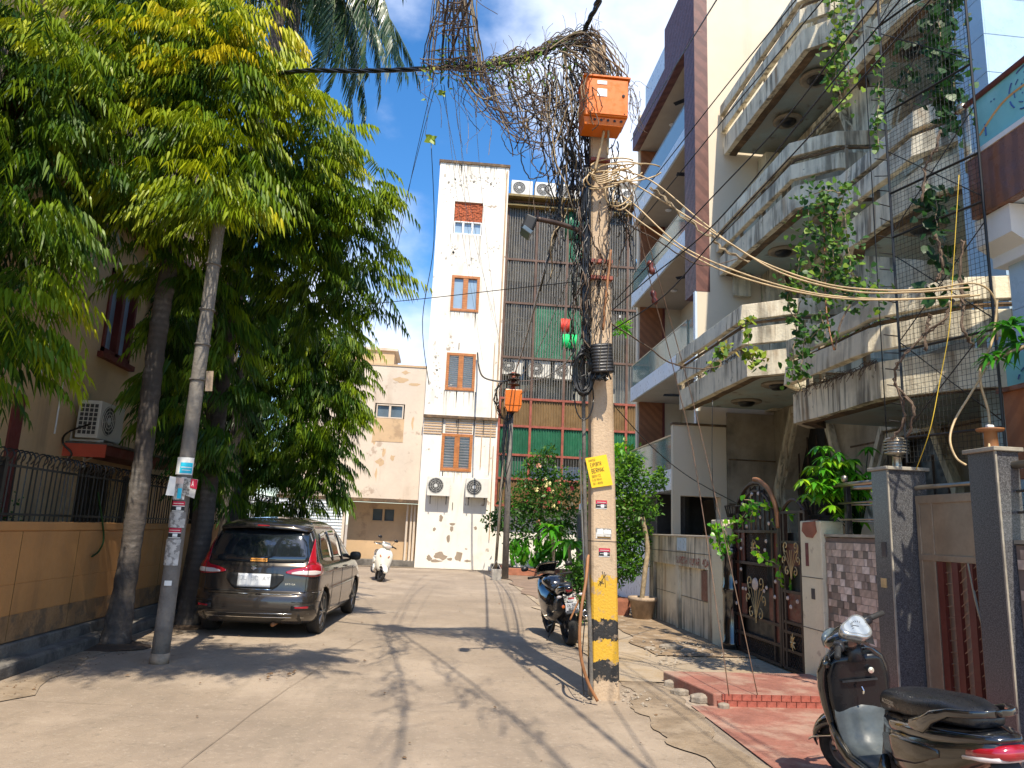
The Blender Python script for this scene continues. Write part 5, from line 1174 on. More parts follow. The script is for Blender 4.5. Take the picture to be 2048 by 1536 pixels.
# black bundle down the left side of the pole
bd=thing('cable_bundle','bundle of black cables running down the left side of the big pole','cable',tuple(PY(1175,600,7.7))); m=MB()
for k in range(11): m.tube(smoothpath([PY(1176+random.uniform(-8,8),330,7.66),PY(1174+random.uniform(-9,7),450,7.66),PY(1172+random.uniform(-7,8),560,7.66),PY(1172+random.uniform(-5,6),700,7.64)],5),random.choice((.006,.009,.012)),5)
m.build('strand','blackcable',bd,True)
cable('down_pipe','grey pipe running down the left edge of the big pole to the ground',[(1166,690,7.75),(1168,900,7.72),(1172,1100,7.70),(1180,1260,7.68),(1183,1392,7.66)],.022,'kerbstone')
cable('down_pipe','thin steel pipe bending away below the yellow sign',[(1160,900,7.9),(1163,1000,7.9),(1166,1080,7.85),(1172,1200,7.75)],.012,'steel')
cable('down_pipe','brown pipe bowing out near the foot of the big pole',[(1176,1110,7.70),(1172,1160,7.60),(1163,1215,7.50),(1159,1270,7.45),(1163,1320,7.45),(1176,1365,7.45),(1195,1402,7.45)],.017,'rustpipe')
cable('down_pipe','thin bent wire beside the brown pipe',[(1172,1100,7.7),(1174,1190,7.65),(1168,1260,7.6),(1164,1330,7.55),(1168,1390,7.5)],.006,'blackcable')
cable('down_pipe','short brown stick leaning on the pole foot',[(1158,1200,7.9),(1140,1240,7.9)],.01,'rustpipe')
# guy wires with insulators
def guy(label,pts,ins):
    cable('guy_wire',label,pts,.0055,'guywire',cat='wire',wig=.004)
    p=PY(*ins); t=thing('insulator','brown porcelain insulator on the '+label,'insulator',tuple(p)); d=(PY(*pts[-1]) if not isinstance(pts[-1],Vector) else pts[-1])-PY(*pts[0]); d.normalize()
    Mx=d.to_track_quat('Z','Y').to_matrix(); MB().loft([[Vector(p)+Mx@Vector((r*math.cos(a),r*math.sin(a),h)) for a in [k*PI/5 for k in range(10)]] for r,h in ((.01,-.09),(.035,-.07),(.04,-.03),(.025,0),(.04,.03),(.035,.07),(.01,.09))]).build('body','gatered',t,True)
G1=PZ(1458,1392,.13);G2=PZ(1515,1390,.13)
guy('left guy wire anchored in the red step',[(1250,330,7.8),(1300,560,8.1),(1385,900,8.4),G1],(1308,595,8.1))
guy('right guy wire anchored in the red step',[(1255,330,7.8),(1306,520,8.1),(1400,860,8.4),G2],(1302,535,8.05))
cable('service_wire','sagging twisted wire between the pole and the stained building',[(1240,440,7.8),(1310,478,8.3),(1360,510,9),(1400,530,10),(1440,528,10.8),(1500,510,11.5)],.008,'brownvine',wig=.006)
cable('service_wire','wire from the pole to the low balcony of the stained building',[(1212,640,7.8),(1290,690,8.5),(1340,725,9),(1400,738,9.8),(1440,732,10.5)],.009,'brownvine',wig=.006)
cable('service_wire','long wire from the pole across the green glass to the ornate gate',[(1210,790,7.8),(1300,890,9),(1380,955,9.5),(1480,1010,10)],.006,'blackcable')
cable('service_wire','thin vertical wire hanging in front of the low boundary wall',[(1425,800,9.8),(1425,960,9.8),(1440,1090,9.6)],.005,'blackcable')
cable('yellow_wire','thin yellow wire hanging down the netted frame',[(1918,350,6.0),(1905,560,6.0),(1898,660,5.95),(1880,760,6.0),(1860,860,6.0),(1832,940,6.2)],.0035,'yellowwire')
cable('tan_cable','pale cable bending down with a black sleeve to the right granite pillar',[(1972,735,5.9),(1940,790,5.9),(1910,840,5.9),(1900,880,5.85),(1912,915,5.8),(1932,930,5.7)],.010,'tancable')
cable('tan_cable','thick pale cable snaking down beside the teal glass',[(1995,600,5.9),(1985,680,5.9),(1962,730,5.9),(1962,770,5.9),(1978,830,5.85),(1978,905,5.7)],.011,'tancable')
# ================= NETTED METAL FRAME =================
t=thing('netted_frame','tall black metal trellis with wire netting in front of the stained balconies','trellis',(4.6,6.5,2))
FA=[PX(1763,-20,4.62),PX(1765,300,4.62),PX(1775,580,4.62),PX(1800,840,4.62)]; FAx=Vector((4.62,7.0,0))
FBx=Vector((4.92,6.05,0)); z0f,z1f=2.45,8.6
def fp(a,z): return Vector((FAx.x+(FBx.x-FAx.x)*a,FAx.y+(FBx.y-FAx.y)*a,z))
for a in (0,1,): MB().tube([fp(a,z0f),fp(a,z1f)],.013,6).build('upright','blackmetal',t)
MB().tube([fp(-.22,z0f),fp(-.22,z1f)],.006,5).build('upright','blackmetal',t)
for z in (2.7,3.6,4.85,5.35,6.3,7.4): MB().tube([fp(0,z),fp(1,z)],.013,6).build('crossbar','blackmetal',t)
for z in (2.75,3.7,4.9,6.35,7.45): MB().tube([fp(0,z),fp(1,z+.95)],.006,5).build('brace','blackmetal',t); MB().tube([fp(1,z),fp(0,z+.95)],.006,5).build('brace','blackmetal',t)
sp=MB(); sp.tube([(0,0,0),(-.14,.04,.02)],.006,4); sm_=meshof(sp,'spike','blackmetal')
for k in range(34): linkobj('spike',sm_,t,fp(0,2.5+k*.18),rot=(0,random.uniform(-.15,.15),random.uniform(-.4,.4)))
m=MB()
for k in range(24): m.tube([fp(k/23,z0f),fp(k/23,z1f)],.0023,3,False)
k=0; z=z0f
while z<z1f: m.tube([fp(0,z),fp(1,z)],.0023,3,False); z+=.052
m.build('wire_net','net',t,kind='stuff',fix=False)
# ================= FAR POLE =================
fb=PZ(1010,1158); fy=fb.y
t=thing('far_pole','thin grey utility pole by the flowering bush at the end of the street','pole',tuple(fb))
MB().tube([fb,PY(1016,960,fy),PY(1022,830,fy)],[.12,.10,.09],10).build('shaft','lampcon',t,True)
MB().tube([PY(990,1150,fy),PY(1004,960,fy),PY(1014,830,fy)],[.05,.05,.05],8).build('side_pipe','mossdark',t,True)
MB().tube([PY(1022,830,fy),PY(1028,745,fy)],.09,8).build('top_bracket','rustframe',t,True)
m=MB(); 
for v in (752,762,772): m.lathe([(.05,0),(.22,.02),(.24,.06),(.08,.1)],PY(1028,v,fy-.1),12)
m.build('insulator','ornatebrown',t,True)
bx=thing('junction_box','small orange distribution box on the far pole','junction box',tuple(PY(1027,795,fy)))
a=PY(1011,778,fy-.3);b=PY(1043,812,fy-.3); MB().b2(a.x,b.x,fy-.35,fy+.05,b.z,a.z).build('casing','orangebox',bx,bev=.02); MB().prism([(a.x,fy-.33,b.z),(b.x,fy-.33,b.z),(b.x-.1,fy-.33,b.z-.2),(a.x+.1,fy-.33,b.z-.2)],(0,.3,0)).build('cable_tray','orangebox',bx)
m=MB()
for k in range(14): m.tube(smoothpath([PY(1012+random.uniform(-6,8),815,fy-.1),PY(1012+random.uniform(-12,14),900,fy-.15),PY(1005+random.uniform(-8,12),930+random.uniform(-50,80),fy-.1)],5),.010,5)
for k in range(10): m.tube([PY(1012+random.uniform(-2,2)+ (14+random.uniform(0,12))*math.cos(a),800+40*math.sin(a),fy-.2) for a in [j*PI/6 for j in range(9)]],.010,4)
tag(m.build('wire_tangle','blackcable'),'tangle of black wires hanging on the far pole','wires',kind='stuff')
tn=thing('tin_bucket','square pale tin bucket at the foot of the far pole','bucket',tuple(PZ(992,1160))); p=PZ(992,1160)
MB().loft([superring(p+Vector((0,0,z)),s,s,16,6) for z,s in ((0,.15),(.34,.17))],cap=True).build('body','tin',tn); MB().tube([p+Vector((-.16,0,.34)),p+Vector((-.02,0,.62)),p+Vector((.16,0,.34))],.012,5).build('handle','tin',tn)
# ================= LEFT LAMP POLE =================
b0=PZ(318,1327); 
t=thing('concrete_lamp_pole','leaning round concrete pole covered with peeling posters on the left','pole',tuple(b0)); LP0=b0
def lpt(v): 
    u=318+(442-318)*(1327-v)/(1327-420); return PY(u,v,b0.y-(1327-v)*.0002)
vs_=[1327,1250,1150,1050,950,850,700,560,440,410]
MB().tube([lpt(v)+Vector((0,0,-.02 if v==1327 else 0)) for v in vs_],[.098-.003*i for i in range(len(vs_))],18).build('shaft','lampcon',t,True)
MB().tube([lpt(1328),lpt(1305)],.104,18).build('collar','pot',t,True)
for v in (620,690,760,530): MB().tube([lpt(v+1.5),lpt(v-1.5)],.095,18).build('band','kerbstone',t,True)
def wrap(name,lab,v0,v1,a0,a1,m,extra=(),cat='poster',r=.101):
    A=lpt(v0);B=lpt(v1); n=8; mb=MB(); tt=thing(name,lab,cat,tuple((A+B)/2))
    def pt(s,q,rr): a=a0+(a1-a0)*s; c=A.lerp(B,q); return c+Vector((math.sin(a)*rr,-math.cos(a)*rr,0))
    def strip(s0,s1,q0,q1,rr,mm,nm):
        V=[];F=[]
        for i in range(n+1):
            s=s0+(s1-s0)*i/n; V+=[pt(s,q0,rr),pt(s,q1,rr)]
        for i in range(n): F.append((2*i,2*i+2,2*i+3,2*i+1))
        MB().add(V,F).build(nm,mm,tt,True)
    strip(0,1,0,1,r,m,'sheet')
    for k,(s0,s1,q0,q1,mm) in enumerate(extra): strip(s0,s1,q0,q1,r+.0015+.0005*k,mm,'print')
wrap('poster','white poster with a cyan square wrapped round the concrete pole',916,950,-1.1,1.2,'stickerwhite',[(.35,.95,.30,.92,'stickcyan'),(.4,.9,.55,.6,'stickerwhite'),(.45,.85,.72,.76,'stickerwhite')])
wrap('poster','worn pale poster above the first magenta sticker',955,1000,-1.2,.6,'paper',[(.55,.80,.5,.95,'stickcyan'),(.3,.9,.05,.3,'medal')])
for v,l in ((1003,'upper'),(1056,'lower')): wrap('sticker',l+' magenta and black sticker on the round concrete pole',v,v+20,-.65,.75,'stickerwhite',[(0,1,0,.42,'stickred'),(0,1,.5,.92,'inkblack'),(.4,.75,.55,.85,'stickerwhite'),(.1,.9,.18,.26,'medal')],'sticker',.1035)
wrap('poster','torn grey poster between the two magenta stickers',1024,1055,-1.2,1.1,'paper'); wrap('poster','peeling grey posters below the lower magenta sticker',1078,1130,-1.0,.9,'paper')
wrap('poster','scrap of torn paper low on the round concrete pole',1160,1170,-.3,.5,'stickerwhite')
def board(name,lab,pix,y,m,cat='sign'):
    P=[PY(u,v,y) for u,v in pix]; tt=thing(name,lab,cat,tuple(P[0])); MB().prism(P,(0,.012,0)).build('board',m,tt); return tt,P
board('paper_board','blank pale board sticking out left of the concrete pole',[(340,952),(355,955),(348,992),(331,990)],8.88,'stickerwhite')
tt,P=board('paper_board','printed board with red corner sticking out right of the concrete pole',[(368,955),(396,959),(388,997),(364,988)],8.86,'paper')
ex=P[1]-P[0];ez=P[0]-P[3]
def sg2(a,b): return P[3]+ex*a+ez*b+Vector((0,-.004,0))
mb=MB(); mb.quad(sg2(.50,.45),sg2(.99,.40),sg2(.99,.98),sg2(.52,.98)); mb.build('red_corner','stickred',tt)
mb=MB()
for (tx,a0,b0_,h,wd) in (('DEBIT',.05,.80,.12,.5),('CARD',.05,.58,.15,.6),('CASH',.05,.42,.10,.6),('MONEY HOME',.05,.24,.09,.55),('981045123',.05,.08,.10,.55)): letter_mb(mb,tx,lambda a,b,a0=a0,b0_=b0_,wd=wd:sg2(a0+a*wd,b0_+b),h,th=.16)
mb.build('lettering','inkblack',tt,fix=False); mb=MB(); letter_mb(mb,'A',lambda a,b:sg2(.62+a*.5,.55+b)+Vector((0,-.002,0)),.34,th=.14); mb.build('lettering','stickerwhite',tt,fix=False)
nb2,P=board('bird_box','small tan box fixed on the right of the concrete pole above the car',[(413,742),(427,742),(424,782),(410,782)],8.9,'pot','box')
# ================= LEAF GENERATORS =================
def leaves_np(pos,dr,side,ln,wd,droop=.25):
    n=len(pos); dr=dr/np.linalg.norm(dr,axis=1,keepdims=True); side=side-(side*dr).sum(1,keepdims=True)*dr; side/=np.linalg.norm(side,axis=1,keepdims=True)+1e-9
    ln=ln[:,None]; wd=wd[:,None]; dn=np.array([0,0,-1.0])
    def at(f,s,dz): return pos+dr*ln*f+side*wd*s+dn*ln*dz*droop
    V=np.stack([at(0,0,0),at(.22,.5,.05),at(.22,-.5,.05),at(.6,.34,.3),at(.6,-.34,.3),at(1,0,.8)],1).reshape(-1,3)
    b=(np.arange(n)*6)[:,None,None]; F=(np.array([[0,1,2],[1,3,2],[2,3,4],[3,5,4]])[None]+b).reshape(-1,3)
    return V,F
def rnd(a,b,n): return rng.uniform(a,b,n)
def spray_crown(blobs,dens,Ls=(.35,.6),K=16,ll=(.19,.30),lw=.034,inner=.25):
    # boughs of drooping sprays; every spray is an arching twig with a comb of hanging leaves
    Vs=[];Fs=[];T=[];o=0; G=5
    for bl in blobs:
        if len(bl)==6: c=np.array(bl[:3]); r=bl[3]; yel=bl[4]; n0=int(dens*r*r*48)+4
        else: u,v,y,rp,yel=bl; r=rp*y/FL; c=np.array(PY(u,v,y)); n0=int(dens*rp*rp/1000*(y/9)**.6)+6
        nb=max(2,n0//G)
        d=rng.normal(size=(nb,3)); d/=np.linalg.norm(d,axis=1,keepdims=True); d[:,1]-=.25; d/=np.linalg.norm(d,axis=1,keepdims=True)
        rr=np.where(rng.random(nb)<inner,rnd(.15,.65,nb),rnd(.75,1.0,nb)); Pb=c+d*(rr*r)[:,None]*np.array([1,.9,.9])
        tb=.09+.16*rng.random(nb)+(.12*rng.random(nb) if yel>=.8 else 0)+.62*np.clip(d[:,2]*.8+.45,0,1)*yel*np.clip(rr*1.6-.7,0,1)*rng.uniform(.5,1.2,nb)  # tint mixes new growth with painted sun outside and shade inside
        d=np.repeat(d,G,0); rr=np.repeat(rr,G); tb=np.repeat(tb,G); n=len(rr); P=np.repeat(Pb,G,0)+rng.normal(size=(n,3))*np.array([.13,.13,.08])
        H=d.copy(); H[:,2]*=.2; H+=rng.normal(size=(n,3))*.38; H[:,2]=H[:,2]*.4-.05; H/=np.linalg.norm(H,axis=1,keepdims=True)
        L=rnd(*Ls,n); base=tb+rng.normal(size=n)*.05
        t=np.linspace(.08,1,K//2); t=np.repeat(t,2); sg_=np.tile([1,-1],K//2)
        tw=P[:,None,:]+H[:,None,:]*(L[:,None]*t)[...,None]; tw[...,2]-=(L[:,None]*.5*t**2)
        S=np.cross(H,np.array([0,0,1.0])); S/=np.linalg.norm(S,axis=1,keepdims=True)+1e-9
        dr=S[:,None,:]*(sg_[None,:,None]*(.38+rng.uniform(-.08,.08,(n,K,1))))+H[:,None,:]*.38+np.array([0,0,-1.0])*.85+rng.normal(size=(n,K,3))*.07
        side=H[:,None,:]*1.0+rng.normal(size=(n,K,3))*.25
        ln=rng.uniform(ll[0],ll[1],(n,K))*(1-.45*t[None]**2); wd=np.full((n,K),lw)*rng.uniform(.8,1.2,(n,K))*(ln/ll[1]*.4+.6)
        V,F=leaves_np(tw.reshape(-1,3),dr.reshape(-1,3),side.reshape(-1,3),ln.ravel(),wd.ravel(),.3)
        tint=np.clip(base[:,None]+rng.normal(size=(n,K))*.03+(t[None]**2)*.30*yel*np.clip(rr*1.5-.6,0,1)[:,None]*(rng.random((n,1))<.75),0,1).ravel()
        Vs.append(V);Fs.append(F+o);T.append(np.repeat(tint,4)); o+=len(V)
    return np.concatenate(Vs),np.concatenate(Fs),np.concatenate(T)
def cloud(clumps,n,size,asp=.5,up=.3,base=.3,lit=.35,seed=0):
    Vs=[];Fs=[];T=[];o=0; tot=sum(c[3]*c[4] if len(c)>4 else c[3]**2 for c in clumps)
    for c in clumps:
        x,y,z,rx=c[:4]; rz=c[4] if len(c)>4 else rx; k=int(n*(rx*rz)/tot)+4
        d=rng.normal(size=(k,3)); d/=np.linalg.norm(d,axis=1,keepdims=True); rr=rng.random(k)**.45
        # clump unevenness
        f=1+.22*np.sin(d[:,0]*5+x*9)*np.sin(d[:,2]*6+z*7)+.12*np.sin(d[:,1]*11)
        P=np.array([x,y,z])+d*(rr*f)[:,None]*np.array([rx,rx,rz])
        dr=d*.6+rng.normal(size=(k,3))*.7; dr[:,2]+=up; side=rng.normal(size=(k,3)); s=rng.uniform(.6,1.3,k)*size
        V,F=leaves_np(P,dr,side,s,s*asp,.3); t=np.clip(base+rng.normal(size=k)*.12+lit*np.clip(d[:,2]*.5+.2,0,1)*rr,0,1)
        Vs.append(V);Fs.append(F+o);T.append(np.repeat(t,4)); o+=len(V)
    return np.concatenate(Vs),np.concatenate(Fs),np.concatenate(T)
# ================= TREES =================
def trunk(name,label,x,y,h,r0,r1,m,lean=(0,0),rings=0,cat='tree',group=None):
    t=thing(name,label,cat,(x,y,0),group); P=[];R=[]
    n=int(h/.12) if rings else 14
    for k in range(n+1):
        q=k/n; z=h*q; fl=math.exp(-z*2.4)*r0*.65
        P.append(Vector((x+lean[0]*q+.03*math.sin(z*1.1),y+lean[1]*q,z-.03))); R.append(r0+(r1-r0)*q+fl+(random.uniform(-.006,.006)+(.006 if k%2 else -.004) if rings else random.uniform(-.01,.01)))
    MB().tube(P,R,16).build('trunk',m,t,True); return t
pa=trunk('palm_tree','ringed palm trunk standing in front of the ochre wall',-3.98,10.15,12.5,.122,.105,'palmtrunk',(.1,0),1)
pb=trunk('palm_tree','dark palm trunk behind the leaning concrete pole, fronds above the other trees',-3.72,12.05,12.0,.13,.11,'palmtrunk',(.30,.3),1)
pc=trunk('palm_tree','ringed palm trunk rising behind the rear window of the parked car',-4.1,14.9,13,.17,.13,'palmtrunk',(.2,0),1)
def frond_mesh(L,seed,droop):
    r=np.random.default_rng(seed); n=60; t=np.linspace(0,1,n); x=L*(t-.25*t**2*droop); z=L*(.28*t-(.95*droop)*t**2.2)
    mb=[];Fv=[];
    pts=np.stack([x,np.zeros(n),z],1)
    k=np.arange(4,n); pos=np.repeat(pts[k],2,0); sg_=np.tile([1,-1],len(k)); tan=np.gradient(pts,axis=0)[k]; tan/=np.linalg.norm(tan,axis=1,keepdims=True); tan=np.repeat(tan,2,0)
    dr=tan*.45+np.array([0,1,0])*sg_[:,None]*r.uniform(.25,.7,(len(pos),1))+np.array([0,0,-1])*r.uniform(.6,1.3,(len(pos),1)); ln=r.uniform(.45,.7,len(pos))*(1-.55*np.repeat(t[k],2)**2)
    V,F=leaves_np(pos,dr,tan,ln,np.full(len(pos),.034),.35); T=np.repeat(np.clip(.35+r.normal(size=len(pos))*.15,0,1),4)
    # midrib
    m=MB(); m.tube([tuple(p) for p in pts[::4]],[.022*(1-i/16) +.004 for i in range(len(pts[::4]))],4)
    off=len(V); V2=np.array([tuple(p) for p in m.v]); F2=[]
    for f in m.f:
        for i in range(1,len(f)-1): F2.append((f[0],f[i],f[i+1]))
    V=np.concatenate([V,V2]); F=np.concatenate([F,np.array(F2)+off]); T=np.concatenate([T,np.full(len(F2),.8)])
    o=npmesh('frond',V,F,'palmleaf',tint=T); me=o.data; bpy.data.objects.remove(o); return me
FR=[frond_mesh(3.4,1,.75),frond_mesh(3.0,2,1.0),frond_mesh(2.8,3,.5)]
def crown_palm(t,c,n,seed):
    r=random.Random(seed)
    for k in range(n): linkobj('frond',FR[k%3],t,c,rot=(r.uniform(-.2,.2),r.uniform(-.25,.35),k*2*PI/n*2.02+r.uniform(-.2,.2)))
crown_palm(pa,(-3.88,10.15,12.4),13,1); crown_palm(pb,(-3.35,12.35,11.9),19,2); crown_palm(pc,(-3.9,14.9,12.9),13,3)
for a,b in ((-.35,.25),(-.1,.55),(.15,.2),(-.6,.5),(.35,.4),(-.2,.1),(.05,.75)): linkobj('frond',FR[1],pb,(-3.35,12.35,11.9),rot=(0,b,a))
t=trunk('ashoka_tree','near tree with drooping wavy leaves filling the left edge of the photo',-5.0,7.6,6.5,.12,.05,'trunk')
BL=[(40,60,8.2,150,.6),(130,170,8.2,110,.6),(20,260,8.0,130,.3),(110,330,8.3,100,.25),(10,440,7.8,105,.2),(60,470,8,60,.3),(30,580,7.6,50,.6),(5,680,7.5,40,.9),(70,560,7.8,26,.8),(0,760,7.4,20,.9),(50,660,7.6,16,.9),(-60,650,7.4,110,.4),(-40,400,7.6,150,.4),(-60,100,7.8,180,.6),
(-4.2,4.7,7.0,.7,.6,'w'),(-3.2,4.7,7.1,.7,.6,'w'),(-2.3,4.8,7.2,.6,.6,'w'),(-3.8,5.2,7.1,.7,.6,'w'),(-2.8,5.2,7.2,.7,.6,'w'),(-1.8,5.1,7.2,.6,.6,'w'),(-4.9,4.9,6.8,.7,.5,'w'),(-1.3,4.9,7.0,.45,.5,'w'),(-1.2,5.6,7.1,.4,.5,'w')]
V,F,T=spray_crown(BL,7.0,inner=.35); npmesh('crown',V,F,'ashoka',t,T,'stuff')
t=trunk('ashoka_tree','large drooping tree with yellow green new leaves left of the sky',-4.1,13.1,8.5,.12,.05,'trunk',(.6,-1.5))
BL=[(230,60,9.2,130,1.0),(360,40,9.4,140,1.2),(470,80,9.6,120,1.3),(300,160,9.0,100,1.2),(540,140,9.8,75,1.2),(420,200,9.2,120,1.3),(590,190,10,65,1.0),(560,260,10,100,.9),(350,250,8.8,80,1.5),(250,290,8.8,60,1.0),(200,200,9.2,110,.5),(640,260,10.3,60,.9),(650,340,10.5,80,.8),(710,380,11,55,.8),(560,380,10.4,110,.6),(440,330,9.2,110,.7),(330,380,9.0,80,1.0),(240,390,9.4,70,.8),(400,410,8.7,38,.9),(430,370,8.4,42,.8),(470,390,8.7,40,.6),(390,340,8.4,42,.9),(690,430,11,75,.5),(600,480,11,100,.35),(500,470,10.8,90,.3),(720,520,11.4,60,.5),(680,560,11.6,65,.4),(600,570,11.8,75,.25),(520,560,12,60,.2),(310,440,9.6,45,.5),(190,440,9.4,45,.25),(360,500,10.4,45,.3),(760,400,11,26,1.0),(750,570,11.2,30,.5),(440,110,9.0,100,1.5),(460,520,11.2,60,.15),(640,420,10.8,80,.5),(740,470,11.3,36,.5),(280,80,8.8,80,1.4),(620,600,12,50,.4),(560,620,13,55,.35)]
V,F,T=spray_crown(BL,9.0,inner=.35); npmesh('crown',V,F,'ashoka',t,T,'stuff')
mb=MB()
for (a,b) in (((430,420,10.5),(520,200,10)),((430,420,10.5),(350,260,9.6)),((440,400,10.6),(640,400,10.9)),((420,470,10.8),(250,420,9.6))):
    mb.tube(smoothpath([Vector((-3.9,12.5,4.5)),PY(*a),PY(*b)],4),[.05-.003*i for i in range(9)],6)
mb.build('limb','trunk',t,True)
t=trunk('ashoka_tree','dense dark drooping tree hanging over the parked car',-4.3,16.6,6,.12,.05,'trunk')
BL=[(620,640,15.2,62,.5),(670,690,15,48,.55),(600,700,15.4,90,.35),(680,760,15,40,.45),(620,780,15,85,.3),(520,680,15.8,90,.2),(540,800,15.6,100,.15),(440,680,15.4,80,.25),(420,780,15.6,85,.12),(370,680,14.8,55,.25),(350,760,14.8,45,.2),(480,880,15.8,85,.08),(600,880,15.2,85,.15),(670,840,15,42,.25),(660,900,15,38,.2),(620,940,15.1,52,.15),(560,950,15.3,60,.1),(400,880,15.6,60,.08),(450,960,15.6,45,.08),(520,1000,15.3,32,.12),(600,1000,15.2,30,.15),(650,970,15,28,.15),(390,960,15.4,32,.1),(340,820,15,30,.15),(330,720,14.6,32,.3),(400,600,14.5,60,.25),(350,600,14.2,45,.3),(700,800,15,22,.3),(705,720,15,22,.5),(345,700,12.0,34,.2),(350,770,11.6,34,.15),(385,830,11.6,30,.1),(345,850,11.6,28,.15),(395,900,11.6,26,.1),(365,640,12,34,.3),(420,950,12.5,26,.1),(300,640,12,22,.3),(450,1000,14,18,.1),(350,640,10.9,30,.3),(345,720,10.8,28,.2),(350,800,10.8,26,.2),(455,640,11,34,.3),(460,720,11,34,.2),(465,800,11.2,30,.15),(470,880,11.4,28,.1),(430,560,10.8,36,.3),(380,570,10.6,36,.3),(300,560,10.6,26,.3)]
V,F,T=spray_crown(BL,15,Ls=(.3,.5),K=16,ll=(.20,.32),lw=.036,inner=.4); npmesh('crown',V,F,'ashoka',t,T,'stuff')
MB().tube([PY(440,900,15.5),PY(470,780,15.6),PY(520,680,15.7)],[.08,.06,.04],6).build('limb','trunk',t,True)
# dark shrub behind the railing
V,F,T=cloud([(-5.1,9.0,1.4,.35,.45),(-5.0,8.4,1.2,.3,.4)],900,.06,base=.15,lit=.2); t=thing('shrub','dark shrub behind the black railing','shrub',(-5.1,8.8,0)); npmesh('foliage',V,F,'bushleaf',t,T,'stuff'); MB().tube([(-5.1,8.8,0),(-5.05,8.8,1.3)],.03,6).build('stem','trunk',t)
t=thing('flower_pot','yellow pot on the railed wall behind the car','pot',(-4.45,17,1.5)); MB().lathe([(0,1.5),(.12,1.5),(.16,1.8),(.13,1.8),(0,1.75)],(-4.45,17,0),14).build('pot','signyellow',t,True)
# ================= BUSHES =================
t=thing('potted_tree','dense bright leaved tree in a round pot behind the big pole','tree',(4.05,15.2,0)); 
MB().tube(smoothpath([(4.05,14.85,.3),(4.12,14.85,.9),(4.2,14.95,1.4),(4.1,15,2.0)],5),[.05]*16,8).build('trunk','vinepale',t,True)
cl=[(3.35,15.2,2.7,.5,.45),(3.9,15.3,2.8,.45,.5),(3.5,15.3,2.1,.55,.5),(4.1,15.2,2.2,.45,.4),(3.5,15.4,1.5,.55,.5),(4.0,15.3,1.6,.4,.4),(3.6,15.4,1.0,.5,.4),(4.45,15.2,2.75,.25,.22),(4.55,15.2,2.95,.12,.12),(3.2,15.5,.7,.3,.35),(3.95,15.2,1.0,.3,.3),(3.9,15.2,3.15,.2,.2)]
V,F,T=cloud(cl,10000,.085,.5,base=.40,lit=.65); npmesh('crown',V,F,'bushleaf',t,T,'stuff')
p=PZ(1285,1240); pt=thing('flower_pot','round tan concrete pot holding the bright leaved tree','pot',tuple(p))
MB().lathe([(0,0),(.19,.0),(.25,.36),(.29,.37),(.29,.44),(.24,.44),(.22,.36),(0,.36)],p,24).build('pot','pot',pt,True); MB().lathe([(0,.41),(.235,.40)],p,16).build('soil','soil',pt)
p=PZ(1240,1232); pt=thing('flower_pot','small square terracotta pot left of the round pot','pot',tuple(p)); MB().loft([superring(p+Vector((0,0,z)),s,s,16,5) for z,s in ((0,.16),(.30,.21),(.36,.21))]).build('pot','terracotta',pt); 
t=thing('flowering_bush','tall flowering bush with cream and pink blossoms by the far pole','bush',(4.0,28.8,0))
def at(u,v,y): p=PY(u,v,y); return (p.x,p.y,p.z)
cl=[(*at(u,v,28.6),r*28.6/FL,r*28.6/FL) for u,v,r in ((1085,930,32),(1060,960,32),(1110,960,35),(1045,1000,38),(1085,1005,42),(1130,1000,38),(1020,1030,32),(1060,1045,35),(1110,1050,38),(1145,1040,30),(1000,1045,22),(985,1040,20),(1035,1085,26),(1150,960,18),(1100,905,16),(1060,925,12))]
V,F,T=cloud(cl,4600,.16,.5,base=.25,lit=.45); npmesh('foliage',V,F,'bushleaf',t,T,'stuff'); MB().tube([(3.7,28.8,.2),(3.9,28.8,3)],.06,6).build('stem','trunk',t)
m=MB(); 
for k in range(22):
    u,v=random.choice(((1120,985),(1105,1000),(1070,1020),(1130,1010),(1085,960),(1045,1040))); u+=random.gauss(0,12); v+=random.gauss(0,12); p=PY(u,v,28.0+random.uniform(-.3,.3)); s=random.uniform(.05,.11); tn_=random.choice((1,1,1,.8,.5,.5,0))
    for q in range(4): a=q*PI/2+random.random(); m.add([p,p+Vector((math.cos(a)*s,-.03,math.sin(a)*s)),p+Vector((math.cos(a+1)*s,.02,math.sin(a+1)*s))],[(0,1,2)],tn_)
m.build('blossom','flower',t,kind='stuff',fix=False)
t=thing('shrub_row','row of upright broad leaved plants in the planter bed','plants',(3.8,28.3,.25)); Vs=[];n=420
pos=np.stack([rng.uniform(2.7,5.1,n),rng.uniform(28.1,28.9,n),rng.uniform(.2,.35,n)],1); pos[:,2]+=rng.random(n)*.85; dr=np.stack([rng.normal(size=n)*.5,rng.normal(size=n)*.4-.3,np.ones(n)],1)
V,F=leaves_np(pos,dr,rng.normal(size=(n,3)),rng.uniform(.3,.5,n),rng.uniform(.1,.15,n),.2); npmesh('foliage',V,F,'brightleaf',t,np.repeat(rng.uniform(.1,.6,n),4),'stuff')
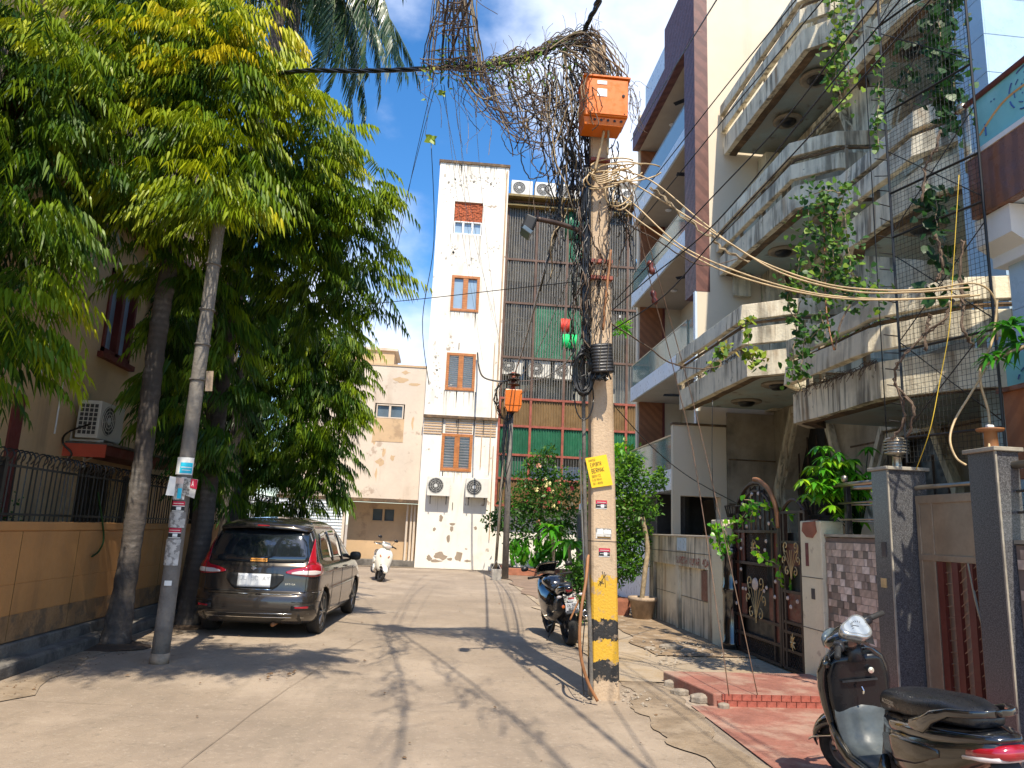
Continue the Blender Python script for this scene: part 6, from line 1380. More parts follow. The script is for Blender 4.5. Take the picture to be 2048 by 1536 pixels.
def rosette_plant(name,label,c,n,L,wd,m,stem=None,cat='plant',tilt=(.1,.9),tint=(.2,.7)):
    t=thing(name,label,cat,(c[0],c[1],stem if stem is not None else c[2])); a=rng.uniform(0,2*PI,n); el=rng.uniform(tilt[0],tilt[1],n)
    dr=np.stack([np.cos(a)*np.cos(el),np.sin(a)*np.cos(el),np.sin(el)],1); pos=np.array(c)+dr*.02; side=np.stack([-np.sin(a),np.cos(a),np.zeros(n)],1)
    V,F=leaves_np(pos,dr,side,rng.uniform(.7,1.1,n)*L,np.full(n,wd),.9); npmesh('foliage',V,F,m,t,np.repeat(rng.uniform(tint[0],tint[1],n),4),'stuff')
    if stem is not None: MB().tube([(c[0]+.1,c[1],stem),c],.05*L*1.2,6).build('stem','vinepale',t)
    return t
rosette_plant('frangipani','upper rosette of long leaves in the flowering bush',at(1105,1060,27.5),26,1.0,.24,'brightleaf',.3)
rosette_plant('frangipani','lower rosette of long leaves beside the motorcycle',at(1138,1085,26.5),30,1.0,.24,'brightleaf',.1)
V,F,T=cloud([(*at(1160,1170,14),.25,.45),(*at(1150,1145,14),.22,.3),(*at(1168,1215,13.5),.15,.3)],900,.1,.45,base=.25,lit=.4); t=thing('shrub','small green shrub between the motorcycle and the big pole','shrub',(3,13.8,0)); npmesh('foliage',V,F,'bushleaf',t,T,'stuff'); MB().tube([(2.3,13.9,0),(2.3,13.9,.8)],.02,5).build('stem','trunk',t)
V,F,T=cloud([(*at(1250,905,20),.4,.3),(*at(1232,915,20),.3,.3),(*at(1275,912,20.5),.3,.2)],500,.16,.4,base=.5,lit=.5); t=thing('creeper','bright plant spilling over the lowest green glass balcony','creeper',at(1250,905,20)); npmesh('foliage',V,F,'brightleaf',t,T,'stuff')
V,F,T=cloud([(*at(1245,655,29),.3,.3)],160,.2,.4,base=.5,lit=.5); t=thing('hanging_plant','small plant hanging in front of the grille right of the pole','plant',at(1245,655,29)); npmesh('foliage',V,F,'brightleaf',t,T,'stuff')
# bright schefflera-like plant by the gate
t=thing('potted_plant','bright green umbrella leaved plant behind the pipe railing','plant',(4.9,8.4,1.6))
for k in range(120):
    c=PY(random.gauss(1678,29),random.gauss(955,27),8.3+random.uniform(-.3,.3)); n=8; a=np.linspace(0,2*PI,n,endpoint=False)+random.random(); el=-.25
    dr=np.stack([np.cos(a)*math.cos(el),np.sin(a)*math.cos(el),np.full(n,math.sin(el))],1)+rng.normal(size=(n,3))*.15
    V,F=leaves_np(np.tile(np.array(c),(n,1)),dr,np.stack([-np.sin(a),np.cos(a),np.zeros(n)],1),rng.uniform(.11,.18,n),np.full(n,.06),.6)
    npmesh('leaf_whorl',V,F,'brightleaf',t,np.repeat(np.clip(rng.uniform(.3,.9)+rng.normal(size=n)*.1,0,1),4))
    MB().tube([c,Vector((4.9,8.4,1.7))],.006,4).build('stem','bushleaf',t)
MB().lathe([(0,1.30),(.16,1.30),(.2,1.7),(0,1.68)],(4.9,8.4,0),14).build('pot','pot',t)
# spear leaved plant at the right edge
for i,(u,v) in enumerate(((2020,655),(1985,715),(2045,690))):
    rosette_plant('dracaena',['upper','lower left','rightmost'][i]+' tuft of dark strap leaves at the right edge of the photo',at(u,v,5.6),34 if i!=1 else 20,.34 if i!=1 else .18,.05,'brightleaf',None,tilt=(-.2,.9),tint=(0,.3))
cable('plant_stem','bare stem of the strap leaved plant at the right edge',[(1960,735,5.7),(2000,712,5.6),(2060,690,5.5)],.018,'vinepale',cat='stem')
rosette_plant('weed','little weed at the foot of the white gate post',at(1600,1362,8.6),22,.10,.03,'brightleaf',None,tilt=(.0,1.2)); rosette_plant('weed','grass tuft at the corner of the red step',at(1355,1408,8.0),24,.09,.012,'brightleaf',None,tilt=(.6,1.4))
# ================= CREEPERS =================
def heart_vine(name,label,paths,nper,size,m='vineleaf',tint=(.2,.8),stem='vinepale',spread=.06,cat='creeper',r=.006,hang=.3):
    P0=paths[0][0]; P0=PY(*P0) if not isinstance(P0,Vector) else P0; t=thing(name,label,cat,tuple(P0)); st=MB(); Vs=[];Fs=[];T=[];o=0
    for pa_ in paths:
        P=smoothpath([PY(*p) if not isinstance(p,Vector) else p for p in pa_],6); P=[p+Vector([random.uniform(-.012,.012) for _ in range(3)]) for p in P]; MB().tube(P,r,4).build('stem',stem,t)
        L=sum((b-a).length for a,b in zip(P,P[1:])); n=max(3,int(nper*L)); idx=rng.uniform(0,len(P)-1.001,n); A=np.array([tuple(p) for p in P]); i0=idx.astype(int); f=(idx-i0)[:,None]; pos=A[i0]*(1-f)+A[i0+1]*f+rng.normal(size=(n,3))*spread
        dr=rng.normal(size=(n,3))*.6; dr[:,2]-=.7; dr[:,1]-=.2; s=rng.uniform(.55,1.25,n)*size; dr/=np.linalg.norm(dr,axis=1,keepdims=True); side=np.cross(dr,rng.normal(size=(n,3))*.5+np.array([0,-1,.6])); side/=np.linalg.norm(side,axis=1,keepdims=True)
        # heart shaped leaf: 7 points
        sh=[(0,0),(-.12,.28),(.12,.48),(.55,.36),(1,0),(.55,-.36),(.12,-.48),(-.12,-.28)]
        Vv=np.stack([pos+dr*(s*a)[:,None]+side*(s*b)[:,None]+np.array([0,0,-1])*(s*.15*abs(b))[:,None] for a,b in sh],1).reshape(-1,3)
        Fv=(np.array([[0,1,2],[0,2,3],[0,3,4],[0,4,5],[0,5,6],[0,6,7]])[None]+(np.arange(n)*8)[:,None,None]).reshape(-1,3)
        Vs.append(Vv);Fs.append(Fv+o);T.append(np.repeat(rng.uniform(tint[0],tint[1],n),6)); o+=len(Vv)
    npmesh('leaves',np.concatenate(Vs),np.concatenate(Fs),m,t,np.concatenate(T),'stuff'); return t
heart_vine('creeper','thick clump of heart leaved creeper hanging beside the netted frame',[[(1600,400,7.6),(1650,380,7.2),(1690,390,7.2)],[(1690,385,7.2),(1650,480,7.3),(1640,600,7.3)],[(1620,420,7.4),(1600,520,7.4),(1585,590,7.4)],[(1690,430,7.1),(1700,520,7.1),(1720,600,7.1)],[(1640,500,7.3),(1690,540,7.1),(1750,580,7.0)],[(1600,560,7.4),(1660,580,7.3),(1740,600,7.1)],[(1655,390,7.25),(1665,500,7.2),(1670,600,7.2)]],120,.062,spread=.10)
heart_vine('creeper','creeper trailing over the lower left corner of the low balcony',[[(1600,600,7.6),(1590,680,7.5),(1585,760,7.5)],[(1570,560,7.5),(1580,620,7.5),(1600,650,7.4)],[(1600,690,7.4),(1640,660,7.3),(1660,640,7.2)],[(1610,640,7.5),(1605,720,7.4),(1600,745,7.4)],[(1640,620,7.3),(1655,680,7.2)]],60,.07,tint=(.1,.7))
heart_vine('creeper','bright creeper tips on the far low balcony of the stained house',[[(1495,650,10),(1500,700,10),(1508,735,10)],[(1480,640,10.2),(1500,645,10.1)],[(1460,690,10.4),(1440,700,10.6),(1420,735,10.8)],[(1500,715,10),(1530,720,10)]],60,.10,tint=(.5,1))
heart_vine('creeper','pale green creeper curtain hanging high between the upper balconies',[[(1690,-40,6.9),(1680,60,6.9),(1670,140,6.9),(1690,220,6.9)],[(1670,-20,7),(1665,100,7),(1660,170,7)],[(1700,-20,6.8),(1690,80,6.8),(1700,170,6.8)]],80,.065,tint=(.4,.9))
heart_vine('creeper','dark leaved creeper mass behind the netting at upper right',[[(1870,-30,6.7),(1880,60,6.6),(1885,150,6.6),(1880,200,6.6)],[(1900,-30,6.7),(1910,100,6.6),(1905,220,6.6)],[(1850,60,6.8),(1830,120,6.9),(1800,180,7)],[(1870,380,6.6),(1875,450,6.5),(1880,600,6.5)],[(1890,100,6.7),(1900,260,6.6)]],70,.11,tint=(0,.35),spread=.08)
heart_vine('creeper','vertical creeper climbing the left upright of the netted frame',[[(1755,110,6.9),(1758,200,6.9),(1755,300,6.9)],[(1750,90,6.9),(1745,60,6.9)]],60,.065,tint=(.25,.75),spread=.03)
heart_vine('creeper','grassy weeds growing in the gap of the low balcony parapet',[[PX(1650,690,5.0),PX(1700,662,5.0),PX(1735,645,5.0)],[PX(1745,640,5.2),PX(1790,632,5.35)],[PX(1600,740,5.0),PX(1660,715,5.0),PX(1720,690,5.0)]],60,.05,tint=(.3,.9),spread=.03)
heart_vine('creeper','leafy creeper draped over the ornate gate post',[[(1425,1060,10.6),(1450,1055,10.5),(1480,1040,10.3),(1500,1010,10.1)],[(1430,1090,10.6),(1450,1090,10.5),(1470,1070,10.4)],[(1435,1050,10.6),(1440,1110,10.6)],[(1500,990,10),(1505,1020,10),(1500,1040,10)],[(1450,1060,10.5),(1460,1100,10.4)]],62,.07,'brightleaf',tint=(.3,.8),spread=.05)
heart_vine('creeper','yellowish creeper tendrils hanging on the right leaf of the ornate gate',[[(1490,1000,10),(1530,1010,9.9),(1560,1020,9.7),(1590,1030,9.5)],[(1560,1025,9.7),(1570,1080,9.6),(1560,1130,9.6),(1575,1170,9.5)],[(1510,1080,9.8),(1520,1110,9.8),(1560,1130,9.6),(1600,1140,9.3)],[(1540,1040,9.8),(1560,1060,9.7)],[(1560,1140,9.5),(1565,1170,9.5),(1590,1165,9.4)]],34,.075,'brightleaf',tint=(.5,1),spread=.04)
t=thing('woody_vine','thick bare twisted vine stems climbing inside the netted frame','creeper',tuple(PY(1880,700,6.2))); m=MB()
for pa_ in ([(1785,880,6.6),(1810,830,6.5),(1790,760,6.5),(1800,720,6.4),(1850,670,6.3),(1890,640,6.2),(1905,600,6.2)],[(1945,690,6.0),(1925,660,6.0),(1925,600,6.05),(1920,540,6.1),(1925,480,6.1)],[(1845,400,6.4),(1850,340,6.4),(1870,300,6.3),(1880,260,6.3)],[(1870,560,6.3),(1885,540,6.3),(1880,500,6.3),(1870,470,6.3)],[(1800,780,6.5),(1830,820,6.4),(1815,870,6.5)],[(1850,700,6.3),(1855,650,6.3),(1860,630,6.3)]):
    for q in range(2): m.tube([p+Vector([random.uniform(-.018,.018) for _ in range(3)]) for p in smoothpath([PY(*p) for p in pa_],6)],.010,5)
m.build('stem','brownvine',t,True,kind='stuff')
t=thing('woody_vine','tall tan stem behind the leafy creeper clump','creeper',tuple(PY(1660,700,7.2))); MB().tube(smoothpath([PY(1668,700,7.1),PY(1655,640,7.2),PY(1650,560,7.3),(PY(1648,400,7.3))],6),.008,6).build('stem','rustpipe',t,True); MB().tube(smoothpath([PY(1670,700,7.1),PY(1680,650,7.1),PY(1700,610,7.1)],6),.010,5).build('stem','brownvine',t,True)
# small debris on the balcony ledges
m=MB()
for k in range(260):
    a=random.random(); y=9.9-2.0*a; p=Vector((4.93+random.uniform(-.02,.05),y,3.27+.455+random.uniform(-.03,.03))); d=Vector((random.uniform(-.12,.05),random.uniform(-.1,.1),random.uniform(-.12,.04))); m.tube([p,p+d*.6,p+d+Vector((0,0,-.03))],.004,3,False)
for k in range(160):
    a=random.random(); y=15.2-3.4*a; p=Vector((5.02,y,4.33+.5)); d=Vector((random.uniform(-.05,.02),random.uniform(-.1,.1),random.uniform(-.1,.04))); m.tube([p,p+d],.005,3,False)
tag(m.build('dry_twigs','brownvine',fix=False),'dry twigs and roots caught on the ledges of the stained balconies','twigs',kind='stuff')
# ================= DRY VINES ROUND THE CABLES =================
t=thing('dry_creeper','huge tangle of bare creeper stems hanging from the cables at the pole top','creeper',tuple(PY(1150,200,7.8)))
mv=MB(); mp_=MB()
def strand(pts,r,w_=.03,m=None,k=6):
    pts=[(p[0]+random.gauss(0,w_*90),p[1]+random.gauss(0,w_*90),p[2]) for p in pts]
    P=smoothpath([PY(*p) for p in pts],k); P=[p+Vector([random.gauss(0,.0035) for _ in range(3)]) for p in P]; (m or mv).tube(P,min(r,.0085),4,False)
mk=MB()
U=random.uniform; Gs=random.gauss
def cab(u):  # cable height in the picture
    return lerp([(600,142),(860,137),(980,128),(1080,104),(1130,78),(1170,66),(1200,75),(1230,110),(1250,150)],u)
for k in range(75):   # along the cable
    u0=U(850,1120); L_=U(60,180); th=lerp([(850,7),(1000,9),(1170,20)],u0)
    strand([(u,cab(u)+Gs(0,th),7.95+U(-.12,.12)) for u in np.linspace(u0,min(1200,u0+L_),6)],U(.003,.008),.02,random.choice((mv,mv,mp_,mk)))
for k in range(60):   # arch over the pole
    a0=U(1090,1180); top=U(62,150); r1=U(1195,1250)
    strand([(a0,cab(a0)+U(0,30),7.9+U(-.15,.15)),((a0+r1)/2,top-U(0,12),7.75+U(-.15,.15)),(r1,top+U(20,80),7.75+U(-.1,.1)),(r1+U(-12,5),top+U(60,100),7.7)],U(.004,.009),.03,random.choice((mv,mv,mp_,mk)))
def meander(u,v,y,n,du,dv,spread):   # a wandering path
    P=[(u,v,y)]; cu,cv=du,dv
    for _ in range(n): cu=du+Gs(0,spread); cv=dv+Gs(0,spread*.6); u+=cu; v+=cv; P.append((u,v,y+U(-.12,.12)))
    return P
for k in range(40):   # heavy curtain close to the pole
    u0=U(1085,1175); v0=cab(u0)+U(0,60); dep=U(150,330); P=meander(u0,v0,7.9+U(-.15,.15),6,(1172-u0)/9,dep/6,11)
    strand(P,random.choice((.004,.006,.009,.013)),.02,random.choice((mk,mk,mv,mp_)))
for k in range(42):   # lighter branching strands further left
    u0=U(900,1090); v0=cab(u0)+U(0,20); dep=U(60,230)*(.35+.65*(u0-880)/210); P=meander(u0,v0,7.95+U(-.15,.15),5,U(0,18),dep/5,14); strand(P,random.choice((.003,.0045,.007)),.03,random.choice((mv,mv,mp_,mk)))
for k in range(40):   # swags
    u0=U(905,1060); u1=U(1070,1178); v0=cab(u0)+U(0,30); sag=U(40,150)
    strand([(u0,v0,7.9),(u0+(u1-u0)*.3,v0+sag*.8,7.9+U(-.1,.1)),(u0+(u1-u0)*.62,v0+sag,7.85),(u0+(u1-u0)*.85,v0+sag*.75,7.85),(u1,cab(u1)+U(30,160),7.8)],U(.0035,.008),.07,random.choice((mv,mv,mp_)))
for k in range(26):   # loops
    cu_,cv_=U(1040,1170),U(150,330); ru,rv=U(12,34),U(18,50); st=U(0,6); strand([(cu_+ru*math.cos(st+a*.7),cv_+rv*math.sin(st+a*.7),7.85+U(-.08,.08)) for a in range(8)],U(.004,.008),.05,random.choice((mk,mv)))
for k in range(26):   # hanging trellis rising out of the picture
    u0=U(868,945); strand([(u0+Gs(0,4),-60,7.7),(u0-(905-u0)*.2,30,7.75),(u0-(905-u0)*.5,90,7.85),(905+(u0-905)*1.7,150+U(-10,25),7.95)],U(.004,.010),.03,random.choice((mv,mp_,mk)))
for k in range(34):
    v=U(-20,150); w_=lerp([(-20,24),(100,45),(150,75)],v); strand([(905-w_,v+U(-8,12),7.9),(905-w_*.2,v+U(-10,18),7.75),(905+w_,v+U(-12,12),7.9)],U(.003,.006),.05,random.choice((mv,mp_)))
for k in range(40):   # thin hanging threads
    u0=U(835,1165); v0=cab(u0); dep=abs(Gs(0,110))+30; strand([(u0,v0,7.95),(u0+Gs(0,8),v0+dep*.3,7.95),(u0+Gs(0,14),v0+dep*.6,7.95),(u0+Gs(0,14),v0+dep,7.95)],U(.002,.0035),.04,random.choice((mv,mp_)))
for k in range(34):   # round the shaft below the box
    v=U(255,560); u0=1172+Gs(0,9)-U(0,20); strand(meander(u0,v,7.70,8,U(-2,3),U(22,34),5),random.choice((.004,.007,.011)),.02,random.choice((mk,mk,mv)))
for k in range(26):
    v=U(230,400); u0=1130+U(-32,42); strand(meander(u0,v-60,7.85,8,U(0,5),U(20,36),8),random.choice((.004,.008,.013)),.02,random.choice((mk,mk,mv,mp_)))
for k in range(20):   # right of the pole
    v=U(265,400); u0=U(1215,1250); strand(meander(u0,v,7.7,6,U(-3,4),U(15,32),7),random.choice((.004,.008,.01)),.02,random.choice((mk,mv)))
for k in range(26):   # sprigs sticking up and to the right of the box
    u0=U(870,1260); v0=cab(u0)-5; strand([(u0,v0+15,7.8),(u0+U(-6,6),v0-U(5,25),7.8),(u0+U(-10,10),v0-U(20,50),7.8)],.0025,.012)
for k in range(16): strand([(1256,U(150,230),7.6),(1268+U(-6,8),U(165,250),7.6),(U(1262,1292),U(170,280),7.6)],.003,.04)
for k in range(14):  # thin creeper on the mid shaft
    v=U(420,680); u0=U(1180,1222); strand(meander(u0,v,7.6,7,U(-2,2),U(14,26),5),U(.0025,.005),.02,random.choice((mk,mv)))
for S_ in (S1,S2):   # twigs clinging to the wires that run towards the viewer
    A_=PY(905,60,7.7)
    for k in range(70):
        q=U(0,1)**1.3; p=A_.lerp(S_,q); d=Vector((U(-.10,.10),U(-.35,.35),U(-.12,.08))); L_=Vector((U(-.25,.25),U(-.5,.5),U(-.35,.05)))
        P=smoothpath([p,p+d+L_*.4,p+d*1.5+L_*.8,p+L_+Vector((U(-.1,.1),0,-.1))],5); mv.tube(P,U(.003,.009),4,False)
for k in range(7):   # stems over the front of the orange box
    u0=U(1160,1200); strand(meander(u0,140,7.31,6,U(-4,4),U(14,22),7),U(.004,.007),.02,mp_ if k%2 else mv)
mk.build('dark_stem','blackcable',t,True,fix=False,kind='stuff')
mv.build('stem','brownvine',t,True,fix=False,kind='stuff'); mp_.build('pale_stem','vinepale',t,True,fix=False,kind='stuff')
n=260; uu=[(U(850,1160)) for _ in range(n)]; pos=np.array([tuple(PY(u,cab(u)+abs(Gs(0,35))-8+(-U(0,60) if 870<u<940 else 0),7.8)) for u in uu]); dr=rng.normal(size=(n,3)); V,F=leaves_np(pos,dr,rng.normal(size=(n,3)),rng.uniform(.03,.08,n),rng.uniform(.02,.04,n)); npmesh('leaves',V,F,'vineleaf',t,np.repeat(rng.uniform(.4,1,n),4),'stuff')
for (u,v,s) in ((862,278,.09),(884,186,.06),(948,100,.07)):
    p=np.array(PY(u,v,7.9)); n=4; a=np.array([.6,2.4,3.6,5.4]); dr=np.stack([np.cos(a),np.zeros(n)-.2,np.sin(a)],1); V,F=leaves_np(np.tile(p,(n,1)),dr,np.tile([0,1,.3],(n,1))+np.stack([-np.sin(a),np.zeros(n),np.cos(a)],1)*3,np.full(n,s),np.full(n,s*.9)); npmesh('leaf','vineleaf' and V,F,'vineleaf',t,np.full(n*4,.85)) if False else npmesh('leaf',V,F,'vineleaf',t,np.full(n*4,.85))
# ================= CAR =================
def _mxf(s,M): s.v=[tuple(M@Vector(p)) for p in s.v]; return s
MB.xf=_mxf
YRt=[(.20,.16),(.28,.05),(.34,.0),(.50,-.01),(.60,.01),(.63,.06),(.70,.075),(.85,.08),(.98,.10),(1.03,.13),(1.10,.165),(1.30,.25),(1.47,.335),(1.54,.40),(1.60,.50),(1.64,.72),(1.67,1.1),(1.69,1.5)]
YFt=[(.20,4.22),(.4,4.39),(.6,4.37),(.75,4.24),(.9,4.0),(.98,3.7),(1.02,3.42),(1.1,3.28),(1.3,2.95),(1.5,2.6),(1.6,2.3),(1.67,1.95),(1.69,1.7)]
Wt=[(.20,.79),(.30,.845),(.45,.862),(.62,.8675),(.66,.858),(.85,.862),(.95,.858),(1.0,.845),(1.05,.822),(1.3,.742),(1.48,.672),(1.56,.63),(1.61,.57),(1.65,.46),(1.68,.26),(1.69,.12)]
RCt=[(.20,.26),(.6,.27),(.66,.2),(1.0,.20),(1.1,.17),(1.5,.16),(1.6,.24),(1.65,.22),(1.69,.08)]
BU=.10
def csurf(s,z,off=0):
    sg_=1 if s>=0 else -1; a=abs(s); w_=lerp(Wt,z); rc=lerp(RCt,z); yr=lerp(YRt,z)
    if a<w_-rc: x,y,nx,ny=a,yr,0,-1
    elif a<w_-rc+rc*PI/2: t_=(a-(w_-rc))/rc; x,y,nx,ny=w_-rc+rc*math.sin(t_),yr+rc*(1-math.cos(t_)),math.sin(t_),-math.cos(t_)
    else: x,y,nx,ny=w_,yr+rc+(a-(w_-rc+rc*PI/2)),1,0
    y+=BU*min(1,(x/.86))**2
    return Vector(((x+nx*off)*sg_,y+ny*off,z))
def cside(y,z,off=0,sg_=1):
    w_=lerp(Wt,z); yr=lerp(YRt,z)+BU; rc=lerp(RCt,z); yf=lerp(YFt,z)
    x=w_
    if y<yr+rc: q=max(0,min(1,(yr+rc-y)/rc)); x=w_-rc+rc*math.sqrt(max(0,1-q*q))
    if y>yf-.5: q=min(1,(y-(yf-.5))/.5); x=w_*math.sqrt(max(.02,1-q*q*.8))
    return Vector(((x+off)*sg_,y,z))
def car_body():
    zs=[.20,.25,.30,.34,.40,.50,.58,.61,.63,.66,.72,.80,.88,.95,.98,1.0,1.03,1.07,1.15,1.25,1.35,1.45,1.50,1.54,1.58,1.61,1.64,1.66,1.68,1.69]
    rings=[]
    for z in zs:
        w_=lerp(Wt,z); rc=lerp(RCt,z); yf=lerp(YFt,z); half=[]
        for k in range(7): half.append(csurf((w_-rc)*k/6,z))
        for k in range(1,9): half.append(csurf(w_-rc+rc*PI/2*k/8,z))
        y0=half[-1].y
        y1=yf-.45*min(1,w_/.6)
        y1=max(y1,y0+.05)
        for k in range(1,21): half.append(Vector((w_,y0+(y1-y0)*k/20,z)))
        for k in range(1,11): t_=k/10*PI/2; half.append(Vector((w_*math.cos(t_)**.6 if k<10 else 0,y1+(yf-y1)*math.sin(t_),z)))
        ring=half[:-1]+[half[-1]]+[Vector((-p.x,p.y,p.z)) for p in reversed(half[1:-1])]
        rings.append(ring)
    return MB().loft(rings)
car=thing('parked_car','dark brown people carrier parked tail towards the viewer under the trees','car')
bo=car_body().build('body','carpaint',car,True)
# wheel arches cut out of the body
me0=bo.data
for y in (.80,3.54):
    for sg_ in (-1,1):
        cu=MB().cyl((sg_*.60,y,.315),(sg_*1.1,y,.315),.365,n=36).build('cutter','carblack'); md=bo.modifiers.new('b','BOOLEAN'); md.object=cu; md.operation='DIFFERENCE'; md.solver='EXACT'
        dg=bpy.context.evaluated_depsgraph_get(); nm=bpy.data.meshes.new_from_object(bo.evaluated_get(dg)); bo.modifiers.clear(); bo.data=nm; bpy.data.objects.remove(cu)
def cpatch(name,m,pts,off=.006,par=None,n=6,nz=5,sides=(1,),sm=True):
    out=None
    mb=MB()
    for sg_ in sides:
        S=[]
        for (a,b) in zip(pts,pts[1:]):
            for k in range(n): q=k/n; S.append(tuple(a[i]+(b[i]-a[i])*q for i in range(3)))
        S.append(pts[-1]); V=[];F=[]
        for (s,z0,z1) in S:
            for j in range(nz+1): V.append(csurf(s*sg_,z0+(z1-z0)*j/nz,off))
        for i in range(len(S)-1):
            for j in range(nz): k=i*(nz+1)+j; F.append((k,k+nz+1,k+nz+2,k+1))
        mb.add(V,F)
    return mb.build(name,m,par or car,sm,solid=.004)
def spatch(name,m,pts,off=.006,par=None,n=5,nz=5,sg_=1):
    S=[]
    for (a,b) in zip(pts,pts[1:]):
        for k in range(n): q=k/n; S.append(tuple(a[i]+(b[i]-a[i])*q for i in range(3)))
    S.append(pts[-1]); V=[];F=[]
    for (y,z0,z1) in S:
        for j in range(nz+1): V.append(cside(y,z0+(z1-z0)*j/nz,off,sg_))
    for i in range(len(S)-1):
        for j in range(nz): k=i*(nz+1)+j; F.append((k,k+nz+1,k+nz+2,k+1))
    return MB().add(V,F).build(name,m,par or car,True,solid=.003)
cpatch('rear_window','carglass',[(-.72,1.10,1.34),(-.64,1.04,1.49),(-.3,1.03,1.50),(.3,1.03,1.50),(.64,1.04,1.49),(.72,1.10,1.34)],.005)
cpatch('window_surround','carblack',[(-.74,1.05,1.50),(.74,1.05,1.50)],.002)
for sg_ in (1,-1):
    tl_=cpatch('tail_light','redlens',[(.42,.895,.915),(.52,.872,.955),(.66,.858,.985),(.72,.852,1.03),(.80,.85,1.06),(.90,.862,1.03),(1.02,.885,.985),(1.10,.92,.95)],.010,sides=(sg_,))
    cpatch('lamp_column','redlens',[(.70,1.02,1.10),(.725,1.02,1.28),(.745,1.02,1.37),(.765,1.02,1.38),(.785,1.02,1.20),(.81,1.02,1.08)],.011,tl_,sides=(sg_,))
    cpatch('clear_lens','clearlens',[(.50,.885,.905),(.60,.878,.93),(.80,.875,.94),(.92,.895,.925)],.016,tl_,sides=(sg_,))
    cpatch('lamp_seam','carblack',[(.715,.86,1.03),(.722,.86,1.03)],.018,tl_,sides=(sg_,),n=1)
    cpatch('reflector','redlens',[(.60,.425,.445),(.78,.42,.452)],.008,sides=(sg_,)); cpatch('reflector_recess','carblack',[(.55,.40,.46),(.88,.40,.47)],.004,sides=(sg_,))
    cpatch('bumper_crease','carblack',[(.55,.505,.512),(1.0,.50,.508)],.004,sides=(sg_,)); cpatch('hatch_seam','carblack',[(.70,.64,.86),(.707,.64,.86)],.004,sides=(sg_,),n=1)
    cpatch('bumper_highlight','chrome',[(.80,.635,.640),(1.12,.635,.640)],.006,sides=(sg_,))
cpatch('hatch_seam','carblack',[(-.70,.632,.640),(.70,.632,.640)],.006)
cpatch('plate_recess','carblack',[(-.40,.80,.87),(-.32,.70,.885),(-.26,.665,.885),(.26,.665,.885),(.32,.70,.885),(.40,.80,.87)],.003)
cpatch('recess_trim','chrome',[(-.26,.660,.668),(.26,.660,.668)],.006)
cpatch('number_plate','plate',[(-.235,.695,.875),(.225,.695,.875)],.016,n=10)
def cs(a,b,off=.021): return csurf(a,b,off)
mb=MB(); letter_mb(mb,'DL 9C AY 2277'[:9],lambda a,b:cs(-.20+a*1.0,.79+b),.055,th=.14); mb.build('plate_mark','plateink',car,fix=False)
cpatch('step_reflection','chrome',[(-.62,.605,.612),(-.05,.605,.612)],.012); cpatch('step_reflection','chrome',[(.05,.605,.612),(.62,.605,.612)],.012)  # chrome slivers at the step stand in for the reflection along the bumper top
cpatch('bumper_strip','chrome',[(-.85,.345,.353),(.80,.345,.353)],.012); cpatch('bumper_strip','chrome',[(-.85,.292,.299),(.72,.292,.299)],.012); cpatch('bumper_skirt','carblack',[(-1.0,.205,.345),(1.0,.205,.345)],.004)
mb=MB(); mb.box((.33,0,.0),(.2,.0,.0)) if False else None
# emblem: slanted double S mark
pol=[(0,.045),(.042,.018),(.016,.002),(.045,-.014),(0,-.045),(-.042,-.016),(-.016,.0),(-.045,.016)]
MB().prism([cs(-.03+a*1.0,.965+b,.008) for a,b in pol],(0,-.006,0)).build('emblem','chrome',car)
mb=MB(); letter_mb(mb,'ERTIGA',lambda a,b:cs(.43+a*1.2,.735+b,.008),.020,th=.2); mb.build('badge','chrome',car,fix=False)
mb=MB()
for r in range(2):
    x=-.10
    while x<.13: wd=random.uniform(.008,.02); mb.quad(cs(x,1.068-r*.026,.012),cs(x+wd,1.068-r*.026,.012),cs(x+wd,1.086-r*.026,.012),cs(x,1.086-r*.026,.012)); x+=wd+.005
mb.build('window_sticker','orangetext',car,fix=False)
